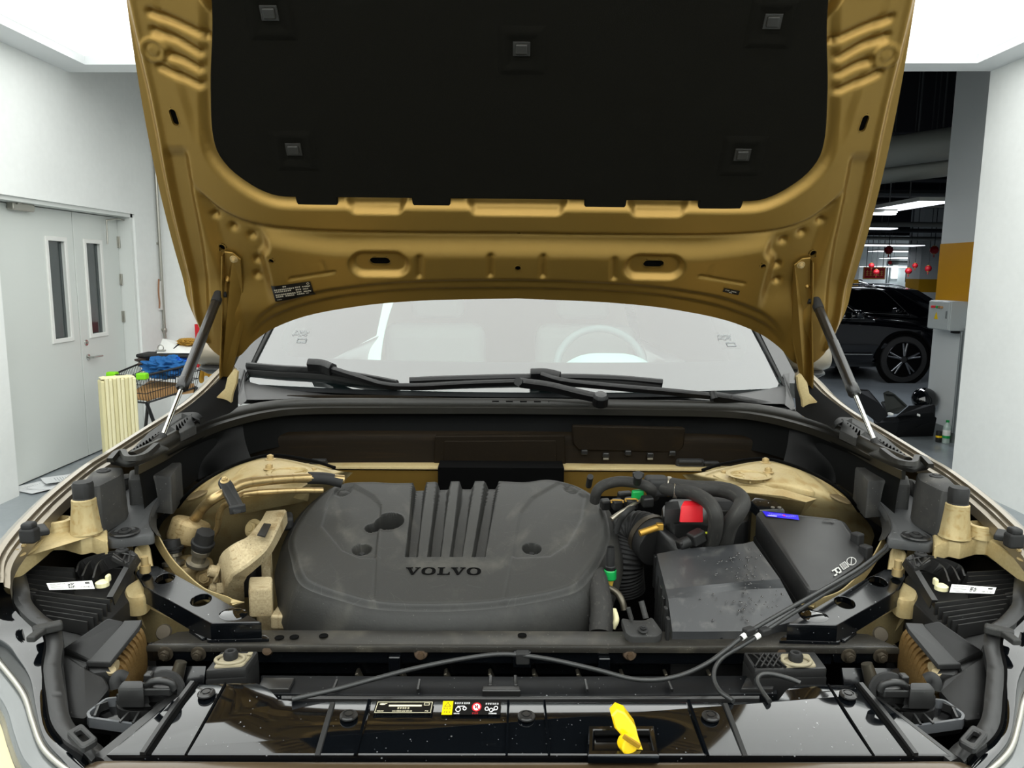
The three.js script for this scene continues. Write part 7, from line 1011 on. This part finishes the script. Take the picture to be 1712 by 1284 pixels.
{ // pleated cream filter stack
  const t = thing('pleated_filter', 'tall cream pleated filter panel stack standing before the shopping cart', 'filter', WORLD), a = wD(168, 634, 4.85), b = wD(228, 634, 4.98), ux = b.clone().sub(a).setY(0), L = ux.length(); ux.normalize(); const back = V(-ux.z, 0, ux.x); if (back.z > 0) back.negate();
  const n = 9; for (let i = 0; i < n; i++) { const c = a.clone().addScaledVector(ux, (i + 0.5) / n * L).addScaledVector(back, 0.06), h = a.y + 0.006 * Math.sin(i * 2.1) - (i === 0 ? 0.015 : 0); const ay = Math.atan2(-ux.z, ux.x); part('pleat', at(new RoundedBoxGeometry(L / n * 0.98, h, 0.12, 3, L / n * 0.4), c.x, h / 2, c.z, 0, ay, 0), i % 3 ? M.foam : M.foam2, t); }
  part('top_sheet', at(new RoundedBoxGeometry(L * 0.94, 0.01, 0.1, 2, 0.004), a.x + ux.x * L / 2 + back.x * 0.06, a.y - 0.002, a.z + ux.z * L / 2 + back.z * 0.06, 0, Math.atan2(-ux.z, ux.x), 0), M.foam, t);
}
{ // papers on the floor
  const spots = [[84, 810, 0.5, 'lowest white sheet of the loose papers on the floor at the door'], [112, 806, 0.2, 'middle sheet of the loose papers on the floor at the door'], [128, 799, 0.9, 'topmost sheet of the loose papers on the floor at the door']];
  spots.forEach(([x, y, r, l], i) => { const p = wY(x, y, 0.004 + i * 0.006), t = thing('paper_sheet', l, 'paper', WORLD); part('sheet', grid((s, v) => { const a = (s - 0.5) * 0.3, b = (v - 0.5) * 0.42; return V(p.x + a * Math.cos(r) - b * Math.sin(r), p.y + 0.014 * (s * s) * (i + 1) * 0.6, p.z + a * Math.sin(r) + b * Math.cos(r)); }, 12, 12), M.paper, t); part('printed_lines', grid((s, v) => { const a = (s - 0.5) * 0.2, b = (v - 0.5) * 0.3; return V(p.x + a * Math.cos(r) - b * Math.sin(r), p.y + 0.0012 + 0.014 * ((a / 0.3 + 0.5) ** 2) * (i + 1) * 0.6, p.z + a * Math.sin(r) + b * Math.cos(r)); }, 12, 12), S({ map: canvasTex(128, 192, (c) => { c.fillStyle = '#e9ebec'; c.fillRect(0, 0, 128, 192); c.fillStyle = '#9a9fa6'; for (let k = 0; k < 16; k++) c.fillRect(10, 10 + k * 11, R(50, 108), 3); }), roughness: 0.6 }), t); });
}
{ // red cabinet on the back wall
  const a = wD(331, 541, 7.3), b = wD(377, 613, 7.3), t = thing('fire_cabinet', 'red fire cabinet on the back wall, almost hidden behind hood and strut', 'fire cabinet', WORLD); part('case', slabBox(a.x, b.x, b.y, a.y, -7.38, -7.22), M.red, t); part('door', slabBox(a.x + 0.02, b.x - 0.02, b.y + 0.02, a.y - 0.02, -7.222, -7.21), M.red, t); part('handle', box(0.02, 0.08, 0.02, b.x - 0.05, (a.y + b.y) / 2, -7.2), M.chrome, t);
}
{ // black boot trim lying by the column
  const t = thing('boot_trim', 'pile of black moulded car boot trim panels with white stickers on the floor', 'car trim', WORLD), carpet = S({ color: 0x0c0d12, roughness: 0.9 });
  const f = (x, y, h) => wY(x, y, h), tray = [[1461, 704, 0.12], [1503, 700, 0.2], [1560, 697, 0.22], [1566, 700, 0.22], [1560, 726, 0.03], [1498, 730, 0.02], [1478, 720, 0.03]];
  part('tray', loft([[[1462, 716, 0.05], [1504, 704, 0.2], [1566, 699, 0.22], [1560, 729, 0.0], [1496, 731, 0.0], [1470, 722, 0.0]], [[1460, 700, 0.1], [1500, 696, 0.24], [1558, 692, 0.27], [1566, 699, 0.22], [1504, 703, 0.2], [1464, 708, 0.12]]].map((r) => r.map((p) => f(...p))), true, true, 0.5), carpet, t);
  part('wing_panel', slab([[1418, 641, 0.45], [1430, 650, 0.42], [1452, 651, 0.42], [1470, 672, 0.36], [1486, 694, 0.24], [1470, 706, 0.15], [1448, 690, 0.2], [1430, 668, 0.3]].map((p) => f(...p)), 0.05, 0.008, { round: 0.02, dir: V(0.3, -0.4, -1) }), carpet, t);
  part('arch_panel', slab([[1478, 655, 0.45], [1486, 653, 0.46], [1496, 658, 0.44], [1518, 678, 0.34], [1504, 690, 0.28], [1484, 690, 0.25], [1474, 671, 0.3], [1490, 668, 0.36]].map((p) => f(...p)), 0.04, 0.008, { round: 0.015, dir: V(0.2, -0.5, -1) }), S({ color: 0x2b2e2c, roughness: 0.8 }), t);
  part('upper_tray', loft([[[1500, 695, 0.27], [1520, 678, 0.36], [1545, 677, 0.36], [1562, 676, 0.38], [1560, 690, 0.3]], [[1496, 698, 0.22], [1518, 684, 0.32], [1545, 683, 0.32], [1564, 682, 0.34], [1563, 697, 0.25]]].map((r) => r.map((p) => f(...p))), true, true, 0.5), carpet, t);
  part('round_cover', lathe([[0.0, 0.1], [0.07, 0.09], [0.11, 0.05], [0.12, 0], [0.11, -0.04]], f(1546, 668, 0.36), 24, V(-0.2, 0.7, 0.6)), M.gloss, t);
  for (const [x0, y0, x1, y1] of [[1520, 690, 1530, 693], [1533, 696, 1543, 701], [1484, 694, 1490, 696]]) { const a = f(x0, y0, 0.27), b = f(x1, y1, 0.26); part('white_sticker', box(Math.abs(b.x - a.x), 0.02, 0.05, (a.x + b.x) / 2, (a.y + b.y) / 2 + 0.02, a.z + 0.02, 0.003), M.white, t); }
}
{ // bottle and can
  const p = wY(1581, 741, 0), t = thing('water_bottle', 'clear plastic water bottle with green cap and label beside the column', 'bottle', WORLD);
  const pet = PH({ color: 0xdfeee8, roughness: 0.06, transmission: 0.5, thickness: 0, ior: 1.4 });
  part('bottle_body', lathe([[0, 0], [0.03, 0.002], [0.033, 0.012], [0.032, 0.06], [0.034, 0.14], [0.03, 0.165], [0.014, 0.19], [0.013, 0.205]], p, 24), pet, t); part('cap', lathe([[0.015, 0.2], [0.015, 0.22], [0, 0.221]], p, 18), M.green, t); part('label', lathe([[0.0336, 0.075], [0.0344, 0.08], [0.0344, 0.125], [0.0336, 0.13]], p, 24), M.white, t, 'white label'); part('label_band', lathe([[0.0332, 0.05], [0.034, 0.052], [0.034, 0.075], [0.0332, 0.077]], p, 24), M.green, t);
  const q = wY(1569, 739, 0), c = thing('spray_can', 'small black can with a yellow stripe beside the water bottle', 'can', WORLD); part('can_body', lathe([[0, 0], [0.026, 0.001], [0.028, 0.006], [0.028, 0.1], [0.024, 0.108], [0, 0.109]], q, 22), M.rubber, c); part('stripe', lathe([[0.0282, 0.045], [0.0286, 0.047], [0.0286, 0.062], [0.0282, 0.064]], q, 22), M.yellow, c);
}
{ // parked cars
  const paint = PH({ color: 0x05060a, roughness: 0.12, clearcoat: 1, clearcoatRoughness: 0.03 }), tint = PH({ color: 0x07090b, roughness: 0.05, clearcoat: 1 }), rimM = S({ color: 0x7d7f82, roughness: 0.25, metalness: 0.9 });
  const t = thing('parked_car', 'nearest black parked car with its front wheel beside the column', 'car', WORLD);
  const ring = (x, w, y0, y1, y2) => [[y0, w * 0.86], [y0 + 0.12, w * 0.97], [(y0 + y1) / 2, w], [y1 - 0.05, w * 0.97], [y1, w * 0.88], [y2, w * 0.5], [y2 + 0.01, 0], [y2, -w * 0.5], [y1, -w * 0.88], [y1 - 0.05, -w * 0.97], [(y0 + y1) / 2, -w], [y0 + 0.12, -w * 0.97], [y0, -w * 0.86]].map(([y, z]) => V(x, y, z));
  part('lower_body', loft([[-2.25, 0.7, 0.42, 0.8, 0.82], [-2.18, 0.82, 0.3, 0.88, 0.9], [-1.8, 0.9, 0.24, 0.93, 0.96], [-0.8, 0.92, 0.22, 0.93, 0.96], [0.3, 0.92, 0.22, 0.9, 0.95], [0.95, 0.92, 0.22, 0.88, 0.93], [1.6, 0.9, 0.24, 0.82, 0.88], [2.0, 0.84, 0.28, 0.72, 0.78], [2.22, 0.68, 0.36, 0.62, 0.66]].map((a) => ring(...a)), true, true, 0.9), paint, t);
  const cab = (x, y, w) => [[y, w], [y, -w]].map(([yy, z]) => V(x, yy, z)); const roofL = [[-2.1, 0.92, 0.8], [-1.75, 1.3, 0.66], [-1.2, 1.42, 0.62], [-0.3, 1.45, 0.62], [0.2, 1.38, 0.64], [0.95, 0.92, 0.8]];
  part('cabin', loft(roofL.map(([x, y, w]) => [V(x, 0.88, Math.max(w, 0.82)), V(x, lerp(0.88, y, 0.5), lerp(0.84, w, 0.5)), V(x, y - 0.03, w), V(x, y, w - 0.06), V(x, y + 0.012, 0), V(x, y, -w + 0.06), V(x, y - 0.03, -w), V(x, lerp(0.88, y, 0.5), -lerp(0.84, w, 0.5)), V(x, 0.88, -Math.max(w, 0.82))]), true, true, 0.7), paint, t);
  for (const s of [1, -1]) {
    const g = (l) => l.map(([x, y]) => V(x, y, s * (lerp(0.855, 0.655, (y - 0.88) / 0.52))));
    part('side_glass', slab(g([[-1.75, 0.97], [-1.5, 1.25], [-0.95, 1.36], [-0.62, 1.37], [-0.62, 0.95]]), 0.01, 0.003, { dir: V(0, 0, -s), round: 0.03 }), tint, t); part('side_glass', slab(g([[-0.55, 0.95], [-0.55, 1.38], [-0.1, 1.38], [0.16, 1.32], [0.7, 0.95]]), 0.01, 0.003, { dir: V(0, 0, -s), round: 0.03 }), tint, t);
    part('window_trim', tube(g([[-1.85, 0.95], [-1.52, 1.28], [-0.95, 1.39], [-0.1, 1.41], [0.2, 1.34], [0.78, 0.94]]), 0.008, 60, 8, false, 0.3), M.chrome, t); part('belt_trim', tube(g([[-1.85, 0.94], [-0.6, 0.925], [0.78, 0.93]]), 0.006, 40, 8), M.chrome, t);
    part('roof_rail', tube([[-1.45, 1.41], [-1.2, 1.465], [-0.4, 1.49], [-0.05, 1.43]].map(([x, y]) => V(x, y, s * 0.56)), 0.014, 40, 8), rimM, t); part('wing_mirror', at(new RoundedBoxGeometry(0.13, 0.12, 0.2, 3, 0.05), 0.62, 1.0, s * 0.98), paint, t); part('mirror_stalk', rod([0.6, 0.95, s * 0.84], [0.62, 0.97, s * 0.93], 0.02), paint, t); part('door_handle', box(0.18, 0.025, 0.03, -0.85, 0.83, s * 0.925, 0.01), M.chrome, t); part('door_handle', box(0.18, 0.025, 0.03, 0.05, 0.81, s * 0.925, 0.01), M.chrome, t); part('sill_strip', box(2.0, 0.02, 0.02, -0.1, 0.42, s * 0.922, 0.006), M.chrome, t); part('headlamp', slab([[1.75, 0.78], [2.1, 0.7], [2.16, 0.62], [1.85, 0.68]].map(([x, y]) => V(x, y, s * lerp(0.89, 0.78, (x - 1.75) / 0.4))), 0.03, 0.004, { dir: V(0, 0, -s), round: 0.02 }), M.clearPlastic, t);
    for (const x of [-1.36, 1.36]) {
      const w = part('wheel', lathe([[0.24, -0.1], [0.33, -0.1], [0.348, -0.06], [0.348, 0.06], [0.33, 0.1], [0.262, 0.108], [0.255, 0.1], [0.25, 0.02]], [x, 0.348, s * 0.83], 48, V(0, 0, s)), M.rubber, t);
      part('rim_dish', lathe([[0, 0], [0.25, 0.0], [0.258, 0.1], [0.25, 0.105], [0.243, 0.09]], [x, 0.348, s * 0.83], 40, V(0, 0, s)), S({ color: 0x15171a, roughness: 0.3, metalness: 0.6 }), w);
      for (let k = 0; k < 5; k++) for (const d of [-0.13, 0.13]) { const a = k / 5 * 2 * Math.PI + 0.3, p = V(x + Math.cos(a) * 0.05, 0.348 + Math.sin(a) * 0.05, s * 0.925), q = V(x + Math.cos(a + d) * 0.238, 0.348 + Math.sin(a + d) * 0.238, s * 0.92); part('spoke', rod(p, q, 0.022, 0.016, 6), rimM, w); }
      part('hub_cap', lathe([[0.05, 0.08], [0.045, 0.1], [0, 0.104]], [x, 0.348, s * 0.83], 20, V(0, 0, s)), M.rubber, w);
      part('arch_lip', tube(Array.from({ length: 21 }, (_, i) => { const a = i / 20 * Math.PI; return V(x + Math.cos(a) * 0.4, 0.348 + Math.sin(a) * 0.4, s * 0.915); }), 0.02, 40, 8), M.deep, t); part('arch_well', lathe([[0, -0.02], [0.39, -0.02], [0.4, 0.0], [0, 0.0]], [x, 0.348, s * 0.912], 40, V(0, 0, s)), M.deep, t);
    }
  }
  const w = WORLD.Y(1508, 641, 0.0); t.position.set(w.x - 1.36, 0, w.z - 0.93);
  const put = (l, x, z, r, sc) => { const c = t.clone(); c.name = numbered('parked_car'); c.userData = { label: l, category: 'car' }; c.position.set(x, 0, z); c.rotation.y = r; c.scale.setScalar(sc); scene.add(c); things.push(c); };
  put('black parked car behind the nearest one, with bright window trim', wD(1500, 520, 14.4).x, -14.6, -0.95, 0.93);
  put('farthest black parked car, only its roof showing beside the raised hood', wD(1480, 480, 21).x - 2.1, -21.5, Math.PI, 1.0);
}
// ---------- last: origins at the base, then hand over ----------
settle();
renderer.render(scene, camera);
